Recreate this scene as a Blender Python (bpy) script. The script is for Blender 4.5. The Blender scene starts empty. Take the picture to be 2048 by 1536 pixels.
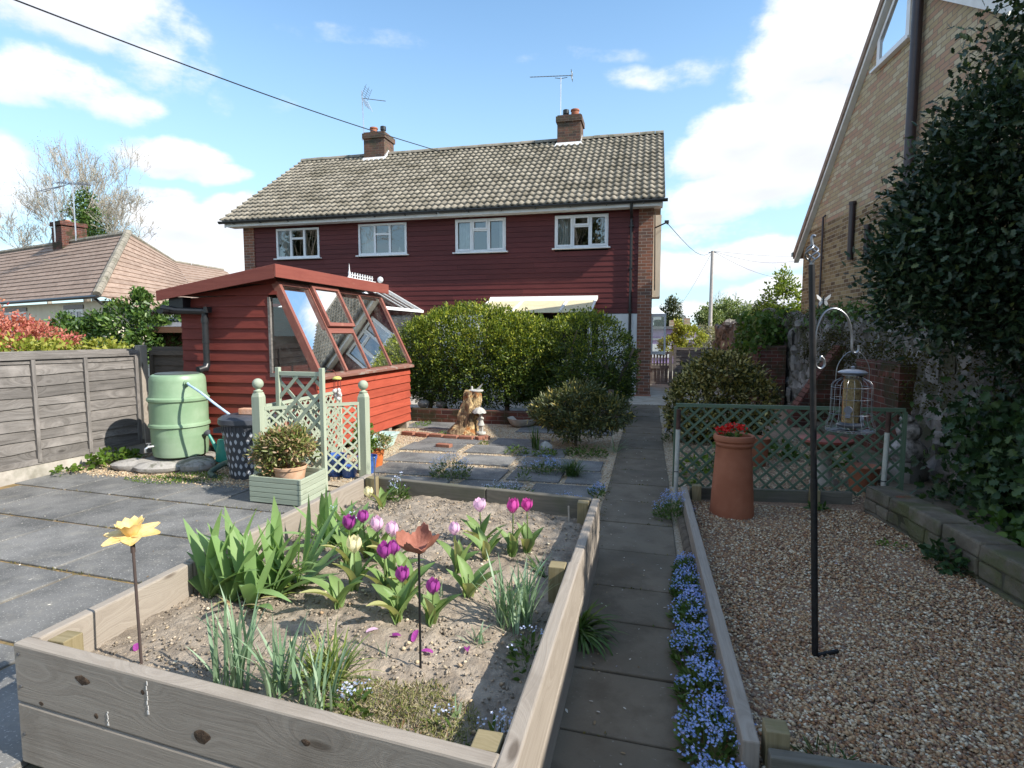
import bpy, math, random
import numpy as np
from mathutils import Vector, Matrix
R = math.radians
SC = bpy.context.scene
COL = SC.collection
# ------------------------------------------------------------------ camera, sun, sky, exposure
CAMH, FPX, PITCH, YAW = 1.55, 1150.0, R(5.02), R(13.4)
cd = bpy.data.cameras.new('camera'); cam = bpy.data.objects.new('camera', cd); COL.objects.link(cam)
cd.sensor_width = 36; cd.lens = 36 * FPX / 2048; cd.clip_start = .05; cd.clip_end = 3000
cam.location = (0, 0, CAMH); cam.rotation_euler = (R(90) - PITCH, 0, YAW)
SC.camera = cam
SUN = Vector((1, -.20, .80)).normalized()          # direction towards the sun
sl = bpy.data.lights.new('sun', 'SUN'); so = bpy.data.objects.new('sun', sl); COL.objects.link(so)
sl.energy = 4.6; sl.angle = R(.53); sl.color = (1, .94, .84)
so.rotation_euler = SUN.to_track_quat('Z', 'Y').to_euler(); so.location = (30, -4, 25)
SC.view_settings.view_transform = 'Standard'; SC.view_settings.look = 'None'
SC.view_settings.exposure = .70; SC.view_settings.gamma = 1
cy = SC.cycles
cy.max_bounces = 7; cy.diffuse_bounces = 3; cy.glossy_bounces = 3; cy.transmission_bounces = 4
cy.transparent_max_bounces = 12; cy.caustics_reflective = False; cy.caustics_refractive = False
cy.use_denoising = True; cy.sample_clamp_indirect = 6

def px_dir(px, py):                                # direction of a photograph pixel in the garden's axes
    f = Vector((-math.sin(YAW) * math.cos(PITCH), math.cos(YAW) * math.cos(PITCH), -math.sin(PITCH)))
    r = Vector((math.cos(YAW), math.sin(YAW), 0)); u = r.cross(f)
    return f + r * ((px - 1024) / FPX) + u * (-(py - 768) / FPX)
def at(px, py, d): return Vector((0, 0, CAMH)) + px_dir(px, py) * d
def gz(px, py, z=0.):
    r = px_dir(px, py); return Vector((0, 0, CAMH)) + r * ((z - CAMH) / r.z)

class NT:
    def __init__(s, tree): s.t = tree; tree.nodes.clear()
    def n(s, typ, ins=None, **kw):
        nd = s.t.nodes.new('ShaderNode' + typ)
        for k, v in kw.items(): setattr(nd, k, v)
        for k, v in (ins or {}).items():
            sk = nd.inputs[k]
            if isinstance(v, bpy.types.NodeSocket): s.t.links.new(v, sk)
            else: sk.default_value = v
        return nd.outputs
    def l(s, a, b): s.t.links.new(a, b)
    def mix(s, f, a, b, mode='MIX'):
        nd = s.t.nodes.new('ShaderNodeMix'); nd.data_type = 'RGBA'; nd.blend_type = mode
        for sk, v in ((nd.inputs[0], f), (nd.inputs[6], a), (nd.inputs[7], b)):
            if isinstance(v, bpy.types.NodeSocket): s.t.links.new(v, sk)
            elif sk.type == 'RGBA': sk.default_value = (*v[:3], 1)
            else: sk.default_value = v
        return nd.outputs[2]
    def math(s, op, a, b=0., c=None, clamp=False):
        d = {0: a, 1: b}
        if c is not None: d[2] = c
        return s.n('Math', d, operation=op, use_clamp=clamp)[0]
    def vm(s, op, a, b=None, out=0):
        d = {0: a}
        if b is not None: d[1] = b
        return s.n('VectorMath', d, operation=op)[out]
    def ramp(s, f, stops, interp='LINEAR'):
        nd = s.t.nodes.new('ShaderNodeValToRGB'); cr = nd.color_ramp; cr.interpolation = interp
        while len(cr.elements) < len(stops): cr.elements.new(.5)
        for e, (p, c) in zip(cr.elements, stops): e.position = p; e.color = (*c[:3], 1)
        s.t.links.new(f, nd.inputs[0]); return nd.outputs[0]
    def step(s, x, a, b): return s.n('MapRange', {0: x, 1: a, 2: b}, interpolation_type='SMOOTHSTEP')[0]

# ---- world: Nishita sky with cumulus placed by direction
W = bpy.data.worlds.new('World'); SC.world = W; W.use_nodes = True
n = NT(W.node_tree)
sky = n.n('TexSky', sky_type='NISHITA', sun_disc=False, sun_elevation=math.asin(SUN.z),
          sun_rotation=math.atan2(SUN.x, SUN.y), air_density=1.0, dust_density=.55, ozone_density=1.3, altitude=50)[0]
dirv = n.vm('NORMALIZE', n.n('TexCoord')['Generated'])
wob = n.n('TexNoise', {'Vector': dirv, 'Scale': 7., 'Detail': 7., 'Roughness': .6})[0]
wob2 = n.n('TexNoise', {'Vector': n.vm('MULTIPLY', dirv, (1, 1, 2.2)), 'Scale': 16., 'Detail': 6., 'Roughness': .62})[0]
wobv = n.n('TexNoise', {'Vector': dirv, 'Scale': 9., 'Detail': 4.})[1]
dv = n.vm('ADD', dirv, n.vm('MULTIPLY', n.vm('SUBTRACT', wobv, (.5, .5, .5)), (.05, .05, .05)))
CLOUDS = [(120, -10, 200, 70, .8), (300, 70, 70, 100, .7), (60, 150, 110, 45, .85), (200, 195, 90, 36, .8), (390, 130, 45, 60, .45), (450, 205, 35, 40, .3),
          (345, 310, 95, 34, .95), (420, 345, 70, 20, .75), (370, 440, 105, 48, .95), (470, 430, 90, 40, .9), (400, 520, 160, 60, .9), (20, 510, 60, 30, .6), (530, 205, 70, 22, .25), (330, 385, 70, 16, .5),
          (1690, 70, 160, 100, 1.05), (1570, 140, 90, 70, .85), (1480, 265, 95, 60, .95), (1410, 320, 85, 52, .95), (1540, 340, 130, 70, 1), (1430, 400, 110, 50, .95),
          (1640, 250, 120, 90, 1.), (1500, 515, 120, 40, .9), (1340, 540, 90, 40, .8), (1560, 590, 120, 35, .8), (1360, 620, 120, 30, .7), (1420, 470, 130, 30, .45),
          (1330, 150, 160, 25, .38), (1160, 120, 160, 18, .3), (700, 70, 200, 22, .28),
          (-450, 300, 260, 120, 1), (-420, 520, 260, 70, 1), (2350, 200, 300, 140, 1), (2500, 500, 280, 90, 1), (800, -500, 300, 160, .8), (1600, -420, 300, 160, .9)]
mask = None; shade = None
for (cx, cy_, w, h, a) in CLOUDS:
    c = px_dir(cx, cy_).normalized(); rt = c.cross(Vector((0, 0, 1))).normalized(); upv = rt.cross(c)
    sc = 1150.0
    u = n.math('MULTIPLY', n.vm('DOT_PRODUCT', dv, rt[:], out=1), sc / w)
    v = n.math('MULTIPLY', n.math('SUBTRACT', n.vm('DOT_PRODUCT', dv, upv[:], out=1), 0.), sc / h)
    fr = n.math('GREATER_THAN', n.vm('DOT_PRODUCT', dirv, c[:], out=1), .3)
    d2 = n.math('ADD', n.math('MULTIPLY', u, u), n.math('MULTIPLY', v, v))
    b = n.math('MULTIPLY', n.math('MULTIPLY', n.math('SUBTRACT', 1.25, d2, clamp=True), a), fr)
    mask = b if mask is None else n.math('MAXIMUM', mask, b)
    sh = n.math('MULTIPLY', b, n.math('SUBTRACT', .15, v))
    shade = sh if shade is None else n.math('MAXIMUM', shade, sh)
# random clouds for the half of the sky behind the camera (seen in reflections)
back = n.n('TexNoise', {'Vector': n.vm('MULTIPLY', dirv, (1, 1, 1.8)), 'Scale': 2.6, 'Detail': 6., 'Roughness': .55})[0]
bm = n.math('MULTIPLY', n.step(back, .5, .62), n.math('LESS_THAN', n.vm('DOT_PRODUCT', dirv, px_dir(1024, 500).normalized()[:], out=1), .35))
nz = n.math('ADD', n.math('MULTIPLY', n.math('SUBTRACT', wob, .5), 1.5), n.math('MULTIPLY', n.math('SUBTRACT', wob2, .5), 1.1))
raw = n.math('ADD', n.math('MULTIPLY', mask, 1.0), n.math('MULTIPLY', nz, n.math('MULTIPLY', mask, 2.2, clamp=True)))
cm = n.math('MAXIMUM', n.step(raw, .2, .85), bm)
cm = n.math('MULTIPLY', cm, .97)
shd = n.step(n.math('ADD', shade, n.math('MULTIPLY', nz, .25)), .1, .9)
ccol = n.mix(shd, (7.4, 7.5, 7.7), (5.4, 5.6, 6.5))
elev = n.n('SeparateXYZ', {0: dirv})[2]
skyb = n.mix(1., sky, (1.48, 1.76, 1.80), 'MULTIPLY')
haze = n.mix(n.math('MULTIPLY', n.step(elev, .55, -.02), .75), skyb, (4.0, 5.6, 6.8))
out = n.mix(cm, haze, ccol)
bg = n.n('Background', {'Color': out, 'Strength': .1})
n.l(bg[0], n.t.nodes.new('ShaderNodeOutputWorld').inputs[0])

# ------------------------------------------------------------------ object helpers
def link(name, me, m=None, parent=None):
    o = bpy.data.objects.new(name, me); COL.objects.link(o)
    if m is not None: me.materials.append(m)
    if parent is not None: o.parent = parent
    return o
def tag(o, label=None, cat=None, group=None, kind=None):
    for k, v in (('label', label), ('category', cat), ('group', group), ('kind', kind)):
        if v: o[k] = v
    return o
WR = set()                                          # roots whose parts are modelled in the garden's own axes
def fix(me, parent):
    p = parent
    while p is not None and p.parent is not None: p = p.parent
    if p is not None and p.name in WR: me.transform((Matrix.Translation(p.location) @ Matrix.Rotation(p.rotation_euler[2], 4, 'Z')).inverted())
def thing(name, label, cat, loc=(0, 0, 0), rz=0, group=None, w=False):
    o = bpy.data.objects.new(name, None); COL.objects.link(o); o.empty_display_size = .1
    o.location = loc; o.rotation_euler = (0, 0, rz)
    if w: WR.add(o.name)
    return tag(o, label, cat, group)
def copy_tree(o, parent=None):
    c = o.copy(); COL.objects.link(c)
    if parent is not None: c.parent = parent
    for ch in list(o.children): copy_tree(ch, c)
    return c
V = lambda *a: Vector(a)
RND = random.Random(7)
class MB:
    def __init__(s): s.v = []; s.f = []; s.uv = []; s.mi = []; s.cur = 0
    def face(s, pts, uvs):
        b = len(s.v); s.v += [tuple(p) for p in pts]; s.f.append(tuple(range(b, b + len(pts)))); s.uv += [tuple(u) for u in uvs]; s.mi.append(s.cur)
    def poly(s, pts, uv=None):
        pts = [Vector(p) for p in pts]
        if uv is None:
            nn = Vector((0, 0, 0))
            for i in range(len(pts)): nn += pts[i].cross(pts[(i + 1) % len(pts)])
            ax = max(range(3), key=lambda i: abs(nn[i]))
            uv = [((p.x, p.y) if ax == 2 else (p.x, p.z) if ax == 1 else (p.y, p.z)) for p in pts]
        s.face(pts, uv)
    def hexa(s, c, uvm='box'):                      # 8 corners: bottom 4 ccw, top 4 ccw; shared verts
        c = [Vector(p) for p in c]; b = len(s.v); s.v += [tuple(p) for p in c]
        Q = [(0, 3, 2, 1), (4, 5, 6, 7), (0, 1, 5, 4), (1, 2, 6, 5), (2, 3, 7, 6), (3, 0, 4, 7)]
        ax = [c[1] - c[0], c[3] - c[0], c[4] - c[0]]; L = [a.length for a in ax]; un = [a / max(l, 1e-6) for a, l in zip(ax, L)]
        order = sorted(range(3), key=lambda i: -L[i]); ou, ov = RND.uniform(0, 50), RND.uniform(0, 50)
        for fi, q in enumerate(Q):
            s.f.append(tuple(b + i for i in q)); s.mi.append(s.cur)
            nrm = (2, 2, 1, 0, 1, 0)[fi]
            if uvm == 'grain':
                ia, ib = [i for i in order if i != nrm]
                for i in q: d = c[i] - c[0]; s.uv.append((d.dot(un[ia]) + ou, d.dot(un[ib]) + ov + fi * 1.7))
            else:
                for i in q:
                    p = c[i]; s.uv.append((p.x, p.y) if nrm == 2 else ((p.y if nrm == 0 else p.x), p.z))
    def box(s, x0, x1, y0, y1, z0, z1, uvm='box'):
        s.hexa([(x0, y0, z0), (x1, y0, z0), (x1, y1, z0), (x0, y1, z0), (x0, y0, z1), (x1, y0, z1), (x1, y1, z1), (x0, y1, z1)], uvm)
    def bar(s, p, q, w, h, up=(0, 0, 1), uvm='grain'):   # beam from p to q, width w sideways, h along up
        p, q = Vector(p), Vector(q); d = (q - p).normalized(); up = Vector(up); sd = d.cross(up)
        if sd.length < 1e-4: sd = d.cross(Vector((1, 0, 0)))
        sd.normalize(); up = sd.cross(d)
        a, b = sd * (w / 2), up * (h / 2)
        s.hexa([p - a - b, q - a - b, q + a - b, p + a - b, p - a + b, q - a + b, q + a + b, p + a + b], uvm)
    def tube(s, pts, r, seg=8, cap=True, closed=False):
        pts = [Vector(p) for p in pts]; m = len(pts); rs = r if isinstance(r, (list, tuple)) else [r] * m
        b = len(s.v); prev = None; ln = 0
        lens = []
        for i, p in enumerate(pts):
            if closed: t = pts[(i + 1) % m] - pts[i - 1]
            else: t = pts[min(i + 1, m - 1)] - pts[max(i - 1, 0)]
            t.normalize()
            if prev is None:
                a = t.cross(Vector((0, 0, 1)));  a = a if a.length > 1e-3 else t.cross(Vector((1, 0, 0)))
            else: a = prev - t * prev.dot(t)
            a.normalize(); prev = a; c = t.cross(a)
            if i: ln += (pts[i] - pts[i - 1]).length
            lens.append(ln)
            for k in range(seg):
                th = 2 * math.pi * k / seg; s.v.append(tuple(p + (a * math.cos(th) + c * math.sin(th)) * rs[i]))
        for i in range(m if closed else m - 1):
            j = (i + 1) % m
            for k in range(seg):
                k2 = (k + 1) % seg; s.f.append((b + i * seg + k, b + i * seg + k2, b + j * seg + k2, b + j * seg + k)); s.mi.append(s.cur)
                l2 = lens[j] if j else ln + .1; w = 2 * math.pi * rs[i] / seg
                s.uv += [(lens[i], k * w), (lens[i], (k + 1) * w), (l2, (k + 1) * w), (l2, k * w)]
        if cap and not closed:
            for i, rev in ((0, True), (m - 1, False)):
                q = [b + i * seg + k for k in range(seg)]; q = q[::-1] if rev else q
                s.f.append(tuple(q)); s.mi.append(s.cur); s.uv += [(s.v[x][0], s.v[x][1]) for x in q]
    def lathe(s, prof, c=(0, 0, 0), seg=24, cap0=True, cap1=True, sx=1., fn=None, M=None):
        b = len(s.v); m = len(prof); c = Vector(c)
        for i, (r, z) in enumerate(prof):
            for k in range(seg):
                th = 2 * math.pi * k / seg; rr, zz = (r, z) if fn is None else fn(r, z, th)
                p = Vector((rr * math.cos(th) * sx, rr * math.sin(th), zz))
                s.v.append(tuple((M @ p if M else p) + c))
        for i in range(m - 1):
            for k in range(seg):
                k2 = (k + 1) % seg; s.f.append((b + i * seg + k, b + i * seg + k2, b + (i + 1) * seg + k2, b + (i + 1) * seg + k)); s.mi.append(s.cur)
                w = .3 / seg * 6; s.uv += [(k * w, prof[i][1]), ((k + 1) * w, prof[i][1]), ((k + 1) * w, prof[i + 1][1]), (k * w, prof[i + 1][1])]
        for i, on, rev in ((0, cap0, True), (m - 1, cap1, False)):
            if on and prof[i][0] > 1e-5:
                q = [b + i * seg + k for k in range(seg)]; q = q[::-1] if rev else q
                s.f.append(tuple(q)); s.mi.append(s.cur); s.uv += [(s.v[x][0], s.v[x][1]) for x in q]
    def prism(s, poly, d, uvm=None):                # planar polygon extruded by vector d
        poly = [Vector(p) for p in poly]; d = Vector(d); m = len(poly)
        s.poly(poly[::-1]); s.poly([p + d for p in poly])
        for i in range(m):
            j = (i + 1) % m; s.poly([poly[i], poly[j], poly[j] + d, poly[i] + d])
    def sphere(s, c, r, seg=12, ring=8, sz=1.):
        s.lathe([(max(1e-4, r * math.sin(math.pi * i / ring)), -r * sz * math.cos(math.pi * i / ring)) for i in range(ring + 1)], c, seg, False, False)
    def build(s, name, m, parent=None, smooth=False, bevel=0, ang=35):
        me = bpy.data.meshes.new(name); me.from_pydata(s.v, [], s.f)
        uv = me.uv_layers.new(name='UVMap'); uv.data.foreach_set('uv', np.array(s.uv, dtype=np.float32).ravel())
        ms = m if isinstance(m, (list, tuple)) else [m]
        for x in ms: me.materials.append(x)
        if len(ms) > 1: me.polygons.foreach_set('material_index', s.mi)
        if smooth:
            me.polygons.foreach_set('use_smooth', [True] * len(me.polygons)); me.set_sharp_from_angle(angle=R(ang))
        fix(me, parent); me.update()
        o = bpy.data.objects.new(name, me); COL.objects.link(o)
        if parent is not None: o.parent = parent
        if bevel:
            b = o.modifiers.new('bevel', 'BEVEL'); b.width = bevel; b.segments = 2; b.limit_method = 'ANGLE'; b.angle_limit = R(40)
        return o
def np_mesh(name, verts, faces, m, parent=None, smooth=False):
    """verts (n,3); faces: list of index arrays (k, size)"""
    me = bpy.data.meshes.new(name); me.vertices.add(len(verts)); me.vertices.foreach_set('co', np.asarray(verts, np.float32).ravel())
    loops = np.concatenate([f.ravel() for f in faces]); starts = []; o = 0
    for f in faces:
        starts.append(o + np.arange(f.shape[0]) * f.shape[1]); o += f.size
    starts = np.concatenate(starts)
    me.loops.add(len(loops)); me.loops.foreach_set('vertex_index', loops.astype(np.int32))
    me.polygons.add(len(starts)); me.polygons.foreach_set('loop_start', starts.astype(np.int32))
    if smooth: me.polygons.foreach_set('use_smooth', np.ones(len(starts), bool))
    me.update(calc_edges=True); me.validate(); fix(me, parent)
    return link(name, me, m, parent)
# ------------------------------------------------------------------ materials
def newmat(name):
    m = bpy.data.materials.new(name); m.use_nodes = True; return m, NT(m.node_tree)
def finish(n, bsdf):
    o = n.t.nodes.new('ShaderNodeOutputMaterial'); n.l(bsdf, o.inputs[0])
def coords(n, uv, stretch, rnd=False):
    tc = n.n('TexCoord'); c = tc['UV' if uv else 'Object']
    c = n.vm('MULTIPLY', c, stretch) if tuple(stretch) != (1, 1, 1) else c
    return c
def vary(n, col, amt, src=None):
    """brightness change per separate piece"""
    r = src if src is not None else n.n('NewGeometry')['Random Per Island']
    return n.n('HueSaturation', {'Color': col, 'Value': n.math('ADD', n.math('MULTIPLY', r, 2 * amt), 1 - amt)})[0]
def surf(name, c1, c2, scale=4., detail=6., rough=.8, bump=.15, bscale=None, stretch=(1, 1, 1), uv=False, island=0., spec=.3, metal=0., patch=None, patch2=None, bdist=.01, lo=.35, hi=.65, objrand=0):
    m, n = newmat(name); c = coords(n, uv, stretch)
    f = n.n('TexNoise', {'Vector': c, 'Scale': scale, 'Detail': detail, 'Roughness': .6})[0]
    col = n.mix(n.step(f, lo, hi), c1, c2)
    if island: col = vary(n, col, island)
    if objrand: col = vary(n, col, objrand, n.n('ObjectInfo')['Random'])
    for p in (patch, patch2):
        if p:                                       # (colour, scale, lo, hi, amount)
            q = n.n('TexNoise', {'Vector': coords(n, uv, (1, 1, 1)), 'Scale': p[1], 'Detail': 5., 'Roughness': .65})[0]
            col = n.mix(n.math('MULTIPLY', n.step(q, p[2], p[3]), p[4]), col, p[0])
    b = n.n('BsdfPrincipled', {'Base Color': col, 'Roughness': rough, 'Metallic': metal, 'Specular IOR Level': spec})
    if bump:
        h = n.n('TexNoise', {'Vector': c, 'Scale': bscale or scale * 5, 'Detail': 6., 'Roughness': .65})[0]
        bn = n.n('Bump', {'Height': h, 'Strength': bump, 'Distance': bdist})[0]; n.l(bn, b[0].node.inputs['Normal'])
    finish(n, b[0]); return m
def wood(name, c1, c2, dark, rough=.75, grain=14., knots=1., island=.12, stain=None, bump=.25, spec=.25):
    m, n = newmat(name); tc = n.n('TexCoord')['UV']
    w = n.n('TexNoise', {'Vector': n.vm('MULTIPLY', tc, (1.5, 6, 1)), 'Scale': 1.3, 'Detail': 3.})[1]
    # knots bend the grain
    kv = n.vm('MULTIPLY', tc, (2.2, 6.5, 1))
    k = n.n('TexVoronoi', {'Vector': kv, 'Scale': 1., 'Randomness': 1.})
    kd = k['Distance']
    bend = n.math('MULTIPLY', n.math('SUBTRACT', .5, kd, clamp=True), .16 * knots)
    sx = n.n('SeparateXYZ', {0: tc})
    v = n.math('ADD', n.math('ADD', sx[1], n.math('MULTIPLY', n.n('SeparateXYZ', {0: w})[0], .05)), bend)
    gv = n.n('CombineXYZ', {0: n.math('MULTIPLY', sx[0], .6), 1: n.math('MULTIPLY', v, grain), 2: 0})[0]
    g = n.n('TexNoise', {'Vector': gv, 'Scale': 3.2, 'Detail': 8., 'Roughness': .68})[0]
    g2 = n.n('TexNoise', {'Vector': n.vm('MULTIPLY', tc, (3, 60, 1)), 'Scale': 3., 'Detail': 5., 'Roughness': .7})[0]
    col = n.mix(n.step(g, .3, .7), c1, c2)
    col = n.mix(n.math('MULTIPLY', n.step(g2, .55, .8), .4), col, dark)
    kk = n.math('MULTIPLY', n.step(kd, .13, .05), n.math('GREATER_THAN', n.n('SeparateXYZ', {0: k['Color']})[0], .62))
    col = n.mix(n.math('MULTIPLY', kk, .75 * min(1, knots)), col, dark)
    if stain:
        q = n.n('TexNoise', {'Vector': tc, 'Scale': stain[1], 'Detail': 5., 'Roughness': .6})[0]
        col = n.mix(n.math('MULTIPLY', n.step(q, stain[2], stain[3]), stain[4]), col, stain[0])
    if island: col = vary(n, col, island)
    b = n.n('BsdfPrincipled', {'Base Color': col, 'Roughness': rough, 'Specular IOR Level': spec})
    bn = n.n('Bump', {'Height': n.math('ADD', g, n.math('MULTIPLY', g2, .6)), 'Strength': bump, 'Distance': .006})[0]
    n.l(bn, b[0].node.inputs['Normal']); finish(n, b[0]); return m
def brick(name, ca, cb, cc, mortar, bw=.225, rh=.075, ms=.011, rough=.85, patch=None, bump=.6):
    m, n = newmat(name); tc = n.n('TexCoord')['UV']
    wv = n.n('TexNoise', {'Vector': n.vm('MULTIPLY', tc, (30, 30, 30)), 'Scale': 1., 'Detail': 3.})[1]
    tv = n.vm('ADD', tc, n.vm('MULTIPLY', n.vm('SUBTRACT', wv, (.5, .5, .5)), (.006, .006, 0)))
    k = dict(offset=.5, offset_frequency=2, squash=1.)
    I = {'Vector': tv, 'Scale': 1., 'Mortar Size': ms / 2, 'Mortar Smooth': .35, 'Brick Width': bw, 'Row Height': rh}
    a = n.n('TexBrick', {**I, 'Color1': (0, 0, 0, 1), 'Color2': (1, 1, 1, 1), 'Mortar': (0, 0, 0, 1), 'Bias': 0.}, **k)
    rnd = n.math('ADD', n.n('SeparateColor', {0: a[0]})[0], 0)
    nz = n.n('TexNoise', {'Vector': tc, 'Scale': 14., 'Detail': 6., 'Roughness': .7})[0]
    col = n.ramp(n.math('ADD', rnd, n.math('MULTIPLY', n.math('SUBTRACT', nz, .5), .45)), [(0, ca), (.42, cb), (.8, cc), (1, cb)])
    col = n.mix(n.math('MULTIPLY', n.step(nz, .5, .8), .35), col, tuple(x * .5 for x in cb))
    col = n.mix(a[1], col, mortar)
    if patch:
        q = n.n('TexNoise', {'Vector': tc, 'Scale': patch[1], 'Detail': 5., 'Roughness': .65})[0]
        col = n.mix(n.math('MULTIPLY', n.step(q, patch[2], patch[3]), patch[4]), col, patch[0])
    b = n.n('BsdfPrincipled', {'Base Color': col, 'Roughness': rough, 'Specular IOR Level': .2})
    h = n.math('ADD', n.math('MULTIPLY', a[1], -1.), n.math('MULTIPLY', nz, .5))
    bn = n.n('Bump', {'Height': h, 'Strength': bump, 'Distance': .008})[0]; n.l(bn, b[0].node.inputs['Normal'])
    finish(n, b[0]); return m
def leaf(name, stops, trans=.3, rough=.45, spec=.35, edge=None, tint=None):
    m, n = newmat(name)
    g = n.n('NewGeometry'); col = n.ramp(g['Random Per Island'], stops)
    big = n.n('TexNoise', {'Vector': n.n('TexCoord')['Object'], 'Scale': 3.5, 'Detail': 3.})[0]
    col = n.n('HueSaturation', {'Color': col, 'Hue': n.math('ADD', .485, n.math('MULTIPLY', big, .03)), 'Value': n.math('ADD', .62, n.math('MULTIPLY', big, .76))})[0]
    b = n.n('BsdfPrincipled', {'Base Color': col, 'Roughness': rough, 'Specular IOR Level': spec})[0]
    t = n.n('BsdfTranslucent', {'Color': n.mix(.5, col, n.mix(1, col, (1.5, 1.6, .5), 'MULTIPLY'))})[0]
    mx = n.t.nodes.new('ShaderNodeMixShader'); mx.inputs[0].default_value = trans; n.l(b, mx.inputs[1]); n.l(t, mx.inputs[2])
    finish(n, mx.outputs[0]); return m
def glass(name, tint=(.9, .95, .95), refl=.25, rough=.0, dirt=0.):
    m, n = newmat(name)
    fr = n.n('LayerWeight', {'Blend': .35})['Fresnel']
    f = n.math('ADD', refl, n.math('MULTIPLY', fr, 1 - refl), clamp=True)
    t = n.n('BsdfTransparent', {'Color': (*tint, 1)})[0]; g = n.n('BsdfGlossy', {'Color': (1, 1, 1, 1), 'Roughness': rough})[0]
    mx = n.t.nodes.new('ShaderNodeMixShader'); n.l(f, mx.inputs[0]); n.l(t, mx.inputs[1]); n.l(g, mx.inputs[2])
    o = mx.outputs[0]
    if dirt:
        q = n.n('TexNoise', {'Vector': n.n('TexCoord')['Object'], 'Scale': 3., 'Detail': 6., 'Roughness': .7})[0]
        m2 = n.t.nodes.new('ShaderNodeMixShader'); n.l(n.math('MULTIPLY', n.step(q, .35, .8), dirt), m2.inputs[0]); n.l(o, m2.inputs[1])
        n.l(n.n('BsdfDiffuse', {'Color': (.5, .5, .46, 1)})[0], m2.inputs[2]); o = m2.outputs[0]
    finish(n, o); return m
def plain(name, c, rough=.5, spec=.4, metal=0., var=.12, scale=8., bump=0.):
    return surf(name, tuple(x * (1 - var) for x in c), tuple(min(1, x * (1 + var)) for x in c), scale=scale, rough=rough, spec=spec, metal=metal, bump=bump)
MOSSG = (.05, .06, .012)
M = {}
M['slab'] = surf('slate_paving', (.112, .111, .108), (.192, .188, .18), scale=2.6, detail=11, rough=.85, bump=.6, bscale=45, island=.13, patch=((.52, .50, .46), 75., .59, .66, .75), patch2=((.27, .255, .22), 5., .50, .75, .5), bdist=.006)
M['pathslab'] = surf('path_paving', (.112, .092, .066), (.175, .146, .108), scale=5., detail=11, rough=.85, bump=.55, bscale=70, island=.12, patch=((.42, .39, .35), 55., .655, .72, .65), patch2=((.06, .055, .042), 2.5, .48, .75, .65), bdist=.006)
M['joint'] = surf('joint_dirt', (.30, .20, .09), (.20, .145, .07), scale=12., rough=.95, bump=.5, patch=(MOSSG, 3., .5, .65, .7))
M['earth'] = surf('earth', (.10, .085, .06), (.16, .135, .10), scale=6., rough=.95, bump=.6, patch=((.05, .07, .02), 2., .5, .65, .6))
M['soil'] = surf('soil', (.25, .205, .16), (.40, .335, .265), scale=9., detail=12, rough=.97, bump=.9, bscale=45, spec=.1, patch=((.44, .38, .31), 30., .62, .72, .45), patch2=((.20, .165, .13), 2., .5, .7, .4), bdist=.02)
M['clod'] = surf('soil_clod', (.24, .20, .155), (.38, .32, .25), scale=20., rough=.97, bump=.5, island=.35, spec=.1)
def gravel_mat(name, stops, val=1.):
    m, n = newmat(name); c = n.ramp(n.n('NewGeometry')['Random Per Island'], [(p, tuple(x * val for x in q)) for p, q in stops], 'CONSTANT')
    nz = n.n('TexNoise', {'Vector': n.n('TexCoord')['Object'], 'Scale': 160., 'Detail': 3.})[0]
    c = n.mix(n.math('MULTIPLY', n.step(nz, .4, .75), .45), c, tuple(x * .5 * val for x in (.35, .2, .12)))
    b = n.n('BsdfPrincipled', {'Base Color': c, 'Roughness': .75, 'Specular IOR Level': .25}); finish(n, b[0]); return m
GST = [(0, (.33, .17, .09)), (.13, (.43, .28, .17)), (.25, (.26, .15, .10)), (.37, (.52, .40, .28)), (.5, (.22, .13, .10)), (.6, (.38, .25, .16)), (.7, (.58, .50, .40)), (.8, (.20, .16, .14)), (.88, (.44, .34, .25)), (.95, (.68, .62, .53))]
M['pebble'] = gravel_mat('gravel_pebbles', [(p, (q[0] * 1.12 + .015, q[1] * 1.12 + .01, q[2] * 1.02 + .005)) for p, q in GST], 1.0)
M['pebble2'] = gravel_mat('pale_gravel', [(p, (q[0] * .7 + .22, q[1] * .7 + .19, q[2] * .65 + .13)) for p, q in GST])
M['gravelbase'] = surf('gravel_base', (.22, .13, .085), (.40, .29, .20), scale=60., detail=3, rough=.9, bump=1., bscale=70, patch=((.13, .08, .06), 75., .55, .62, .8), bdist=.012)
M['palebase'] = surf('pale_gravel_base', (.36, .28, .19), (.55, .47, .36), scale=60., detail=3, rough=.9, bump=1., bscale=70, patch=((.25, .18, .11), 75., .55, .62, .6), bdist=.012)
M['concrete'] = surf('concrete', (.33, .30, .26), (.48, .44, .39), scale=5., rough=.9, bump=.3, patch=((.10, .10, .06), 2., .5, .7, .5))
M['sleeper'] = wood('weathered_sleeper', (.37, .325, .275), (.285, .245, .205), (.085, .062, .045), grain=26, knots=1.5, bump=.3, island=.12, stain=((.16, .13, .10), 3., .5, .75, .45))
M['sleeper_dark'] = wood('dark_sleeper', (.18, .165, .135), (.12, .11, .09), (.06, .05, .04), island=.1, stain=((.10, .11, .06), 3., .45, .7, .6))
M['knot'] = surf('wood_knot', (.05, .032, .022), (.13, .085, .055), scale=60., rough=.8, bump=.6)
M['postwood'] = wood('post_wood', (.30, .25, .15), (.21, .17, .09), (.11, .08, .04), island=.1, stain=((.15, .15, .05), 4., .5, .7, .5))
M['fence'] = wood('grey_fence', (.215, .198, .185), (.11, .10, .092), (.055, .048, .044), grain=10, knots=1.8, island=.28, stain=((.33, .30, .28), 2.5, .5, .75, .6), bump=.6)
M['fence_dark'] = wood('dark_fence', (.13, .105, .085), (.08, .065, .05), (.04, .03, .025), grain=10, island=.15, bump=.4)
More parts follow.
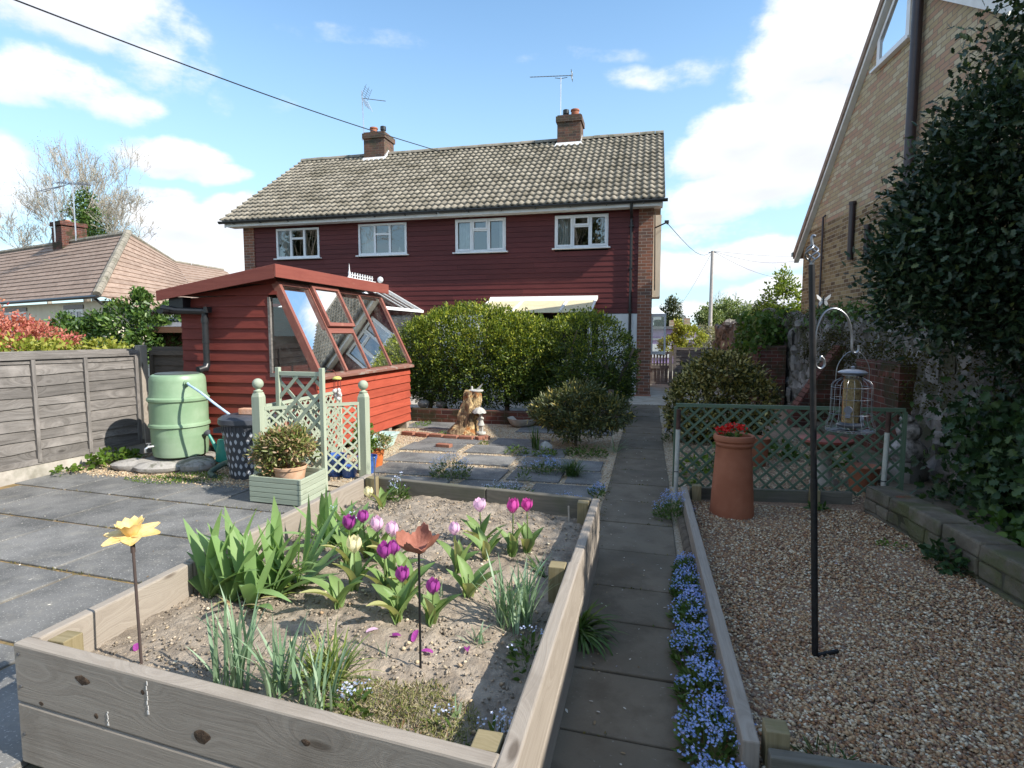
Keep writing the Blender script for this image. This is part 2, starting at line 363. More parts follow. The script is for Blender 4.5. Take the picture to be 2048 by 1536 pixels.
M['sage'] = wood('sage_timber', (.40, .45, .35), (.32, .36, .275), (.19, .21, .15), rough=.6, grain=9, knots=.5, island=.10, bump=.12)
M['sage_dark'] = wood('green_timber', (.13, .185, .125), (.09, .135, .09), (.05, .07, .05), rough=.65, grain=9, knots=.4, island=.1, bump=.12)
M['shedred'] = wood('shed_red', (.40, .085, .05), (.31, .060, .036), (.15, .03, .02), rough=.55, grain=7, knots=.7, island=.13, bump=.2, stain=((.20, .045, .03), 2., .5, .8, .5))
M['shedend'] = wood('shed_red_shaded', (.215, .045, .033), (.15, .030, .023), (.05, .012, .010), rough=.6, grain=7, knots=.9, island=.16, bump=.2, stain=((.21, .045, .03), 1.6, .5, .75, .5))  # front red darkened: shade on the end wall is put into its colour
M['shedtrim'] = wood('shed_trim', (.27, .105, .08), (.21, .075, .058), (.40, .27, .20), rough=.6, grain=9, knots=.3, island=.1, bump=.25, stain=((.36, .19, .13), 9., .55, .7, .6))
M['cladding'] = wood('mahogany_cladding', (.125, .030, .028), (.092, .021, .021), (.045, .012, .012), rough=.5, grain=8, knots=.3, island=.16, bump=.15, stain=((.15, .042, .038), 1.2, .5, .8, .4))
M['brickhouse'] = brick('house_brick', (.17, .085, .055), (.29, .12, .075), (.13, .085, .07), (.40, .35, .29))
M['brickchim'] = brick('chimney_brick', (.09, .06, .045), (.17, .085, .06), (.07, .05, .045), (.17, .15, .12), patch=((.07, .075, .045), 3., .45, .65, .6))
M['brickyellow'] = brick('stock_brick', (.55, .48, .34), (.44, .35, .21), (.46, .28, .20), (.24, .20, .17), bw=.24, rh=.083, ms=.014)
M['brickred'] = brick('garden_red_brick', (.10, .036, .027), (.14, .048, .034), (.065, .03, .027), (.18, .155, .13), patch=((.035, .038, .018), 2., .46, .62, .85))
M['brickgreen'] = brick('mossy_brick', (.20, .15, .10), (.25, .16, .10), (.30, .09, .05), (.16, .14, .10), bw=.30, rh=.10, patch=((.09, .10, .045), 2.2, .42, .62, .8))
M['rooftile'] = surf('concrete_pantile', (.215, .19, .15), (.31, .275, .22), scale=3.5, rough=.9, bump=.5, bscale=40, island=.14, patch=((.42, .37, .28), 7., .56, .68, .65), patch2=((.11, .095, .065), 1.4, .45, .68, .65))
M['ridge'] = surf('ridge_tile', (.21, .19, .155), (.29, .26, .21), scale=4., rough=.9, bump=.4, patch=((.10, .10, .06), 3., .5, .7, .7))
M['plaintile'] = surf('plain_tile', (.255, .18, .14), (.33, .245, .195), scale=6., rough=.9, bump=.3, bscale=30, island=.10, patch=((.38, .30, .24), 4., .55, .75, .5), patch2=((.20, .14, .10), 14., .56, .68, .5))
M['upvc'] = plain('white_upvc', (.80, .81, .82), rough=.35, var=.03)
M['whitepaint'] = surf('white_paint', (.74, .74, .72), (.82, .82, .80), scale=6., rough=.55, bump=.05, patch=((.55, .54, .50), 3., .6, .8, .5))
M['cream'] = surf('cream_render', (.70, .64, .50), (.77, .71, .57), scale=3., rough=.9, bump=.2, bscale=90)
M['black'] = plain('black_plastic', (.018, .019, .021), rough=.35, spec=.5)
M['blackmetal'] = plain('black_metal', (.012, .012, .013), rough=.5, spec=.35, scale=30., var=.3, bump=.05)
M['brownpipe'] = plain('brown_pipe', (.045, .03, .032), rough=.35, spec=.5)
M['glass'] = glass('window_glass', refl=.16)
M['shedglass'] = glass('shed_glass', refl=.30, dirt=.10)
M['clear'] = glass('clear_glass', refl=.05, dirt=.12)
M['curtain'] = plain('net_curtain', (.62, .63, .60), rough=.9, var=.1)
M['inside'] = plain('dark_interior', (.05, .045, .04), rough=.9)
M['lead'] = surf('lead_flashing', (.55, .55, .56), (.72, .72, .72), scale=8., rough=.6, bump=.2)
M['metal'] = plain('galvanised_metal', (.24, .25, .27), rough=.35, metal=.85, var=.15)
M['silver'] = plain('silver_metal', (.62, .62, .64), rough=.25, metal=.9, var=.1)
M['butt'] = surf('butt_plastic', (.20, .31, .185), (.26, .37, .235), scale=2.5, rough=.42, bump=.06, bscale=60, spec=.45, patch=((.38, .47, .36), 1.3, .5, .75, .5), patch2=((.20, .30, .19), 9., .63, .75, .35))
M['felt'] = plain('grey_felt', (.16, .165, .18), rough=.9, var=.2, scale=30.)
M['greyplastic'] = plain('grey_plastic', (.055, .06, .072), rough=.45, var=.15)
M['binhole'] = plain('bin_inside', (.46, .48, .52), rough=.7)
M['canteal'] = plain('teal_plastic', (.02, .22, .17), rough=.4)
M['hosegreen'] = plain('dark_green_hose', (.06, .10, .085), rough=.5)
M['hoseblue'] = plain('pale_blue_hose', (.45, .62, .80), rough=.35)
M['terracotta'] = surf('terracotta', (.30, .105, .056), (.37, .14, .078), scale=5., rough=.75, bump=.12, patch=((.24, .09, .05), 3., .55, .75, .5), patch2=((.15, .11, .05), 5., .62, .75, .45))
M['paleterra'] = surf('pale_terracotta', (.52, .31, .19), (.60, .40, .27), scale=7., rough=.8, bump=.15, patch=((.66, .55, .44), 4., .5, .75, .6))
M['orangepot'] = plain('orange_plastic', (.55, .16, .045), rough=.5)
M['bluepot'] = plain('blue_glaze', (.05, .13, .42), rough=.25, spec=.6)
M['troughgreen'] = plain('pale_turquoise_plastic', (.46, .62, .58), rough=.45)
M['stone'] = surf('stone', (.25, .235, .215), (.42, .39, .36), scale=4., rough=.9, bump=.6, bscale=12, island=.25, patch=((.05, .055, .025), 4., .5, .64, .75), bdist=.02)
M['rubble'] = surf('rubble_wall_stone', (.13, .12, .11), (.26, .24, .225), scale=3.5, rough=.92, bump=.9, bscale=9, island=.35, patch=((.045, .045, .018), 2.2, .5, .62, .8), bdist=.03)
M['rubblecore'] = surf('rubble_mortar', (.09, .08, .07), (.15, .135, .115), scale=8., rough=.95, bump=.8, patch=((.04, .042, .016), 2., .45, .6, .8))
M['moss'] = leaf('moss_tufts', [(0, (.045, .05, .012)), (.5, (.07, .065, .018)), (1, (.05, .035, .015))], trans=.15, rough=.8, spec=.1)
M['whitestone'] = surf('cast_stone', (.36, .35, .32), (.50, .49, .455), scale=12., rough=.85, bump=.3, patch=((.28, .27, .22), 7., .55, .7, .6))
M['stumpbark'] = surf('stump_bark', (.10, .06, .035), (.36, .25, .14), scale=5., detail=11, rough=.9, bump=1., bscale=9, stretch=(4, 4, 1), patch=((.70, .52, .27), 5., .50, .58, .9), patch2=((.34, .12, .03), 4.2, .54, .62, .9), bdist=.05)
M['bark'] = surf('bark', (.10, .08, .06), (.20, .165, .125), scale=6., detail=8, rough=.9, bump=.8, stretch=(3, 3, .6), bdist=.02)
M['palebark'] = surf('pale_bark', (.27, .235, .19), (.40, .36, .30), scale=3., detail=6, rough=.9, bump=.3)
M['daffy'] = surf('painted_yellow_iron', (.66, .45, .15), (.75, .57, .28), scale=18., rough=.55, bump=.1, patch=((.50, .28, .12), 12., .55, .7, .6))
M['rust'] = surf('rusty_iron', (.25, .095, .065), (.34, .14, .10), scale=20., rough=.8, bump=.3, patch=((.20, .07, .04), 9., .55, .7, .5))
M['rod'] = plain('thin_iron_rod', (.07, .05, .045), rough=.6)
M['seed'] = surf('bird_seed', (.50, .31, .13), (.64, .46, .24), scale=90., detail=2, rough=.8, bump=.6, patch=((.16, .11, .07), 110., .56, .62, .8))
M['polycarb'] = surf('cream_polycarbonate', (.62, .55, .36), (.70, .63, .43), scale=3., rough=.4, bump=.0, patch=((.40, .36, .22), 6., .62, .75, .5))
M['brickloose'] = surf('old_brick', (.50, .26, .16), (.62, .38, .27), scale=8., rough=.9, bump=.4)
M['coping'] = surf('coping_brick', (.11, .042, .032), (.17, .07, .05), scale=8., rough=.9, bump=.4, island=.3, patch=((.045, .05, .025), 4., .5, .65, .7))
M['edgebrick'] = surf('edging_brick', (.28, .11, .07), (.36, .17, .11), scale=8., rough=.9, bump=.4, island=.2, patch=((.30, .24, .18), 5., .55, .7, .5))
M['mauve'] = plain('mauve_paint', (.45, .33, .55), rough=.6, var=.06)
M['brownshed'] = wood('brown_shed', (.19, .10, .06), (.14, .07, .042), (.07, .035, .02), island=.1)
# foliage
M['hedge'] = leaf('hedge_leaf', [(0, (.05, .08, .015)), (.3, (.10, .15, .022)), (.55, (.20, .25, .03)), (.8, (.33, .36, .045)), (1, (.45, .45, .07))], trans=.35)
M['hedgedark'] = leaf('hedge_leaf_lower_shaded', [(0, (.03, .055, .014)), (.6, (.06, .10, .02)), (1, (.16, .21, .03))], trans=.22)  # older lower leaves; shade low in the hedge is put into their darker green
M['holly'] = leaf('holly_leaf', [(0, (.016, .034, .018)), (.6, (.028, .056, .027)), (.92, (.048, .08, .034)), (1, (.13, .16, .05))], trans=.16, rough=.4, spec=.42)
M['ivy'] = leaf('ivy_leaf', [(0, (.022, .048, .02)), (.7, (.04, .085, .03)), (1, (.09, .14, .04))], trans=.2, rough=.45)
M['ivylight'] = leaf('light_ivy_leaf', [(0, (.05, .10, .02)), (.6, (.08, .15, .03)), (1, (.13, .20, .04))], trans=.35)
M['gold'] = leaf('variegated_leaf', [(0, (.04, .05, .014)), (.35, (.07, .08, .02)), (.55, (.22, .18, .04)), (.8, (.42, .34, .11)), (1, (.55, .48, .22))], trans=.2)
M['rhodo'] = leaf('shrub_leaf', [(0, (.05, .062, .028)), (.5, (.09, .11, .04)), (.85, (.15, .16, .055)), (.92, (.36, .27, .06)), (1, (.46, .36, .10))], trans=.2)
M['red_leaf'] = leaf('red_young_leaf', [(0, (.40, .12, .09)), (.5, (.58, .20, .15)), (.8, (.62, .30, .19)), (1, (.45, .06, .10))], trans=.35)
M['lime'] = leaf('lime_leaf', [(0, (.16, .20, .025)), (.5, (.30, .32, .05)), (1, (.44, .42, .10))], trans=.35)
M['camellia'] = leaf('camellia_leaf', [(0, (.04, .085, .02)), (.6, (.085, .155, .03)), (1, (.16, .24, .05))], trans=.25, spec=.5)
M['pieris'] = leaf('pieris_leaf', [(0, (.11, .15, .04)), (.4, (.20, .24, .07)), (.68, (.33, .32, .13)), (.85, (.42, .22, .14)), (1, (.62, .50, .34))], trans=.25)
M['iris'] = leaf('iris_leaf', [(0, (.15, .25, .085)), (.6, (.22, .35, .13)), (1, (.31, .43, .19))], trans=.3, rough=.5)
M['daffleaf'] = leaf('daffodil_leaf', [(0, (.16, .26, .15)), (.6, (.24, .35, .22)), (1, (.36, .46, .32))], trans=.25, rough=.5)
M['tulipleaf'] = leaf('tulip_leaf', [(0, (.14, .24, .075)), (.55, (.22, .33, .11)), (.85, (.34, .41, .15)), (1, (.52, .48, .22))], trans=.3, rough=.5)
M['stem'] = leaf('flower_stem', [(0, (.10, .16, .05)), (1, (.17, .23, .08))], trans=.1)
M['darkgrass'] = leaf('strap_grass', [(0, (.035, .075, .016)), (.6, (.06, .12, .025)), (1, (.11, .17, .04))], trans=.25, rough=.4)
M['yelgrass'] = leaf('yellow_grass', [(0, (.11, .17, .04)), (.6, (.19, .25, .06)), (1, (.32, .34, .12))], trans=.3)
M['drymoss'] = leaf('dry_moss', [(0, (.12, .15, .04)), (.35, (.20, .22, .07)), (.6, (.34, .29, .16)), (.85, (.46, .42, .29)), (1, (.26, .14, .08))], trans=.2, rough=.8, spec=.1)
M['weed'] = leaf('weed_leaf', [(0, (.07, .13, .02)), (.6, (.12, .20, .03)), (1, (.22, .29, .05))], trans=.35)
M['fmleaf'] = leaf('forget_me_not_leaf', [(0, (.05, .10, .02)), (.6, (.09, .15, .03)), (1, (.15, .20, .05))], trans=.3)
M['fmblue'] = leaf('forget_me_not_blue', [(0, (.22, .32, .72)), (.5, (.32, .44, .84)), (.85, (.46, .56, .90)), (1, (.48, .44, .85))], trans=.3, spec=.1)
M['fmpale'] = leaf('forget_me_not_pale', [(0, (.46, .54, .84)), (.6, (.62, .68, .90)), (1, (.80, .80, .93))], trans=.3, spec=.1)
M['spring'] = leaf('spring_leaf', [(0, (.10, .15, .025)), (.6, (.18, .24, .04)), (1, (.30, .34, .07))], trans=.4)
M['conifer'] = leaf('conifer_needles', [(0, (.035, .055, .022)), (.6, (.06, .08, .025)), (1, (.12, .115, .03))], trans=.1)
M['farleaf'] = leaf('far_leaf', [(0, (.13, .17, .06)), (.6, (.20, .25, .09)), (1, (.29, .32, .13))], trans=.3)
M['twigbud'] = leaf('budding_twigs', [(0, (.22, .19, .12)), (1, (.30, .29, .13))], trans=.2)
def petal(name, a, b, tr=.35):
    m, n = newmat(name); col = n.ramp(n.n('NewGeometry')['Random Per Island'], [(0, a), (1, b)])
    st = n.n('TexNoise', {'Vector': n.vm('MULTIPLY', n.n('TexCoord')['Object'], (160, 160, 12)), 'Scale': 1., 'Detail': 2.})[0]
    col = n.mix(n.math('MULTIPLY', n.step(st, .4, .7), .3), col, tuple(min(1, x * 1.4 + .05) for x in b))
    p = n.n('BsdfPrincipled', {'Base Color': col, 'Roughness': .45, 'Specular IOR Level': .35})[0]; t = n.n('BsdfTranslucent', {'Color': col})[0]
    mx = n.t.nodes.new('ShaderNodeMixShader'); mx.inputs[0].default_value = tr; n.l(p, mx.inputs[1]); n.l(t, mx.inputs[2]); finish(n, mx.outputs[0]); return m
M['tpurple'] = petal('purple_tulip', (.26, .022, .20), (.42, .075, .36))
M['tpink'] = petal('pale_pink_tulip', (.78, .42, .66), (.86, .60, .78))
M['tmag'] = petal('magenta_tulip', (.52, .03, .28), (.66, .10, .42))
M['tcream'] = petal('cream_tulip', (.78, .68, .32), (.85, .80, .55))
M['geranium'] = petal('red_geranium', (.62, .012, .012), (.75, .03, .02))
M['white'] = petal('white_petals', (.8, .78, .76), (.85, .84, .82))
# ------------------------------------------------------------------ foliage helpers
HEX = ([(0, 0, 0), (.3, .5, .10), (.7, .42, .10), (1, 0, -.02), (.7, -.42, .10), (.3, -.5, .10)], [(0, 1, 2, 3), (0, 3, 4, 5)])
DIA = ([(0, 0, 0), (.5, .5, .08), (1, 0, 0), (.5, -.5, .08)], [(0, 1, 2), (0, 2, 3)])
HOL = ([(0, 0, 0), (.16, .18, .05), (.24, .48, .13), (.40, .26, .05), (.56, .52, .13), (.70, .24, .05), (.84, .36, .10), (1, 0, -.04),
        (.84, -.36, .10), (.70, -.24, .05), (.56, -.52, .13), (.40, -.26, .05), (.24, -.48, .13), (.16, -.18, .05)], [(0, 1, 2, 3, 4, 5, 6, 7), (0, 7, 8, 9, 10, 11, 12, 13)])
def unit(a): return a / np.maximum(np.linalg.norm(a, axis=1, keepdims=True), 1e-6)
def leaves(name, P, D, N, L, Wd, m, shape=HEX, parent=None):
    T = np.array(shape[0]); D = unit(D); S = unit(np.cross(N, D)); U = np.cross(D, S); k = len(T); n_ = len(P)
    L = np.broadcast_to(L, n_); Wd = np.broadcast_to(Wd, n_)
    v = P[:, None] + D[:, None] * (T[None, :, :1] * L[:, None, None]) + S[:, None] * (T[None, :, 1:2] * Wd[:, None, None]) + U[:, None] * (T[None, :, 2:] * Wd[:, None, None])
    F = np.array(shape[1]); f = (F[None] + (np.arange(n_) * k)[:, None, None]).reshape(-1, F.shape[1])
    return np_mesh(name, v.reshape(-1, 3), [f], m, parent)
def clumpy(rng, ells, per, spread, inner=.55):
    """points in leaf clumps near the outside of ellipsoids (cx,cy,cz,rx,ry,rz,clumps); returns points and outward directions"""
    P, O = [], []
    for (cx, cy_, cz, rx, ry, rz, k) in ells:
        d = unit(rng.normal(size=(k, 3))); r = rng.uniform(inner, 1.04, size=(k, 1)) ** .6
        c = d * r * np.array([rx, ry, rz])
        pts = c[:, None] + rng.normal(size=(k, per, 3)) * spread
        P.append((pts + np.array([cx, cy_, cz])).reshape(-1, 3)); O.append(np.repeat(d, per, axis=0))
    return np.concatenate(P), np.concatenate(O)
def leafset(rng, P, O, up=.4, jit=.8):
    n_ = len(P); D = unit(O + rng.normal(size=(n_, 3)) * jit + np.array([0, 0, up]))
    N = unit(rng.normal(size=(n_, 3)) * .6 + O * .7 + np.array([0, 0, .9])); N = N - D * np.sum(N * D, axis=1, keepdims=True)
    return D, unit(N)
def blade(mb_v, mb_f, base, az, L, w, lean, curl, seg=7, fold=.25, tip=.15, wob=0., rng=None):
    """a strap leaf: starts near vertical leaning by `lean`, bends over by `curl` radians along its length"""
    b = len(mb_v); p = np.array(base, float); th = lean; a = az
    hd = np.array([math.cos(a), math.sin(a), 0]); sd = np.array([-math.sin(a), math.cos(a), 0])
    for i in range(seg + 1):
        t = i / seg; wd = w * (min(1, .55 + t * 2.2) if t < .25 else 1) * (1 if t < .55 else max(tip * .0 + (1 - ((t - .55) / .45) ** 1.7), .03))
        T = np.array([hd[0] * math.sin(th), hd[1] * math.sin(th), math.cos(th)]); U = np.array([-hd[0] * math.cos(th), -hd[1] * math.cos(th), math.sin(th)])
        off = sd * wob * math.sin(t * 5 + az)
        mb_v += [tuple(p + sd * wd / 2 + U * fold * wd / 2 + off), tuple(p + off), tuple(p - sd * wd / 2 + U * fold * wd / 2 + off)]
        if i < seg:
            c = b + i * 3; mb_f += [(c, c + 1, c + 4, c + 3), (c + 1, c + 2, c + 5, c + 4)]
        p = p + T * (L / seg); th += curl / seg
def blades_obj(name, v, f, m, parent=None):
    return np_mesh(name, np.array(v), [np.array(f)], m, parent, smooth=True)
def rock(mb, c, r, seed, seg=10, ring=6, sq=(1, 1, .7), amp=.25, rz=0.):
    rr = random.Random(seed); ph = [rr.uniform(0, 6.3) for _ in range(6)]
    def fn(a, z, th):
        k = 1 + amp * (.5 * math.sin(2 * th + ph[0]) + .3 * math.sin(3 * th + ph[1] + z / r * 2) + .3 * math.cos(z / r * 3 + ph[2]))
        return a * k, z * (1 + amp * .4 * math.sin(th * 2 + ph[3]))
    prof = [(max(1e-4, r * math.sin(math.pi * i / ring)) , -r * math.cos(math.pi * i / ring)) for i in range(ring + 1)]
    mb.lathe(prof, c, seg, False, False, fn=fn, M=Matrix.Rotation(rz, 4, 'Z') @ Matrix.Diagonal((*sq, 1)))
def pebbles(name, rng, pts, size, m, kind='stuff', flat=.55):
    """many small stones as one sheet of gravel: each a squashed irregular octahedron-like solid"""
    n_ = len(pts); base = np.array([(1, 0, 0), (.5, .87, 0), (-.5, .87, 0), (-1, 0, 0), (-.5, -.87, 0), (.5, -.87, 0), (.1, 0, 1), (0, 0, -.7)])
    F = []
    for i in range(6): F += [(i, (i + 1) % 6, 6), ((i + 1) % 6, i, 7)]
    F = np.array(F); s = size * rng.uniform(.55, 1.35, size=(n_, 1, 1)); el = rng.uniform(.6, 1.0, size=(n_, 1))
    v = base[None] * np.concatenate([np.ones((n_, 1)), el, np.full((n_, 1), flat) * rng.uniform(.6, 1.2, size=(n_, 1))], axis=1)[:, None] * (1 + rng.uniform(-.22, .22, size=(n_, 8, 1)))
    a = rng.uniform(0, 6.3, n_); ca, sa = np.cos(a)[:, None], np.sin(a)[:, None]; tl = rng.normal(size=(n_, 1)) * .35
    x = v[..., 0] * ca - v[..., 1] * sa; y = v[..., 0] * sa + v[..., 1] * ca; z = v[..., 2] + x * tl
    v = np.stack([x, y, z], -1) * s + pts[:, None]
    f = (F[None] + (np.arange(n_) * 8)[:, None, None]).reshape(-1, 3)
    o = np_mesh(name, v.reshape(-1, 3), [f], m); return tag(o, kind=kind)
# ------------------------------------------------------------------ SETTING
rg = np.random.default_rng(3)
g = MB(); g.poly([(-400, -300, -.03), (400, -300, -.03), (400, 700, -.03), (-400, 700, -.03)]); tag(g.build('ground', M['earth']), kind='structure')
# left patio: slabs in rows running along X, joints of moss and dirt underneath
j = MB(); j.poly([(-6.42, -1.2, -.012), (-2.2, -1.2, -.012), (-2.2, 5.0, -.012), (-6.42, 5.0, -.012)]); tag(j.build('patio_joints', M['joint']), kind='structure')
s = MB(); rr = random.Random(5)
rot = R(-3.7); ca, sa = math.cos(rot), math.sin(rot)
def P2(u, v): return (-4.31 + u * ca - v * sa, 2.91 + u * sa + v * ca)
for r_ in range(-6, 3):
    y0 = r_ * .72; x = -2.5 + (r_ % 2) * .38 + (r_ % 3) * .07
    while x < 2.4:
        w = rr.choice([.9, .9, .6]); x1 = x + w
        e1 = rr.uniform(.008, .018); q = [P2(x + e1, y0 + .014), P2(x1 - .010, y0 + .010), P2(x1 - .010, y0 + .702), P2(x + e1, y0 + .700)]
        x = x1
        q = [(min(max(a, -6.4), -2.19), min(b, 5.03)) for a, b in q]
        if q[2][1] - q[1][1] < .05: continue
        if q[1][0] - q[0][0] < .06: continue
        h = rr.uniform(-.002, .003); t = rr.uniform(-.002, .002)
        s.hexa([(a, b, -.03) for a, b in q] + [(a, b, h + t * (i % 2)) for i, (a, b) in enumerate(q)])
tag(s.build('patio', M['slab'], bevel=.005), kind='structure')
# gravel margin by the water butt
def gsheet(name, poly, z, m): g = MB(); g.poly([(x, y, z) for x, y in poly]); return tag(g.build(name, m), kind='structure')
gsheet('gravel_margin', [(-6.42, 5.02), (-5.16, 4.97), (-4.23, 4.91), (-3.62, 4.98), (-3.2, 5.02), (-2.0, 5.02), (-2.0, 6.2), (-6.42, 6.2)], -.002, M['palebase'])
def scatter(rng, n_, x0, x1, y0, y1, z, test=None):
    p = np.stack([rng.uniform(x0, x1, n_), rng.uniform(y0, y1, n_), np.full(n_, z)], 1)
    return p if test is None else p[test(p[:, 0], p[:, 1])]
pebbles('gravel_chips', rg, scatter(rg, 9000, -6.4, -3.6, 4.75, 6.1, .003, lambda x, y: y > 5.02 + (-6.4 - x) * .045 + rg.normal(size=x.shape) * .05), .013, M['pebble2'])
# middle yard: slabs spaced out in pale gravel
gsheet('yard_gravel', [(-4.0, 5.35), (-2.95, 5.12), (-2.14, 4.3), (-2.14, 4.0), (-.30, 3.82), (-.38, 9.4), (-4.1, 9.4)], .012, M['palebase'])
s = MB(); U = [(-3.72, 6.35, 5.55), (0, 0, 0)]
def slab(px_pts, z=.028):
    q = [gz(x, y, z) for x, y in px_pts]; s.hexa([(p.x, p.y, -.02) for p in q] + [tuple(p) for p in q])
SL = [((805, 907), (880, 880), (962, 888), (890, 909)),]
for yy, xs, rz in ((4.55, [(-2.0, -1.18), (-1.12, -.42)], 0), (5.13, [(-2.72, -1.98), (-1.86, -1.22), (-1.1, -.44)], 0), (5.72, [(-3.0, -2.25), (-2.18, -1.5), (-1.44, -.88), (-.82, -.44)], 0),
                   (6.32, [(-3.1, -2.35), (-2.2, -1.56), (-1.46, -.85), (-.80, -.5)], 0), (6.95, [(-3.2, -2.42), (-2.3, -1.7), (-1.6, -1.0)], 0), (7.55, [(-3.15, -2.3), (-2.12, -1.35)], 0), (8.62, [(-3.9, -3.1), (-3.06, -2.72), (-2.0, -1.2), (-1.15, -.45)], 0)):
    for a, b in xs:
        t = rr.uniform(-.02, .02); k = .5 if yy < 8.6 else .62; dy = rr.uniform(-.04, .04)
        q = [(a, yy + dy), (b, yy + dy + t), (b, yy + dy + t + k), (a, yy + dy + k)]
        s.hexa([(x, y, -.02) for x, y in q] + [(x, y, .03 + rr.uniform(-.003, .003)) for x, y in q])
tag(s.build('yard_slabs', M['slab'], bevel=.006), kind='structure')
pebbles('yard_pebbles', rg, scatter(rg, 26000, -4.0, -.40, 4.1, 9.3, .014, lambda x, y: (x > -2.16) | (y > 5.3)), .012, M['pebble2'])
# path
j = MB(); j.poly([(-.40, -2, .022), (.34, -2, .022), (.34, 16, .022), (-.40, 16, .022)]); tag(j.build('path_bed', M['joint']), kind='structure')
s = MB(); ys = [-1.6, -.7, .25, .72, 1.18, 1.60, 2.05, 2.47, 2.93, 3.35, 3.94, 4.55, 5.15, 5.76, 6.37, 6.98, 7.6, 8.2, 8.8, 9.4, 10.0, 10.6, 11.2, 11.8, 12.4]
for a, b in zip(ys, ys[1:]):
    h = rr.uniform(.047, .053); d = .028; e = rr.uniform(-.008, .008)
    s.hexa([(-.37 + e, a + .006 + d / 2, -.02), (.215 + e, a + .006 - d / 2, -.02), (.215 + e, b - .006 - d / 2, -.02), (-.37 + e, b - .006 + d / 2, -.02),
            (-.37 + e, a + .006 + d / 2, h), (.215 + e, a + .006 - d / 2, h), (.215 + e, b - .006 - d / 2, h), (-.37 + e, b - .006 + d / 2, h)])
tag(s.build('path', M['pathslab'], bevel=.006), kind='structure')
g = MB(); g.poly([(-1.2, 12.42, .046), (3.2, 12.42, .046), (3.2, 24, .046), (-1.2, 24, .046)]); tag(g.build('side_path', surf('worn_concrete', (.34, .30, .24), (.46, .42, .35), scale=3., rough=.9, bump=.3, patch=((.24, .2, .14), 2., .5, .7, .6))), kind='structure')
g = MB(); g.poly([(-9.5, 10.9, .040), (-1.25, 10.9, .040), (-1.25, 14.3, .040), (-9.5, 14.3, .040)]); tag(g.build('back_paving', M['concrete']), kind='structure')
# gravel beside the path and in the two right-hand beds
gsheet('path_gravel', [(.21, 3.0), (.34, 3.0), (.60, 12.4), (.22, 12.4)], .036, M['palebase'])
gsheet('left_path_gravel', [(-.42, 3.9), (-.36, 3.9), (-.36, 9.3), (-.52, 9.3)], .034, M['palebase'])
pebbles('path_edge_pebbles', rg, np.concatenate([scatter(rg, 1500, .21, .40, 4.9, 10., .038), scatter(rg, 900, -.47, -.36, 3.9, 9., .036)]), .011, M['pebble2'])
gsheet('right_gravel', [(.36, 1.9), (2.1, 1.6), (2.1, 3.3), (1.85, 5.3), (.36, 5.1)], .12, M['gravelbase'])
inb = lambda x, y: (x < 1.93 - (y - 3.2) * .09) & (x > .385)
pts = np.concatenate([scatter(rg, 48000, .38, 2.0, 1.85, 5.05, .122, inb), scatter(rg, 20000, .5, 2.4, 1.75, 3.1, .124, lambda x, y: inb(x, y) | (y < 3.2))])
pts[:, 2] += .006 * np.sin(pts[:, 0] * 5) * np.cos(pts[:, 1] * 4) + rg.uniform(-.003, .006, len(pts))
pebbles('bed_gravel', rg, pts, .0096, M['pebble'])
gsheet('far_bed_gravel', [(.30, 5.2), (3.0, 5.2), (3.0, 12.4), (.62, 12.4)], .055, M['gravelbase'])
pebbles('far_bed_pebbles', rg, scatter(rg, 9000, .35, 2.4, 5.4, 8.8, .058), .014, M['pebble2'])
gsheet('right_bed_earth', [(1.9, .5), (6, .5), (6, 14), (2.9, 14), (2.1, 5.3), (2.0, 3.3)], .16, M['earth'])
# ------------------------------------------------------------------ the pair of semi-detached houses
HY = 14.37; HX0, HX1 = -11.22, .04; EZ, RZ = 4.66, 7.40; RY = 18.05; HB = 21.7
house = thing('semi_detached_house', 'pair of semi-detached houses clad in dark red boards under a long pantiled roof', 'house', (-5.6, HY, 0), w=True)
b = MB()
b.box(HX0, HX0 + .34, HY - .03, HB, 0, 4.55); b.box(HX1 - .34, HX1, HY - .03, HB, 0, 4.55); b.box(HX0 + .34, HX1 - .34, HB - .3, HB, 0, 4.5)
for x in (HX0, HX1 - .2): b.prism([(x, HY, 4.55), (x, HB, 4.55), (x, RY, RZ - .12)], (.2, 0, 0))
b.build('wall', M['brickhouse'], house)
WINS = [(-10.17, -8.84, 3.63, 4.44, 0), (-7.66, -6.27, 3.64, 4.46, 0), (-4.92, -3.58, 3.63, 4.46, 1), (-2.33, -1.02, 3.65, 4.44, 1)]
cl = MB(); x0, x1 = HX0 + .34, HX1 - .34; rowh = .128
z = .12
while z < 4.5:
    zt = min(z + rowh, 4.52)
    spans = [(x0, x1)]
    def cut(sp, a, b): 
        o = []
        for p, q in sp:
            if b <= p or a >= q: o.append((p, q)); continue
            if a > p: o.append((p, a))
            if b < q: o.append((b, q))
        return o
    for wx0, wx1, wz0, wz1, k in WINS:
        if zt > wz0 + .02 and z < wz1 - .02: spans = cut(spans, wx0, wx1)
    if z < 2.03: spans = cut(spans, -5.5, x1)
    if 1.0 < z < 2.1 or z < 1.0: spans = cut(spans, -8.6, -5.9)
    for a, b_ in spans:
        cutsx = [a]; 
        while cutsx[-1] < b_ - 2.6: cutsx.append(cutsx[-1] + rr.uniform(1.6, 3.6))
        if b_ - cutsx[-1] < .3 and len(cutsx) > 1: cutsx.pop()
        cutsx.append(b_)
        for p, q in zip(cutsx, cutsx[1:]):
            cl.hexa([(p, HY - .014, z), (q - .002, HY - .014, z), (q - .002, HY + .03, z), (p, HY + .03, z), (p, HY - .002, zt - .004), (q - .002, HY - .002, zt - .004), (q - .002, HY + .03, zt - .004), (p, HY + .03, zt - .004)], 'grain')
    z += rowh
cl.build('cladding', M['cladding'], house)
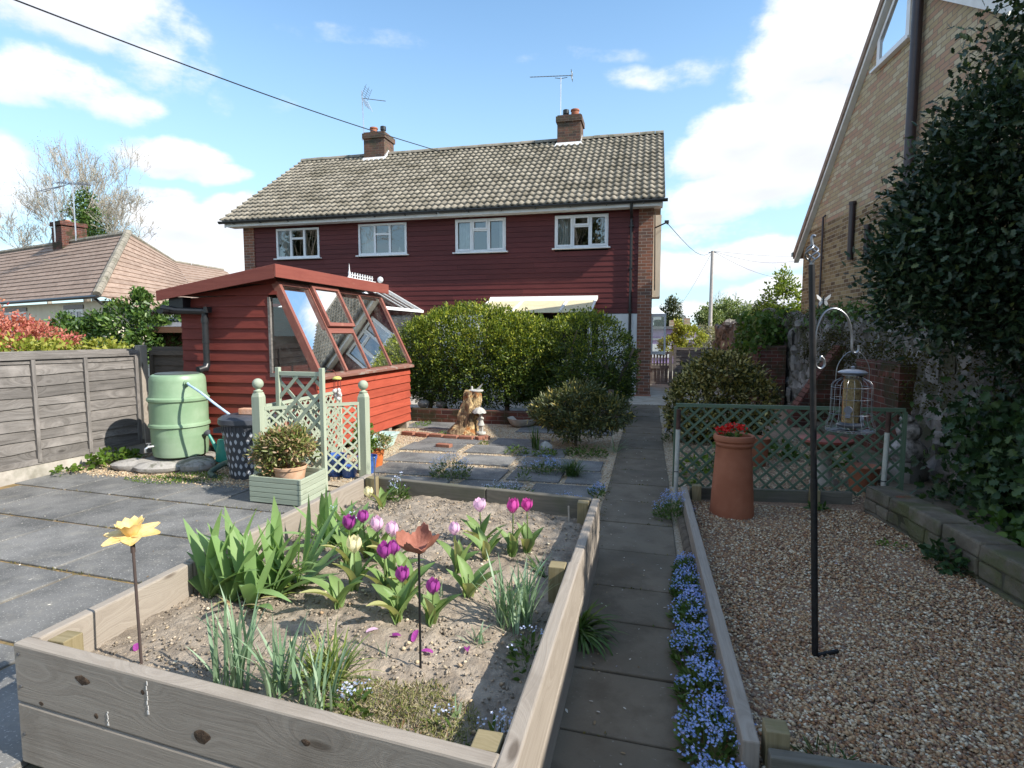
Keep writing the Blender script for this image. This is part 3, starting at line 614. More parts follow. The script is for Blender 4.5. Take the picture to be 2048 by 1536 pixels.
w = MB(); w.box(-5.5, -1.3, HY, HY + .2, 0, .9); w.box(-1.235, x1 - .003, HY + .0, HY + .2, 0, 2.03); w.box(-5.5, -4.2, HY, HY + .2, .9, 2.03); w.build('ground_floor_panel', M['whitepaint'], house)
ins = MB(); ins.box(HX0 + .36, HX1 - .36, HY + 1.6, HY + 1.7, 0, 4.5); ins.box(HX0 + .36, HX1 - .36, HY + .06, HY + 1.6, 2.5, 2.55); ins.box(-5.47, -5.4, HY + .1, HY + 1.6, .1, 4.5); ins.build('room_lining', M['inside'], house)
for wi, (wx0, wx1, wz0, wz1, kind) in enumerate(WINS):
    f = MB(); yo = HY - .03; W_ = wx1 - wx0; t = .055
    def fr(a, b_, c, d, y0=yo, y1=HY + .05): f.box(a, b_, y0, y1, c, d)
    fr(wx0, wx1, wz0, wz0 + t); fr(wx0, wx1, wz1 - t, wz1); fr(wx0, wx0 + t, wz0 + t, wz1 - t); fr(wx1 - t, wx1, wz0 + t, wz1 - t)
    m1, m2 = wx0 + W_ * .345, wx0 + W_ * .655
    fr(m1 - .03, m1 + .03, wz0 + t, wz1 - t); fr(m2 - .03, m2 + .03, wz0 + t, wz1 - t)
    zt = wz0 + (wz1 - wz0) * .66; fr(m1 + .03, m2 - .03, zt - .028, zt + .028)
    if kind:                                        # opening casements stand proud
        for a, b_, c, d in ((wx0 + .03, m1 - .01, wz0 + .03, wz1 - .03), (m2 + .01, wx1 - .03, wz0 + .03, wz1 - .03), (m1 + .005, m2 - .005, zt + .005, wz1 - .03)):
            e = .05
            for q in ((a, b_, c, c + e), (a, b_, d - e, d), (a, a + e, c + e, d - e), (b_ - e, b_, c + e, d - e)): fr(*q, yo - .018, yo + .003)
    fo = f.build('window', M['upvc'], house, bevel=.004)
    si = MB(); si.box(wx0 - .06, wx1 + .06, HY - .10, HY + .0, wz0 - .035, wz0 - .003); si.build('sill', M['upvc'], fo, bevel=.005)
    p = MB(); p.poly([(wx0 + t, HY + .005, wz0 + t), (wx1 - t, HY + .005, wz0 + t), (wx1 - t, HY + .005, wz1 - t), (wx0 + t, HY + .005, wz1 - t)]); p.build('pane', M['glass'], fo)
    cu = MB()
    for a, b_ in (((wx0 + .02, wx0 + W_ * .30),) if wi in (0, 1) else ((wx0 + .02, wx0 + W_ * .28), (wx1 - W_ * .16, wx1 - .02))):
        k = 26; 
        for i in range(k):
            u0, u1 = a + (b_ - a) * i / k, a + (b_ - a) * (i + 1) / k
            q0, q1 = HY + .16 + .025 * math.sin(i * 1.7), HY + .16 + .025 * math.sin((i + 1) * 1.7)
            cu.poly([(u0, q0, wz0), (u1, q1, wz0), (u1, q1, wz1), (u0, q0, wz1)])
    cu.build('curtain', M['curtain'], fo)
    if wi == 1:
        o_ = MB(); o_.lathe([(.03, 0), (.05, .05), (.03, .1), (.012, .16)], (wx1 - .25, HY + .09, wz0 + .05), 10); o_.build('ornament', M['whitestone'], fo)
# roof: separate pantiles
EY = HY - .36; sl_ = Vector((0, RY - EY, RZ - EZ)); SLN = sl_.length; sd_ = sl_.normalized(); nrm = Vector((0, -sd_.z, sd_.y))
rows = 17; pit = SLN / rows; tw = .172; rx0, rx1 = -11.66, .29; cols = int(round((rx1 - rx0) / tw)); tw = (rx1 - rx0) / cols
tv, tf, tq = [], [], []
prof = [(i / 8, .021 * (math.cos(2 * math.pi * (i / 8) - .9)) ) for i in range(9)]
def roofside(sgn):
    for r_ in range(rows):
        for c_ in range(cols):
            jt = rr.uniform(-.004, .004); b0 = len(tv)
            for (u, h) in prof:
                x = rx0 + (c_ + u) * tw
                for d, lift in ((r_ * pit - .035, .066), (r_ * pit - .035, .016), ((r_ + 1) * pit, .010)):
                    pos = Vector((x, EY, EZ)) + sd_ * (d + jt) + nrm * (h + lift + jt * .6)
                    tv.append((pos.x, pos.y if sgn > 0 else 2 * RY - pos.y, pos.z))
            for i in range(8):
                a = b0 + i * 3; tf.append((a + 1, a + 4, a + 3, a)); tf.append((a, a + 3, a + 5, a + 2))
roofside(1)
roof = np_mesh('roof', np.array(tv), [np.array(tf)], M['rooftile'], house, smooth=False)
u = MB()
u.prism([(rx0 + .02, EY, EZ - .03), (rx0 + .02, RY, RZ - .02), (rx0 + .02, 2 * RY - EY, EZ - .03), (rx0 + .02, RY, RZ - .12)], (rx1 - rx0 - .04, 0, 0)); u.build('roof_deck', M['ridge'], roof)
u = MB(); y2 = 2 * RY - EY
u.poly([(rx0, RY, RZ + .03), (rx0, y2, EZ), (rx1, y2, EZ), (rx1, RY, RZ + .03)]); u.build('back_slope', M['ridge'], roof)
rd = MB(); x = rx0
while x < rx1 - .1:
    q = min(x + .45, rx1); k = 7; pts0 = []; hh = rr.uniform(-.006, .006)
    for e in range(2):
        xx = x + .006 if e == 0 else q - .006
        pts0.append([(xx, RY + .15 * math.cos(math.pi * i / k), RZ - .02 + hh + .12 * math.sin(math.pi * i / k)) for i in range(k + 1)])
    for i in range(k): rd.poly([pts0[0][i + 1], pts0[0][i], pts0[1][i], pts0[1][i + 1]])
    rd.poly(pts0[0]); rd.poly(pts0[1][::-1]); x = q
rd.build('ridge_tiles', M['ridge'], roof)
fa = MB()
fa.box(rx0 + .1, rx1 - .05, EY + .02, EY + .05, 4.50, EZ - .015)          # fascia
fa.box(rx0 + .1, rx1 - .05, EY + .05, HY + .06, 4.515, 4.535)             # soffit
for x in (rx0 + .08, rx1 - .10):                                           # bargeboards
    fa.hexa([(x, EY + .03, 4.48), (x + .03, EY + .03, 4.48), (x + .03, RY, RZ - .28), (x, RY, RZ - .28), (x, EY + .03, EZ - .03), (x + .03, EY + .03, EZ - .03), (x + .03, RY, RZ - .05), (x, RY, RZ - .05)])
fa.build('fascia', M['whitepaint'], house)
gu = MB()
k = 6; gc = (EY - .035, EZ - .035); A = [(gc[0] + .055 * math.cos(math.pi + math.pi * i / k), gc[1] + .055 * math.sin(math.pi + math.pi * i / k)) for i in range(k + 1)]
for i in range(k): gu.poly([(rx0 - .04, *A[i]), (rx0 - .04, *A[i + 1]), (rx1 + .06, *A[i + 1]), (rx1 + .06, *A[i])])
gu.poly([(rx1 + .06, *a) for a in A]); gu.poly([(rx0 - .04, *a) for a in A][::-1])
gu.box(rx0 - .04, rx1 + .06, gc[0] + .05, gc[0] + .062, gc[1] - .02, gc[1] + .02); gu.box(rx0 - .04, rx1 + .06, gc[0] - .06, gc[0] - .048, gc[1] - .012, gc[1] + .012)
xx = rx0 + .4
while xx < rx1: gu.box(xx, xx + .02, gc[0] - .06, gc[0] + .06, gc[1] - .066, gc[1] - .045); xx += .85
gu.build('gutter', M['black'], house)
dp = MB(); dp.tube([(-.47, gc[0], gc[1] - .04), (-.47, gc[0] + .02, 4.45), (-.47, HY - .06, 4.28), (-.47, HY - .06, .1)], .034, 10); 
for zz in (4.1, 3.1, 2.1): dp.box(-.52, -.42, HY - .10, HY - .0, zz, zz + .03)
dp.build('downpipe', M['black'], house, smooth=True)
cv = MB(); cv.tube([at(1095, 285, 19.0) * 0 + Vector((-2.9, 17.6, 7.12)), (-3.6, 16.5, 6.3), (-4.6, 15.2, 5.42), (-5.1, 14.5, 4.93), (-5.25, EY - .07, 4.62), (-5.22, EY - .05, 4.5)], .008, 5); cv.build('roof_cable', M['upvc'], house)
for (c0, c1, lab) in ((-9.18, -8.46, None), (-2.82, -2.12, None)):
    ch = MB(); ch.box(c0, c1, 17.70, 18.42, 6.7, 7.86); ch.box(c0 - .04, c1 + .04, 17.66, 18.46, 7.86, 8.02); ch.box(c0 + .0, c1 - .0, 17.70, 18.42, 8.02, 8.06)
    co = ch.build('chimney', M['brickchim'], roof)
    fl = MB(); fl.hexa([(c0 - .10, 17.60, RZ - .41), (c1 + .12, 17.60, RZ - .41), (c1 + .12, 17.69, RZ - .30), (c0 - .10, 17.69, RZ - .30), (c0 - .08, 17.60, RZ - .26), (c1 + .08, 17.60, RZ - .26), (c1 + .02, 17.69, RZ - .14), (c0 - .02, 17.69, RZ - .14)])
    for q in range(4): fl.box(c1 + .003, c1 + .02, 17.70 + q * .08, 17.78 + q * .08, RZ - .3, RZ - .08 + q * .07)
    fl.build('flashing', M['lead'], co)
    a, b_ = (c0 + .24, c1 - .16) if c0 < -5 else (c1 - .2, c0 + .22)
    pt = MB(); pt.lathe([(.115, 0), (.12, .05), (.115, .16), (.135, .18), (.13, .22), (.10, .22)], (a, 17.95, 8.05), 16); pt.build('chimney_pot', M['terracotta'], co, smooth=True)
    pt = MB(); pt.lathe([(.07, 0), (.07, .12), (.095, .125), (.095, .24), (.08, .25)], (b_, 17.98, 8.05), 14); pt.build('flue_cowl', M['black'], co, smooth=True)
la = MB(); la.lathe([(.0, 0), (.075, .0), (.085, .04), (.06, .075), (.0, .085)], (-7.03, HY - .02, 2.98), 14, M=Matrix.Rotation(R(90), 4, 'X')); lo_ = la.build('wall_lamp', M['upvc'], house, smooth=True)
br = MB(); br.tube([(HX1 + .02, HY + .3, 4.1), (HX1 + .3, HY + .3, 4.22), (HX1 + .33, HY + .3, 4.18)], .018, 6); br.tube([(HX1 + .03, HY + .3, 4.48), (HX1 + .06, HY + .3, 2.6)], .016, 6); br.box(HX1 + .26, HX1 + .36, HY + .26, HY + .34, 4.2, 4.27); br.build('cable_bracket', M['black'], house)
# side window box and open casement beyond the corner
sw = MB(); sw.box(HX1 + .003, HX1 + .19, HY + .5, HY + 1.3, 2.45, 4.45); sw.build('side_bay', M['cream'], house)
oc = MB()
for q in ((-.04, .01, 1.02, 2.05), (.28, .33, 1.02, 2.05), (.01, .28, 1.97, 2.05), (.01, .28, 1.02, 1.10)): oc.box(HX1 + q[0] + .03, HX1 + q[1] + .03, 15.0, 15.05, q[2], q[3])
oo = oc.build('open_casement', M['upvc'], house, bevel=.004)
p = MB(); p.poly([(HX1 + .04, 15.02, 1.1), (HX1 + .31, 15.02, 1.1), (HX1 + .31, 15.02, 1.97), (HX1 + .04, 15.02, 1.97)]); p.build('pane', M['clear'], oo)
ps = MB(); ps.box(-.42, .06, HY - .25, HY - .04, .0, .06); ps.build('step', M['edgebrick'], house)
# lean-to canopy
ca_ = thing('lean_to_canopy', 'cream corrugated lean-to canopy with white battens on the red boarded wall', 'canopy', (-2.6, 13.7, 0), w=True)
C0, C1 = -3.98, -1.26
sh = MB(); sh.hexa([(C0, 12.95, 2.02), (C1, 12.95, 2.02), (C1, HY - .02, 2.40), (C0, HY - .02, 2.40), (C0, 12.95, 2.028), (C1, 12.95, 2.028), (C1, HY - .02, 2.408), (C0, HY - .02, 2.408)]); sh.build('roof_sheet', M['polycarb'], ca_)
fb = MB(); fb.hexa([(C0 - .01, HY - .20, 2.35), (C1 + .01, HY - .20, 2.35), (C1 + .01, HY - .016, 2.41), (C0 - .01, HY - .016, 2.41), (C0 - .01, HY - .20, 2.362), (C1 + .01, HY - .20, 2.362), (C1 + .01, HY - .016, 2.48), (C0 - .01, HY - .016, 2.48)]); fb.build('flashing', M['whitepaint'], ca_)
for x in (C0 + .02, -3.1, -1.98, C1 - .02):
    bt = MB(); bt.bar((x, 12.94, 2.045), (x, HY - .2, 2.372), .05, .03); bt.build('batten', M['whitepaint'], ca_)
for x in (C0 + .05, C1 - .05):
    bt = MB(); bt.box(x - .04, x + .04, 12.98, 13.06, .04, 2.02); bt.build('post', M['whitepaint'], ca_)
# conservatory
cn = thing('conservatory', 'small white conservatory with hipped glass roof and spiked ridge cresting', 'conservatory', (-7.1, 13, 0), w=True)
X0, X1, Y0, ZE, ZR = -8.45, -5.85, 11.9, 2.13, 2.86; ry0 = 12.9
fr_ = MB()
def rb(a, b_, w=.05, h=.05): fr_.bar(a, b_, w, h)
for a, b_ in (((X0, Y0, ZE), (X1, Y0, ZE)), ((X0, Y0, ZE), (X0, HY - .03, ZE)), ((X1, Y0, ZE), (X1, HY - .03, ZE)), ((-7.15, ry0, ZR), (-7.15, HY - .03, ZR)), ((X0, Y0, ZE), (-7.15, ry0, ZR)), ((X1, Y0, ZE), (-7.15, ry0, ZR)), ((X1, HY - .06, ZE), (-7.15, HY - .06, ZR)), ((X0, HY - .06, ZE), (-7.15, HY - .06, ZR))): rb(a, b_, .07, .07)
for i in range(1, 4): y = ry0 + (HY - ry0) * i / 4; rb((X1, y, ZE), (-7.15, y, ZR), .035, .035); rb((X0, y, ZE), (-7.15, y, ZR), .035, .035)
for i in range(1, 5): x = X0 + (X1 - X0) * i / 5; rb((x, Y0, ZE), (-7.15, ry0, ZR), .03, .03)
for x in (X0, -7.58, -6.72, X1): fr_.box(x - .04, x + .04, Y0 - .04, Y0 + .04, .04, ZE - .03)
fr_.box(X0, X1, Y0 - .03, Y0 + .03, .04, .62)
fr_.build('frame', M['upvc'], cn)
gl = MB(); e = .012
gl.poly([(X0, Y0, ZE + e), (X1, Y0, ZE + e), (-7.15, ry0, ZR + e)]); gl.poly([(X1, Y0, ZE + e), (X1, HY - .03, ZE + e), (-7.15, HY - .03, ZR + e), (-7.15, ry0, ZR + e)]); gl.poly([(X0, HY - .03, ZE + e), (X0, Y0, ZE + e), (-7.15, ry0, ZR + e), (-7.15, HY - .03, ZR + e)])
gl.poly([(X0, Y0, .6), (X1, Y0, .6), (X1, Y0, ZE), (X0, Y0, ZE)]); gl.poly([(X1, Y0, .1), (X1, HY - .1, .1), (X1, HY - .1, ZE), (X1, Y0, ZE)]); gl.build('glazing', M['clear'], cn)
fi = MB(); fi.lathe([(.035, 0), (.05, .03), (.03, .06), (.022, .1), (.03, .13), (.012, .2), (.006, .32), (0.001, .36)], (-7.15, ry0, ZR + .03), 10); fi.build('finial', M['upvc'], cn, smooth=True)
cr = MB(); cr.box(-7.165, -7.135, ry0 + .05, HY - .1, ZR + .03, ZR + .06)
y = ry0 + .14
while y < HY - .2: cr.box(-7.16, -7.14, y - .012, y + .012, ZR + .06, ZR + .19); cr.box(-7.16, -7.14, y - .045, y + .045, ZR + .115, ZR + .14); y += .13
cr.build('cresting', M['upvc'], cn)
sp = MB(); sp.lathe([(.30, 0), (.18, .08), (.05, .13)], (-7.15, ry0, ZR - .07), 8); sp.build('hip_cap', M['upvc'], cn)
# aerials
a1 = thing('tv_aerial', 'grid-backed television aerial on a leaning pole beside the far chimney', 'aerial', (-9.45, 18.2, 7.4), w=True)
m_ = MB(); m_.tube([(-9.40, 18.2, 7.35), (-9.47, 18.2, 9.6)], .02, 6); m_.box(-9.50, -9.20, 18.17, 18.21, 8.0, 8.03); m_.build('mast', M['silver'], a1)
e_ = MB(); e_.tube([(-9.47, 18.2, 9.35), (-8.55, 18.05, 9.12)], .012, 5)
for i in range(9): t = .3 + i * .075; x, y, z = -9.47 + .92 * t, 18.2 - .15 * t, 9.35 - .23 * t; e_.tube([(x - .02, y - .12, z - .03), (x + .02, y + .12, z + .03)], .007, 4)
for sg in (1, -1):
    for i in range(5): o_ = .06 + i * .06; e_.tube([(-9.40 + o_ * .45, 18.0, 9.33 + sg * o_), (-9.40 + o_ * .45, 18.4, 9.33 + sg * o_)], .007, 4)
    for y in (18.0, 18.2, 18.4): e_.tube([(-9.38, y, 9.33), (-9.2, y, 9.33 + sg * .36)], .007, 4)
e_.build('elements', M['metal'], a1)
a2 = thing('tv_aerial', 'long horizontal television aerial on a straight pole above the nearer chimney', 'aerial', (-2.82, 18.2, 8.0), w=True)
m_ = MB(); m_.tube([(-2.80, 18.2, 7.6), (-2.80, 18.2, 9.36)], .018, 6); m_.build('mast', M['silver'], a2)
e_ = MB(); e_.tube([(-3.76, 18.2, 9.46), (-2.45, 18.2, 9.38)], .013, 5); e_.tube([(-2.98, 18.2, 9.36), (-2.8, 18.2, 9.32), (-2.6, 18.2, 9.34)], .01, 5)
for i in range(13): x = -3.74 + i * .098; z = 9.46 - (x + 3.76) * .061; e_.tube([(x, 18.08, z - .045), (x, 18.2, z), (x - .01, 18.32, z + .045)], .008, 4)
for zz in (-.1, -.05, .05, .1): e_.tube([(-2.46, 18.0, 9.38 + zz), (-2.46, 18.4, 9.38 + zz)], .008, 4)
e_.tube([(-2.46, 18.2, 9.27), (-2.46, 18.2, 9.50)], .01, 4); e_.build('elements', M['metal'], a2)
cb = MB(); p0, p1 = at(-60, -35, 8), Vector((-5.36, 14.0, 6.13)); p1 = Vector((-5.40, 17.0, 7.02)); 
p1 = Vector((0, 0, CAMH)) + px_dir(880, 303) * (17.6 / px_dir(880, 303).y)
pts = [p0.lerp(p1, t / 24) - Vector((0, 0, .12 * math.sin(math.pi * t / 24))) for t in range(25)]
cb.tube(pts, .012, 6); tag(cb.build('overhead_cable', M['black']), 'thin black overhead cable running across the sky down to the roof ridge', 'cable')
# ------------------------------------------------------------------ gable house on the right (built along its own wall, then turned)
GA = R(4.7); gh = thing('gable_house', 'tall yellow brick house gable with white bargeboards above the stone wall', 'house', (3.64, 15.6, 0), GA)
# local axes: x outwards from wall into the house, y along the wall (negative towards the camera)
APY, APZ = -4.15, 7.72
def rake_far(y): return 3.95 + (APZ - 3.95) * (0 - y) / -APY
NEAR = [(APY, APZ), (-7.45, 5.55), (-11.5, 4.30), (-12.3, 4.1)]  # last two runs unseen, flared to throw the yard's slanting shadow edge
w = MB(); gpoly = [(0, 0, -.1), (0, 0, 3.7), (0, APY, APZ - .22), (0, -7.45, 5.33), (0, -12.0, 3.95), (0, -12.0, -.1)]
w.prism(gpoly, (6, 0, 0)); wall_o = w.build('wall', M['brickyellow'], gh)
lowb = MB(); zb_ = 4.0; ytop = -(zb_ - 3.7) / ((APZ - .22 - 3.7) / -APY); lowb.poly([(-.004, 0, -.1), (-.004, 0, 3.7), (-.004, ytop, zb_), (-.004, -11.9, zb_ - .2), (-.004, -11.9, -.1)][::-1]); lowb.build('lower_brickwork', brick('brown_stock_brick', (.38, .29, .16), (.27, .19, .10), (.13, .085, .055), (.42, .37, .29), rh=.078, ms=.013, patch=((.17, .13, .075), .9, .5, .7, .35)), wall_o)
r_ = MB(); th = .16
def slope(a, b, x0=-.14, x1=6.4):
    (ya, za), (yb, zb) = a, b
    r_.hexa([(x0, ya, za - th), (x1, ya, za - th), (x1, yb, zb - th), (x0, yb, zb - th), (x0, ya, za), (x1, ya, za), (x1, yb, zb), (x0, yb, zb)])
FAR = [(.35, 3.58), (APY, APZ)]
slope(FAR[0], FAR[1]);
for a, b in zip(NEAR, NEAR[1:]): slope(a, b)
ro = r_.build('roof', M['plaintile'], gh)
bb = MB()
def barge(a, b, d=.26):
    (ya, za), (yb, zb) = a, b
    bb.hexa([(-.11, ya, za - d), (-.08, ya, za - d), (-.08, yb, zb - d), (-.11, yb, zb - d), (-.11, ya, za - .05), (-.08, ya, za - .05), (-.08, yb, zb - .05), (-.11, yb, zb - .05)])
    bb.hexa([(-.08, ya, za - d), (0, ya, za - d), (0, yb, zb - d), (-.08, yb, zb - d), (-.08, ya, za - d + .02), (0, ya, za - d + .02), (0, yb, zb - d + .02), (-.08, yb, zb - d + .02)])
barge(FAR[0], FAR[1]); 
for a, b in zip(NEAR, NEAR[1:]): barge(a, b, .38)
bb.build('bargeboard', M['whitepaint'], gh)
gt = MB(); gt.box(-.16, .2, .30, .42, 3.48, 3.58); gt.build('gutter_end', M['black'], gh)
# gable window: follows the slope of the rake on its far side
wy0, wy1, wz = -3.45, -4.55, 6.33
def fy(y): return rake_far(y) - .34
f = MB(); fx0, fx1 = -.035, .03
P_ = [(wy0, wz), (wy0, fy(wy0)), (wy1, fy(wy1) - .0), (wy1, wz)]
P_ = [(-3.50, wz), (-3.50, 6.78), (-4.1, 7.3), (-4.62, 7.3), (-4.62, wz)]
cen = (-4.05, 6.8)
inn = [(cen[0] + (y - cen[0]) * .80, cen[1] + (z - cen[1]) * .78) for y, z in P_]
for i in range(len(P_)):
    a, b = P_[i], P_[(i + 1) % len(P_)]; c, d = inn[(i + 1) % len(P_)], inn[i]
    f.hexa([(fx0, *a), (fx0, *b), (fx0, *c), (fx0, *d), (fx1, *a), (fx1, *b), (fx1, *c), (fx1, *d)])
fo = f.build('window', M['upvc'], gh); p = MB(); p.poly([(-.012, *q) for q in inn]); p.build('pane', M['glass'], fo)
bk = MB(); bk.poly([(.004 - .006, *q) for q in inn]); bk.build('blind', M['curtain'], fo)
si = MB(); si.box(-.10, -.003, -4.72, -3.40, wz - .05, wz - .004); si.build('sill', M['upvc'], fo, bevel=.004)
for pts, r, nm in (([(-.10, -5.00, .5), (-.10, -5.00, 7.6)], .075, 'soil_pipe'), ([(-.05, -1.32, 1.4), (-.05, -1.32, 4.12), (-.0, -1.32, 4.16)], .022, 'waste_pipe'), ([(-.06, -2.85, 3.0), (-.06, -2.85, 4.12)], .055, 'stub_pipe'), ([(-.06, -3.55, 2.9), (-.06, -3.55, 3.55)], .05, 'stub_pipe')):
    t = MB(); t.tube(pts, r, 12)
    if nm == 'stub_pipe': t.lathe([(r + .012, 0), (r + .012, .06)], (pts[1][0], pts[1][1], pts[1][2] - .06), 12)
    t.build(nm, M['brownpipe'], gh, smooth=True)
# ------------------------------------------------------------------ old rubble wall along the right side, with brick buttresses
rw = thing('rubble_stone_wall', 'old mossy rubble stone wall below the yellow brick gable', 'wall', (3.0, 10, 0), w=True)
WL = [(2.05, 19.5, 1.7), (2.55, 15.2, 1.95), (2.95, 12.0, 1.72), (2.98, 9.0, 1.62), (2.80, 7.4, 1.5), (2.74, 6.2, 1.5), (3.0, 5.2, 1.4), (3.5, 3.0, 1.4), (3.6, 0.5, 1.4)]
core = MB()
for (xa, ya, za), (xb, yb, zb) in zip(WL, WL[1:]):
    core.hexa([(xa, ya, 0), (xb, yb, 0), (xb + .45, yb, 0), (xa + .45, ya, 0), (xa, ya, za), (xb, yb, zb), (xb + .45, yb, zb), (xa + .45, ya, za)])
core.build('core', M['rubblecore'], rw)
st = MB(); r2 = random.Random(11); sid = 0
for (xa, ya, za), (xb, yb, zb) in zip(WL[:-1], WL[1:]):
    L = math.hypot(xb - xa, yb - ya); n_ = int(L / .26); big = yb < 9
    for i in range(n_):
        zz = .1
        while zz < za + .05:
            t = (i + r2.uniform(.1, .9)) / n_; r = r2.uniform(.10, .19) * (1.0 if big else 1.1)
            x, y, zt = xa + (xb - xa) * t, ya + (yb - ya) * t, za + (zb - za) * t
            if zz < zt + .03: rock(st, (x + .05, y, zz), r * 1.1, sid, 7, 4, (.5, 1.2, .9), .5, r2.uniform(-.3, .3)); sid += 1
            zz += r * 1.35
st.build('stones', M['rubble'], rw, smooth=True, ang=20)
tp = MB(); r2 = random.Random(12)
for (xa, ya, za), (xb, yb, zb) in zip(WL[:-2], WL[1:-1]):
    for i in range(int(abs(yb - ya) / .2)):
        t = r2.random(); rock(tp, (xa + (xb - xa) * t + r2.uniform(.0, .4), ya + (yb - ya) * t, za + (zb - za) * t + r2.uniform(-.05, .08)), r2.uniform(.10, .20), i + 500, 8, 5, (1, 1.1, .7), .35)
tp.build('capping_stones', M['rubble'], rw, smooth=True, ang=25)
rm = np.random.default_rng(21)
def wallpts(rng, k, y0, y1, zlo, zhi, xo=(-.06, .45)):
    y = rng.uniform(y0, y1, k); ys_ = [a[1] for a in WL][::-1]; xs_ = [a[0] for a in WL][::-1]; zs_ = [a[2] for a in WL][::-1]
    return np.stack([np.interp(y, ys_, xs_) + rng.uniform(xo[0], xo[1], k), y, np.interp(y, ys_, zs_) + rng.uniform(zlo, zhi, k)], 1)
cc = wallpts(rm, 420, 4.5, 16, -.12, .16); cc2 = wallpts(rm, 260, 4.5, 12, -.7, -.1, (-.12, -.02))
P = (np.concatenate([cc, cc2])[:, None] + rm.normal(size=(680, 26, 3)) * .06).reshape(-1, 3)
D, N = leafset(rm, P, rm.normal(size=P.shape) * .5 + np.array([-.4, 0, .2]), 0, .8)
leaves('moss', P, D, N, rm.uniform(.02, .05, len(P)), rm.uniform(.012, .03, len(P)), M['moss'], DIA, rw)
def buttress(label, y, xw, wd, h, run, x_low):
    t = thing('brick_buttress', label, 'buttress', (xw, y, 0), w=True)
    m_ = MB(); m_.prism([(x_low, y, 0), (xw + .1, y, 0), (xw + .1, y, h), (xw - .18, y, h), (x_low, y, .25)], (0, wd, 0)); m_.build('brickwork', M['brickred'], t)
    k = MB(); d = Vector((xw - .18 - x_low, 0, h - .25)); n_ = max(4, int(d.length / .078)); nn = Vector((-d.z, 0, d.x)).normalized()
    for i in range(n_):
        a = Vector((x_low, y, .25)) + d * (i / n_); b = Vector((x_low, y, .25)) + d * ((i + .86) / n_)
        k.hexa([a + nn * .002, b + nn * .002, b + nn * .002 + Vector((0, wd, 0)), a + nn * .002 + Vector((0, wd, 0)), a + nn * .03, b + nn * .03, b + nn * .03 + Vector((0, wd, 0)), a + nn * .03 + Vector((0, wd, 0))])
    k.build('coping', M['coping'], t)
buttress('sloping red brick buttress with pale joints behind the feeder pole', 9.9, 3.10, .34, 1.36, 1, 2.25)
buttress('red brick buttress half hidden behind the variegated bush', 13.9, 2.72, .36, 1.34, 1, 2.15)
fw = MB(); fw.box(2.62, 2.86, 6.95, 8.3, 0, 1.22); t = fw.build('brick_facing_wall', M['brickred']); tag(t, 'dark mossy brick facing built against the stone wall behind the bird feeder', 'wall')
fw = MB(); fw.box(2.2, 2.75, 12.85, 13.9, 0, 1.30); fw.build('brick_facing_wall', M['brickred']); tag(bpy.data.objects['brick_facing_wall.001'], 'low red brick pier wall under the light green ivy', 'wall')
# ------------------------------------------------------------------ far left bungalow
bg_ = thing('bungalow', 'cream rendered bungalow with a brown tiled hipped roof and brick chimney', 'house', (-20, 18, 0), w=True)
E0, E1 = Vector((-31.0, 19.50, 2.72)), Vector((-17.75, 15.45, 2.76)); Rg1, Rg0 = Vector((-20.0, 18.9, 5.45)), Vector((-33.0, 22.55, 5.45))
H2 = Vector((-20.94, 22.13, 4.75)); H3 = Vector((-19.57, 23.6, 4.5)); L1 = Vector((-16.95, 16.35, 2.32)); L2 = Vector((-15.6, 22.5, 2.32))
def tiled(mb, a, b, c, d, rows_):                  # a,b along the eave; d,c along the top
    for i in range(rows_):
        p, q = a.lerp(d, i / rows_), b.lerp(c, i / rows_); p2, q2 = a.lerp(d, (i + 1) / rows_), b.lerp(c, (i + 1) / rows_)
        nn = (q - p).cross(p2 - p); nn = nn.normalized() if nn.length > 1e-6 else Vector((0, 0, 1))
        if nn.z < 0: nn = -nn
        k = max(1, int((q - p).length / 1.1))
        for e in range(k):
            u0, u1 = e / k, (e + 1) / k; ra, rb_, rc, rd_ = p.lerp(q, u0), p.lerp(q, u1), p2.lerp(q2, u1), p2.lerp(q2, u0)
            mb.poly([ra + nn * .038, rb_ + nn * .038, rc + nn * .012, rd_ + nn * .012]); mb.poly([ra, rb_, rb_ + nn * .038, ra + nn * .038])
t = MB(); tiled(t, E0, E1, Rg1, Rg0, 15); Mm = Vector((-16.9, 19.0, 2.7)); tiled(t, E1, Mm, H2, Rg1, 15); tiled(t, Mm, L2 + Vector((-.35, 0, .33)), H3, H2, 14); tiled(t, L1, L2, L2 + Vector((-.35, 0, .33)), E1 + Vector((0, .2, 0)), 2)
bro = t.build('roof', M['plaintile'], bg_)
hp = MB(); k = 14
for i in range(k):
    a, b = E1.lerp(Rg1, i / k), E1.lerp(Rg1, (i + .94) / k); hp.tube([a + Vector((0, 0, .07)), b + Vector((0, 0, .07))], .13, 8)
for i in range(18):
    a, b = Rg1.lerp(Rg0, i / 18), Rg1.lerp(Rg0, (i + .96) / 18); hp.tube([a + Vector((0, 0, .03)), b + Vector((0, 0, .03))], .10, 6)
for i in range(8):
    a, b = (Rg1.lerp(H2, i / 5), Rg1.lerp(H2, (i + .96) / 5)) if i < 5 else (H2.lerp(H3, (i - 5) / 3), H2.lerp(H3, (i - 4.04) / 3)); hp.tube([a + Vector((0, 0, .03)), b + Vector((0, 0, .03))], .07, 6)
hp.build('hip_tiles', M['ridge'], bro, smooth=True)
w = MB(); dn = (E1 - E0).normalized(); bk_ = Vector((-dn.y, dn.x, 0)) 
wa, wb = E0 + bk_ * .35, E1 + bk_ * .35 - dn * .35
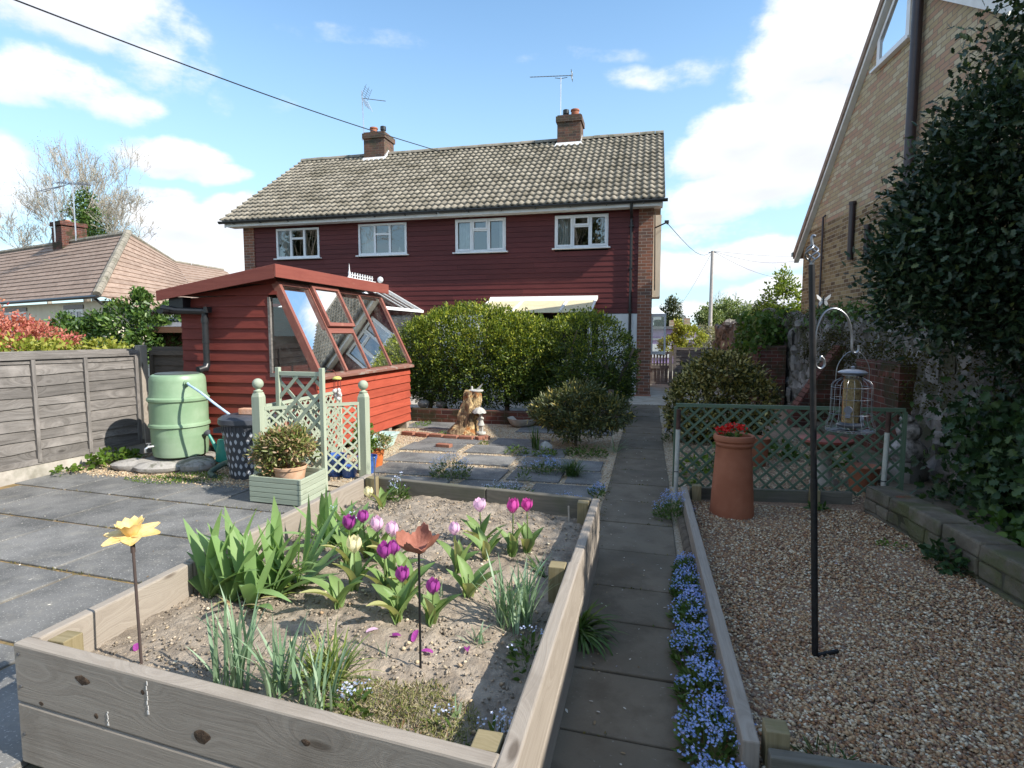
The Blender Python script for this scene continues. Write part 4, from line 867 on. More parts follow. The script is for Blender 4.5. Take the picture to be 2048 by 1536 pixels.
w.hexa([(wa.x, wa.y, 0), (wb.x, wb.y, 0), (wb.x + bk_.x * 5, wb.y + bk_.y * 5, 0), (wa.x + bk_.x * 5, wa.y + bk_.y * 5, 0), (wa.x, wa.y, 2.66), (wb.x, wb.y, 2.66), (wb.x + bk_.x * 5, wb.y + bk_.y * 5, 2.66), (wa.x + bk_.x * 5, wa.y + bk_.y * 5, 2.66)])
wl = [L1 + Vector((-.5, .5, 0)), L2 + Vector((-.5, 0, 0)), L2 + Vector((-3, 0, 0)), L1 + Vector((-1.4, 1.2, 0))]
w.hexa([(p.x, p.y, 0) for p in wl] + [(p.x, p.y, 2.26) for p in wl]); w.build('wall', M['cream'], bg_)
gt = MB(); gt.tube([E0 - bk_ * .06, E1 - bk_ * .06 + dn * .15], .06, 8); gt.tube([L1 + Vector((.1, 0, 0)), L2 + Vector((.1, 0, 0))], .05, 6); e = E1 - dn * .25; gt.tube([e, e + bk_ * .3 + Vector((.1, 0, -.35)), e + bk_ * .3 + Vector((.1, 0, -2.5))], .045, 8); gt.build('gutter', M['black'], bg_, smooth=True)
for pxl, pxr in ((5, 52), (128, 166)):
    def onw(px):
        r = px_dir(px, 600); o = Vector((0, 0, CAMH)); nrm_ = bk_; tt = (wa - o).dot(nrm_) / r.dot(nrm_); q = o + r * tt; return q
    a, b = onw(pxl), onw(pxr); a -= bk_ * .02; b -= bk_ * .02
    f = MB(); L_ = (b - a); 
    def wb_(u0, u1, z0, z1, d0=-.02, d1=.03): 
        p, q = a + L_ * u0, a + L_ * u1; f.hexa([(p.x + bk_.x * d0, p.y + bk_.y * d0, z0), (q.x + bk_.x * d0, q.y + bk_.y * d0, z0), (q.x + bk_.x * d1, q.y + bk_.y * d1, z0), (p.x + bk_.x * d1, p.y + bk_.y * d1, z0), (p.x + bk_.x * d0, p.y + bk_.y * d0, z1), (q.x + bk_.x * d0, q.y + bk_.y * d0, z1), (q.x + bk_.x * d1, q.y + bk_.y * d1, z1), (p.x + bk_.x * d1, p.y + bk_.y * d1, z1)])
    for u0, u1, z0, z1 in ((0, 1, 1.2, 1.28), (0, 1, 2.32, 2.4), (0, .06, 1.28, 2.32), (.94, 1, 1.28, 2.32), (.31, .37, 1.28, 2.32), (.63, .69, 1.28, 2.32)): wb_(u0, u1, z0, z1)
    fo = f.build('window', M['upvc'], bg_)
    f = MB(); wb_(.06, .94, 1.28, 2.32, .0, .012); f.build('pane', plain('dim_glass', (.12, .15, .18), rough=.1, spec=.6), fo)
    f = MB(); wb_(-.02, 1.02, 2.42, 2.56, -.01, .03); f.build('lintel', M['brownpipe'], fo)
ch = MB(); c0 = Vector((-24.5, 19.8, 0)); 
q = [c0 + dn * a + bk_ * b for a, b in ((-.75, -.0), (.15, -.0), (.15, .95), (-.75, .95))]
ch.hexa([(p.x, p.y, 4.6) for p in q] + [(p.x, p.y, 6.1) for p in q]); q2 = [c0 + dn * a + bk_ * b for a, b in ((-.79, -.04), (.19, -.04), (.19, .99), (-.79, .99))]; ch.hexa([(p.x, p.y, 6.15) for p in q2] + [(p.x, p.y, 6.32) for p in q2])
co = ch.build('chimney', M['brickred'], bro)
for a in (-.55, -.2):
    p = c0 + dn * a + bk_ * .4; pt = MB(); pt.lathe([(.09, 0), (.11, .12), (.09, .16)], (p.x, p.y, 6.27), 8); pt.build('chimney_pot', M['terracotta'], co)
def far_aerial(label, bx, by, h, dx):
    t = thing('tv_aerial', label, 'aerial', (bx, by, 5.4), w=True); m_ = MB(); m_.tube([(bx, by, 5.3), (bx, by, h)], .025, 6); m_.build('mast', M['silver'], t)
    e_ = MB(); e_.tube([(bx - .75 * dx, by, h + .05), (bx + .7 * dx, by + .2, h - .1)], .016, 4)
    for i in range(9): u = i / 8; x = bx + dx * (-.75 + 1.4 * u); e_.tube([(x, by - .2, h + .05 - .15 * u - .1), (x, by + .2, h + .05 - .15 * u + .1)], .01, 4)
    e_.build('elements', M['metal'], t)
far_aerial('far tv aerial standing nearest the bungalow hip with a pale bent mast', -22.7, 19.0, 7.6, 1)
far_aerial('far tv aerial rising from the side of the bungalow chimney', -23.9, 19.1, 7.5, -1)
# ------------------------------------------------------------------ trees
def grow(mb, rng, p, d, L, r, depth, tips, spread=.5, upw=.25, taper=.72, twigs=None, kids=(2, 3), seg=None):
    r = max(r, .012)
    n_ = 4 if depth > 1 else 3; pts = [Vector(p)]; dd = Vector(d).normalized()
    for i in range(n_):
        dd = (dd + Vector((rng.gauss(0, .10), rng.gauss(0, .10), rng.gauss(0, .06) + upw * .12))).normalized(); pts.append(pts[-1] + dd * (L / n_))
    mb.tube(pts, [r * (1 - (1 - taper) * i / n_) for i in range(n_ + 1)], seg or (7 if depth > 3 else 4 if depth > 1 else 3), cap=False)
    tips.append((pts[-1], dd, depth))
    if depth <= 0: return
    for i in range(rng.randint(*kids) + (1 if depth < 3 else 0)):
        k = rng.choice(pts[1:]) if i else pts[-1]
        a = rng.uniform(0, 6.28); v = dd.orthogonal().normalized(); v.rotate(Matrix.Rotation(a, 3, dd))
        nd = (dd + v * rng.uniform(spread * .5, spread * 1.25) + Vector((0, 0, upw * .4))).normalized()
        grow(mb, rng, k, nd, L * rng.uniform(.62, .85), r * taper * rng.uniform(.55, .8), depth - 1, tips, spread, upw, taper, twigs, kids, seg)
def bare_tree(label, base, H_, seed, fork=3, spread=.5, r=.28, buds=.25):
    rng = random.Random(seed); t = thing('bare_tree', label, 'tree', base, group='bare trees behind the bungalow', w=True)
    tr = MB(); tips = []; p = Vector(base); top = p + Vector((rng.uniform(-.5, .5), 0, H_ * .30)); tr.tube([p, p.lerp(top, .5) + Vector((.1, 0, 0)), top], [r, r * .85, r * .75], 9)
    tr.build('trunk', M['palebark'], t, smooth=True)
    cr = MB()
    for i in range(fork):
        a = 6.28 * i / fork + rng.uniform(-.3, .3); grow(cr, rng, top, Vector((math.cos(a) * spread * .65, math.sin(a) * spread * .65, 1)), H_ * .25, r * .42, 6, tips, spread, .45, .70, kids=(2, 3))
    cr.build('crown', M['palebark'], t)
    if buds:
        rg_ = np.random.default_rng(seed); T_ = [tuple(q) for q, d, dp in tips if dp <= 1 and rng.random() < buds]
        P = (np.array(T_)[:, None] + rg_.normal(size=(len(T_), 4, 3)) * .25).reshape(-1, 3); D, N = leafset(rg_, P, rg_.normal(size=P.shape), .3)
        leaves('buds', P, D, N, .11, .05, M['twigbud'], DIA, t)
bare_tree('tallest bare tree rising in the middle behind the bungalow chimney', (-43.4, 37.6, 2), 13.4, 3, 4, .5, .24)
bare_tree('leaning bare tree with spreading low twigs at the left edge of the sky', (-46.6, 36.5, 2), 11.0, 8, 3, .7, .20, .12)
bare_tree('slimmer bare tree standing nearest the red boarded house', (-40.9, 37.4, 2), 10.6, 5, 3, .75, .18, .12)
bare_tree('bare tree behind the viewer mirrored in the right hand window', (-5.6, -17, 0), 15., 21, 5, .6, .2, .1)
bare_tree('bare tree behind the viewer mirrored in the far left window', (-28.5, -15, 0), 15., 22, 5, .6, .2, .1)
def leafy_tree(name, label, base, ells, m, trunk_r, per, spread, L, Wd, seed, cat='tree', shape=HEX, group=None, limbs=5, barkm='bark', inner=.4, trunk_to=None):
    rng = np.random.default_rng(seed); t = thing(name, label, cat, base, group=group, w=True); r3 = random.Random(seed)
    tr = MB(); top = Vector(trunk_to or (ells[0][0], ells[0][1], ells[0][2])); b = Vector(base); mid = b.lerp(top, .5) + Vector((r3.uniform(-.1, .1), 0, 0)) * (top - b).length * .2
    tr.tube([b, mid, top], [trunk_r, trunk_r * .75, trunk_r * .45], 8)
    for i in range(limbs):
        e = r3.choice(ells); a = r3.uniform(0, 6.28); q = Vector((e[0] + e[3] * .8 * math.cos(a), e[1] + e[4] * .8 * math.sin(a), e[2] + e[5] * r3.uniform(-.3, .7))); s_ = b.lerp(top, r3.uniform(.4, .95))
        tr.tube([s_, s_.lerp(q, .5) + Vector((0, 0, .08 * (q - s_).length)), q], [trunk_r * .4, trunk_r * .25, trunk_r * .1], 5)
    tr.build('trunk', M[barkm], t, smooth=True)
    P, O = clumpy(rng, ells, per, spread, inner); D, N = leafset(rng, P, O)
    leaves('crown', P, D, N, rng.uniform(L * .7, L * 1.25, len(P)), rng.uniform(Wd * .7, Wd * 1.2, len(P)), M[m], shape, t); return t
leafy_tree('ivy_clad_tree', 'dark green ivy covered tree trunk among the bare trees behind the chimney', (-43.4, 37.0, 2), [(-43.4, 37, 9.6, 1.0, 1, 3.0, 60), (-42.6, 37, 9.0, 1.2, 1, 2.0, 50), (-44.2, 37, 8.5, 1.1, 1, 1.8, 45), (-43.2, 37, 11.0, .5, .5, 1.3, 22)], 'camellia', .3, 34, .26, .22, .12, 31)
for lab, x, y in (('dark evergreen tree behind the viewer mirrored in the right hand window', -6.2, -21), ('dark evergreen tree behind the viewer mirrored in the far left window', -30.5, -19)):
    leafy_tree('evergreen_tree', lab, (x, y, 0), [(x, y, 4, 2.6, 2.4, 2.5, 90), (x + .5, y, 7, 2.2, 2, 2.4, 80), (x, y, 10, 1.6, 1.5, 2.2, 50), (x - 1.2, y, 5.8, 1.8, 1.6, 2.2, 60)], 'conifer', .3, 50, .45, .4, .2, 120)
# shrubs behind the fence
leafy_tree('red_shrub', 'rounded shrub with red and pink young leaves behind the grey fence', (-8.9, 5.4, 0), [(-9.0, 5.6, 1.42, 1.15, .8, .62, 190), (-8.1, 5.9, 1.25, .7, .6, .42, 80), (-9.9, 5.2, 1.6, .9, .7, .58, 90)], 'red_leaf', .05, 60, .05, .048, .022, 41, 'shrub', inner=.8)
leafy_tree('lime_shrub', 'low lime green shrub peeping over the grey fence top', (-7.75, 5.7, 0), [(-7.7, 5.5, 1.25, .75, .4, .25, 60), (-8.7, 5.0, 1.22, .9, .4, .3, 70), (-7.1, 6.15, 1.24, .28, .3, .2, 18)], 'lime', .03, 52, .05, .06, .035, 42, 'shrub', inner=.7)
leafy_tree('camellia_bush', 'upright dark green camellia bush before the cream bungalow wall', (-10.2, 8.9, 0), [(-10.4, 8.9, 1.25, .8, .7, .55, 80), (-9.6, 9.0, 1.5, .5, .6, .65, 74), (-9.2, 9.1, 1.45, .42, .5, .55, 46), (-9.45, 9.0, 2.1, .16, .2, .3, 14), (-10.9, 8.8, 1.55, .2, .25, .3, 14), (-10.2, 8.9, 1.8, .25, .25, .22, 14), (-8.9, 9.2, 1.85, .2, .25, .2, 12)], 'camellia', .06, 46, .06, .085, .045, 43, 'bush', inner=.5)
# neighbour's small brown shed
ns = thing('brown_shed', 'small brown timber shed with a grey felt pitched roof beyond the fence', 'shed', (-9, 9.6, 0), w=True)
b = MB(); zz = .1
while zz < 1.55: b.box(-9.15, -7.6, 9.3, 11, zz, zz + .11, 'grain'); zz += .115
b.build('wall', M['brownshed'], ns)
rf = MB(); rf.hexa([(-9.35, 8.95, 1.64), (-7.4, 8.95, 1.64), (-7.4, 10.2, 2.02), (-9.35, 10.2, 2.02), (-9.35, 8.95, 1.68), (-7.4, 8.95, 1.68), (-7.4, 10.2, 2.06), (-9.35, 10.2, 2.06)]); rf.hexa([(-9.35, 10.2, 2.02), (-7.4, 10.2, 2.02), (-7.4, 11.4, 1.6), (-9.35, 11.4, 1.6), (-9.35, 10.2, 2.06), (-7.4, 10.2, 2.06), (-7.4, 11.4, 1.64), (-9.35, 11.4, 1.64)]); rf.build('roof', M['felt'], ns)
fb = MB(); fb.bar((-9.37, 8.94, 1.62), (-7.4, 8.94, 1.62), .03, .11); fb.bar((-9.37, 8.94, 1.62), (-9.37, 10.2, 2.0), .03, .10); fb.build('fascia', M['brownshed'], ns)
# ------------------------------------------------------------------ things seen through the gap on the right
mv = thing('mauve_building', 'low mauve painted building with white trim glimpsed beyond the garden gate', 'building', (2, 31, 0), w=True)
b = MB(); b.box(-3, 2.35, 31, 36, 0, 1.78); b.build('wall', M['mauve'], mv)
b = MB(); b.box(-3.2, 2.5, 30.8, 36, 1.783, 1.92); b.build('roof', M['felt'], mv)
b = MB(); b.box(-3, 2.35, 30.96, 30.997, 1.22, 1.30); b.box(.1, 1.1, 30.95, 30.997, .3, 1.0); b.build('trim', M['upvc'], mv)
b = MB(); b.hexa([(-1.5, 29.6, 2.45), (.75, 29.6, 2.45), (.75, 30.7, 2.45), (-1.5, 30.7, 2.45), (-1.5, 29.6, 2.52), (.75, 29.6, 2.52), (.4, 30.7, 2.85), (-1.5, 30.7, 2.85)]); b.box(-1.5, .55, 29.7, 30.7, 2.25, 2.447); b.build('porch_roof', M['whitepaint'], mv)
b = MB(); b.box(1.75, 2.05, 31.5, 31.9, 1.93, 2.35); b.box(1.0, 1.25, 31.5, 31.9, 1.93, 2.25); b.build('chimney', M['brickyellow'], mv)
gt = thing('garden_gate', 'low weathered picket gate beside the house corner', 'gate', (.3, 17.2, .05), w=True)
for i in range(6): x = .04 + i * .085; b = MB(); b.box(x, x + .05, 17.2, 17.22, .62, .98); b.build('picket', M['fence'], gt)
b = MB()
for i in range(5): x = .02 + i * .105; b.box(x, x + .102, 17.2, 17.22, .1, .55)
b.build('lower_boards', M['fence'], gt)
b = MB(); b.box(-.0, .56, 17.17, 17.197, .54, .63); b.box(.0, .56, 17.17, 17.197, .96, 1.02); b.box(0, .56, 17.17, 17.197, .08, .14); b.build('rail', M['fence'], gt)
b = MB(); b.box(.56, .66, 17.12, 17.24, .05, 1.02); b.build('post', M['fence'], gt)
fp = thing('fence_panel', 'short lapped fence panel standing between gate and stone wall', 'fence', (1.2, 17.2, .05), w=True)
b = MB(); zz = .3
while zz < 1.1: b.hexa([(.74, 17.18, zz), (1.9, 17.18, zz), (1.9, 17.21, zz), (.74, 17.21, zz), (.74, 17.20, zz + .13), (1.9, 17.20, zz + .13), (1.9, 17.21, zz + .13), (.74, 17.21, zz + .13)], 'grain'); zz += .115
b.build('boards', M['fence'], fp)
b = MB(); b.box(.68, .76, 17.13, 17.24, .05, 1.22); b.box(.76, 1.9, 17.13, 17.177, 1.1, 1.15); 
for x in (1.1, 1.45): b.box(x, x + .035, 17.14, 17.177, .3, 1.1)
b.build('frame', M['fence'], fp)
leafy_tree('yellow_green_shrub', 'bright yellow green shrub growing above the short fence panel', (1.2, 20.5, 0), [(.75, 20.6, 1.15, .5, .4, .4, 40), (1.3, 20.7, 1.4, .55, .4, .4, 50), (1.0, 20.6, 1.75, .18, .2, .3, 12)], 'lime', .05, 40, .06, .08, .045, 51, 'shrub')
leafy_tree('conifer', 'dark pointed conifer beyond the mauve building', (2.0, 60, 0), [(2.1, 60, 1.5, 1.9, 1.5, 1.0, 40), (2.0, 60, 2.4, 1.5, 1.3, 1.0, 36), (2.1, 60, 3.4, 1.1, 1, 1.0, 26), (2.2, 60, 4.3, .55, .6, .7, 12), (1.2, 60, 2.6, .8, .8, .9, 16)], 'conifer', .2, 60, .22, .25, .10, 52)
for i, (cx, cy2, cz, r, lab, m) in enumerate([(6.2, 62, 2.6, 1.5, 'pale round tree seen behind the grey telegraph pole', 'farleaf'), (8.6, 63, 3.0, 2.0, 'wide pale tree seen just past the telegraph pole', 'farleaf'), (12.2, 66, 3.0, 1.8, 'small dark far tree beside the distant gabled roof', 'conifer')]):
    leafy_tree('far_tree', lab, (cx, cy2, 0), [(cx, cy2, cz, r, r, r * .9, 50), (cx + r * .5, cy2, cz - .8, r * .9, r, r * .7, 40), (cx - r * .4, cy2, cz + .7, r * .6, r * .6, r * .6, 26)], m, .2, 46, .28, .26, .14, 60 + i, group='far trees beyond the gap')
ft = random.Random(9); t = thing('bare_tree', 'far leafless tree with fine pale twigs behind the telegraph pole', 'tree', (9, 70, 0), group='bare trees in the gap', w=True)
tr = MB(); tips = []; tr.tube([(9, 70, 0), (9, 70, 2.2)], [.2, .15], 6); tr.build('trunk', M['palebark'], t); cr = MB()
for i in range(5): grow(cr, ft, (9, 70, 2.2), (math.cos(i * 1.3) * .9, .2, .75), 1.6, .06, 4, tips, .7, .3, .7)
cr.build('crown', M['palebark'], t)
b = MB(); b.prism([(10.2, 64, 1.5), (12.6, 64, 1.5), (12.6, 64, 4.1)], (0, 5, 0)); fh = thing('far_house_roof', 'brown gabled roof of a distant house beyond the stone wall', 'house', (11, 64, 0), w=True); b.build('roof', M['plaintile'], fh); b = MB(); b.box(10.4, 12.6, 64.2, 69, 0, 1.497); b.build('wall', M['cream'], fh)
leafy_tree('far_hedge_shrub', 'pale tan far shrub at the foot of the telegraph pole', (4.3, 38, 0), [(3.6, 38, 1.3, 1.4, .8, .7, 50), (5.2, 38, 1.35, 1.2, .8, .7, 40)], 'twigbud', .05, 40, .14, .12, .05, 66, 'shrub')
tp_ = thing('telegraph_pole', 'tall pale telegraph pole carrying thin wires beyond the wall', 'pole', (4.0, 40, 0), w=True)
q0 = at(1420, 655, 40.0); q1 = at(1425, 502, 40.0)
m_ = MB(); m_.tube([(q0.x, q0.y, 0), tuple(q1)], [.14, .10], 10); m_.build('shaft', plain('pole_wood', (.40, .36, .33), rough=.8, var=.1), tp_, smooth=True)
m_ = MB()
m_.bar(q1 + Vector((-.25, 0, -.1)), q1 + Vector((.25, 0, -.1)), .06, .06); m_.build('crossarm', M['metal'], tp_)
m_ = MB()
for e in (Vector((HX1 + .33, HY + .3, 4.2)), at(1600, 560, 45), at(1335, 640, 60), at(1700, 500, 60), at(1605, 520, 50)):
    m_.tube([q1.lerp(e, t / 8) - Vector((0, 0, .5 * math.sin(math.pi * t / 8))) for t in range(9)], .011, 4)
m_.build('wires', M['rod'], tp_)
sl2 = thing('street_lamp', 'thin pale street lamp above the ivy topped wall', 'street lamp', (6.05, 32.4, 0), w=True)
m_ = MB(); m_.tube([(6.05, 32.4, 0), (6.05, 32.4, 2.75)], .045, 8); m_.build('column', M['silver'], sl2); m_ = MB(); m_.lathe([(.05, 0), (.13, .06), (.16, .12), (.10, .16)], (6.05, 32.4, 2.72), 10); m_.build('lantern', M['silver'], sl2)
leafy_tree('spring_tree', 'young yellow green spring tree against the corner of the brick gable', (3.95, 19.0, 0), [(3.9, 18.8, 1.7, .75, .5, .7, 70), (3.75, 18.8, 2.5, .5, .4, .6, 34), (3.95, 18.9, 3.1, .28, .3, .45, 16), (3.3, 18.7, 1.8, .45, .4, .45, 26), (4.3, 18.9, 2.3, .4, .4, .7, 34)], 'spring', .05, 26, .09, .11, .055, 53, inner=.3)
# ivy over the far end of the wall and ferns on top
def creeper(name, label, cat, m, pts_c, per, spread, L, Wd, seed, shape=HEX, outd=(-1, -.2, .1)):
    rng = np.random.default_rng(seed); c = np.array(pts_c); P = (c[:, None] + rng.normal(size=(len(c), per, 3)) * np.array(spread)).reshape(-1, 3)
    O = np.tile(np.array(outd, float), (len(P), 1)) + rng.normal(size=P.shape) * .4; D = unit(rng.normal(size=P.shape) * .7 + np.array([-.2, 0, -.35])); N = unit(O + rng.normal(size=P.shape) * .3)
    t = thing(name, label, cat, tuple(c.mean(0) * np.array([1, 1, 0])), w=True)
    st_ = MB(); r3 = random.Random(seed)
    for i in range(6): a, b_ = r3.choice(pts_c), r3.choice(pts_c); st_.tube([Vector(a), Vector(a).lerp(Vector(b_), .5) + Vector((.05, 0, 0)), Vector(b_)], .012, 5)
    st_.build('stems', M['bark'], t); leaves('foliage', P, D, N, rng.uniform(L * .7, L * 1.2, len(P)), rng.uniform(Wd * .7, Wd * 1.2, len(P)), M[m], shape, t); return t
ri = random.Random(77)
creeper('ivy', 'light green ivy tumbling over the top of the far wall', 'ivy', 'ivylight', [(2.3 + ri.uniform(-.1, .5), ri.uniform(13.0, 15.5), ri.uniform(1.2, 1.95)) for _ in range(70)], 34, (.09, .12, .1), .10, .09, 71)
creeper('fern_clump', 'ragged fern and bramble growth on top of the stone wall under the gable', 'plant', 'camellia', [(2.9 + ri.uniform(0, .5), ri.uniform(8.5, 13.2), ri.uniform(1.65, 2.0)) for _ in range(60)], 22, (.1, .14, .09), .10, .035, 72, outd=(-.4, 0, 1))
creeper('ivy', 'dark ivy sprawling over the near end of the stone wall below the holly', 'ivy', 'ivy', [(ri.uniform(2.45, 3.2) + max(0, (z - .9)) * .3, ri.uniform(3.9, 5.6), z) for z in [ri.uniform(.05, 1.0) for _ in range(230)]], 24, (.10, .13, .10), .075, .065, 73, HOL)
creeper('ground_ivy', 'bright leafy ground ivy behind the low brick edging', 'plant', 'ivylight', [(ri.uniform(2.1, 2.9), ri.uniform(2.7, 4.3), ri.uniform(.15, .38)) for _ in range(90)], 22, (.08, .09, .05), .06, .05, 74, HEX, (-.3, -.3, 1))
# holly tree
leafy_tree('holly_tree', 'large dark glossy holly tree hanging over the stone wall', (3.15, 5.3, .1), [(2.75, 4.9, 2.15, .95, 1.0, .75, 300), (2.9, 4.7, 3.0, .85, .9, .75, 240), (3.5, 4.2, 2.6, 1.1, 1.2, 1.3, 260), (2.15, 5.0, 1.85, .45, .5, .38, 80), (2.05, 4.9, 2.5, .25, .3, .30, 40), (2.3, 4.8, 2.75, .4, .5, .5, 110), (2.2, 4.9, 2.2, .5, .5, .4, 110), (2.45, 4.8, 3.45, .28, .3, .3, 30), (3.1, 4.4, 3.7, .5, .6, .4, 60), (1.95, 5.0, 2.05, .25, .3, .2, 24), (3.0, 4.6, 1.5, .6, .8, .35, 90), (3.9, 3.0, 2.6, 1.0, 1.1, 1.5, 160), (2.62, 4.6, 3.9, .28, .35, .35, 26)], 'holly', .09, 34, .085, .062, .034, 81, 'tree', HOL, inner=.55, limbs=14, trunk_to=(3.2, 4.7, 3.0))
# unseen outbuilding added outside the frame so its roof edge shades the near path
of = thing('added_outbuilding', 'unseen brick outbuilding with a flat felt roof, added to shade the gravel bed', 'building', (3.25, .5, 0), w=True)
b = MB(); b.box(3.3, 6.0, -4.0, 4.6, 0, 2.86); b.build('wall', M['brickred'], of)
b = MB(); b.box(3.2, 6.1, -4.1, 4.7, 2.863, 2.99); b.build('roof', M['felt'], of)
# ------------------------------------------------------------------ lap fence along the left
FXA, FYA, FXB, FYB = -6.40, 6.06, -6.62, 3.2
fe = thing('lap_fence', 'weathered grey overlap fence panel lit by the sun along the patio', 'fence', (-6.5, 5, 0), w=True)
def FP(t, d, z): # t metres from the far post towards the camera, d out of the fence face
    dx, dy = FXB - FXA, FYB - FYA; L = math.hypot(dx, dy); ux, uy = dx / L, dy / L; return (FXA + ux * t - uy * d, FYA + uy * t + ux * d, z)
def fbox(mb, t0, t1, d0, d1, z0, z1, dz=0., dt=0.):
    mb.hexa([FP(t0, d0, z0), FP(t1, d0, z0), FP(t1, d1 , z0), FP(t0, d1, z0), FP(t0 + dt, d0, z1), FP(t1 + dt, d0, z1), FP(t1 + dt, d1 - dz, z1), FP(t0 + dt, d1 - dz, z1)], 'grain')
# orientation: make d positive towards +X
if FP(0, 1, 0)[0] < FXA: _FP = FP; FP = lambda t, d, z: _FP(t, -d, z)
r5 = random.Random(15); bd = MB(); z = .16
while z < 1.27:
    h = r5.uniform(.105, .125)
    for k in range(12):                              # wavy edged board in short lengths
        pass
    n_ = 14; L = 5.2; ph = r5.uniform(0, 6)
    b0 = len(bd.v)
    for i in range(n_ + 1):
        t = L * i / n_; w_ = .008 * math.sin(t * 3 + ph) + .005 * math.sin(t * 8 + ph * 2)
        for d, zz in ((.030, z + w_), (.012, z + h + .03), (.004, z + h + .03), (.018, z + w_)): bd.v.append(FP(.03 + t, d, zz))
    for i in range(n_):
        a = b0 + i * 4; c = a + 4; o_ = r5.uniform(0, 30) if i == 0 else o_
        for k in range(4):
            k2 = (k + 1) % 4; bd.f.append((a + k, a + k2, c + k2, c + k)); bd.mi.append(0); u0, u1 = L * i / n_ + ph * 5, L * (i + 1) / n_ + ph * 5
            vv = {0: (0, .13), 1: (.13, .14), 2: (.14, .27), 3: (.27, .28)}[k]; bd.uv += [(u0, vv[0] + ph), (u0, vv[1] + ph), (u1, vv[1] + ph), (u1, vv[0] + ph)]
    z += h
bo = bd.build('boards', M['fence'], fe, smooth=True, ang=30)
fr_ = MB(); fbox(fr_, .0, 5.2, .02, .05, 1.27, 1.335); fbox(fr_, .0, 5.2, .018, .045, .13, .19)
fr_.build('frame', M['fence'], fe)
for t in (.02, .66, 1.22, 1.80, 2.5, 3.2): fr_ = MB(); fbox(fr_, t, t + .04, .025, .055, .10 if t > 1.7 else .15, 1.268, 0, .03 if t > 1.7 else 0); fr_.build('batten', M['fence'], fe)
gb = MB(); fbox(gb, -.02, 5.2, -.01, .035, -.05, .125); gb.build('gravel_board', M['concrete'], fe)
ps = MB(); fbox(ps, -.11, -.015, -.04, .06, -.05, 1.40); fo = ps.build('post', M['sleeper'], fe, bevel=.006)
f2 = thing('lap_fence', 'dark shaded fence panel between the water butt and the red shed', 'fence', (-6, 6.35, 0), w=True)
bd = MB(); z = .1
while z < 1.26: bd.hexa([(-6.36, 6.25, z), (-5.2, 6.25, z), (-5.2, 6.28, z), (-6.36, 6.28, z), (-6.36, 6.268, z + .13), (-5.2, 6.268, z + .13), (-5.2, 6.28, z + .13), (-6.36, 6.28, z + .13)], 'grain'); z += .115
bd.build('boards', M['fence_dark'], f2); b = MB(); b.box(-6.36, -5.2, 6.22, 6.27, 1.27, 1.33, 'grain'); b.box(-6.36, -6.32, 6.215, 6.247, .1, 1.27, 'grain'); b.build('frame', M['fence_dark'], f2)
# ------------------------------------------------------------------ red potting shed
SY0, SY1, SXL = 6.05, 8.72, -5.66; TX, TZ, BX, BZ = -4.30, 2.16, -3.80, 1.07
sd = thing('potting_shed', 'red timber potting shed with a sloping glazed front and a mono pitch roof', 'shed', (-4.7, 7.4, 0), w=True)
def topz(x): return 1.98 + (x - SXL) / (TX - SXL) * (2.20 - 1.98)
cl = MB(); z = .16; rh = .132
WXL, WZ0, WZ1 = -4.42, 1.06, 1.97
while z < 2.2:
    zt = z + rh
    def brd(a, b): # one board of the end wall facing -Y
        if b - a < .02: return
        w_ = r5.uniform(-.003, .003)
        za, zb = min(zt + .012, topz(a)), min(zt + .012, topz(b))
        if za <= z + .01 and zb <= z + .01: return
        za, zb = max(za, z + .01), max(zb, z + .01)
        cl.hexa([(a, SY0 - .024 + w_, z), (b, SY0 - .024 - w_, z), (b, SY0 + .01, z), (a, SY0 + .01, z), (a, SY0 - .004, za), (b, SY0 - .004, zb), (b, SY0 + .01, zb), (a, SY0 + .01, za)], 'grain')
    xr = BX if zt <= BZ else BX + (TX - BX) * min(1, (zt - BZ) / (TZ - BZ))
    if z > WZ0 - .06 and z < WZ1 - .02: brd(SXL, WXL)
    else: brd(SXL, xr - .0)
    z += rh
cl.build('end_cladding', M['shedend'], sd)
cl = MB(); z = .14; k = 7; rh2 = (BZ - .05 - z) / k
for i in range(k):
    cl.hexa([(BX - .01, SY0 - .02, z), (BX + .022, SY0 - .02, z), (BX + .022, SY1, z), (BX - .01, SY1, z), (BX - .01, SY0 - .02, z + rh2), (BX + .002, SY0 - .02, z + rh2), (BX + .002, SY1, z + rh2), (BX - .01, SY1, z + rh2)], 'grain'); z += rh2
cl.build('front_cladding', M['shedred'], sd)
bk = MB(); bk.box(SXL, SXL + .03, SY0 + .01, SY1, .16, 1.96); bk.prism([(SXL, SY1 - .03, .16), (BX - .012, SY1 - .03, .16), (BX - .012, SY1 - .03, BZ), (TX, SY1 - .03, TZ), (SXL, SY1 - .03, 1.96)], (0, .03, 0)); bk.build('back_wall', M['shedend'], sd)
fl = MB(); fl.box(SXL + .03, BX - .012, SY0 + .012, SY1 - .03, .13, .155); fl.build('floor', M['brownshed'], sd)
for y in (SY0 + .3, SY0 + 1.1, SY0 + 1.9, SY1 - .12): br = MB(); br.box(-5.6, BX - .01, y, y + .10, -.02, .128, 'grain'); br.build('bearer', M['sleeper'], sd)
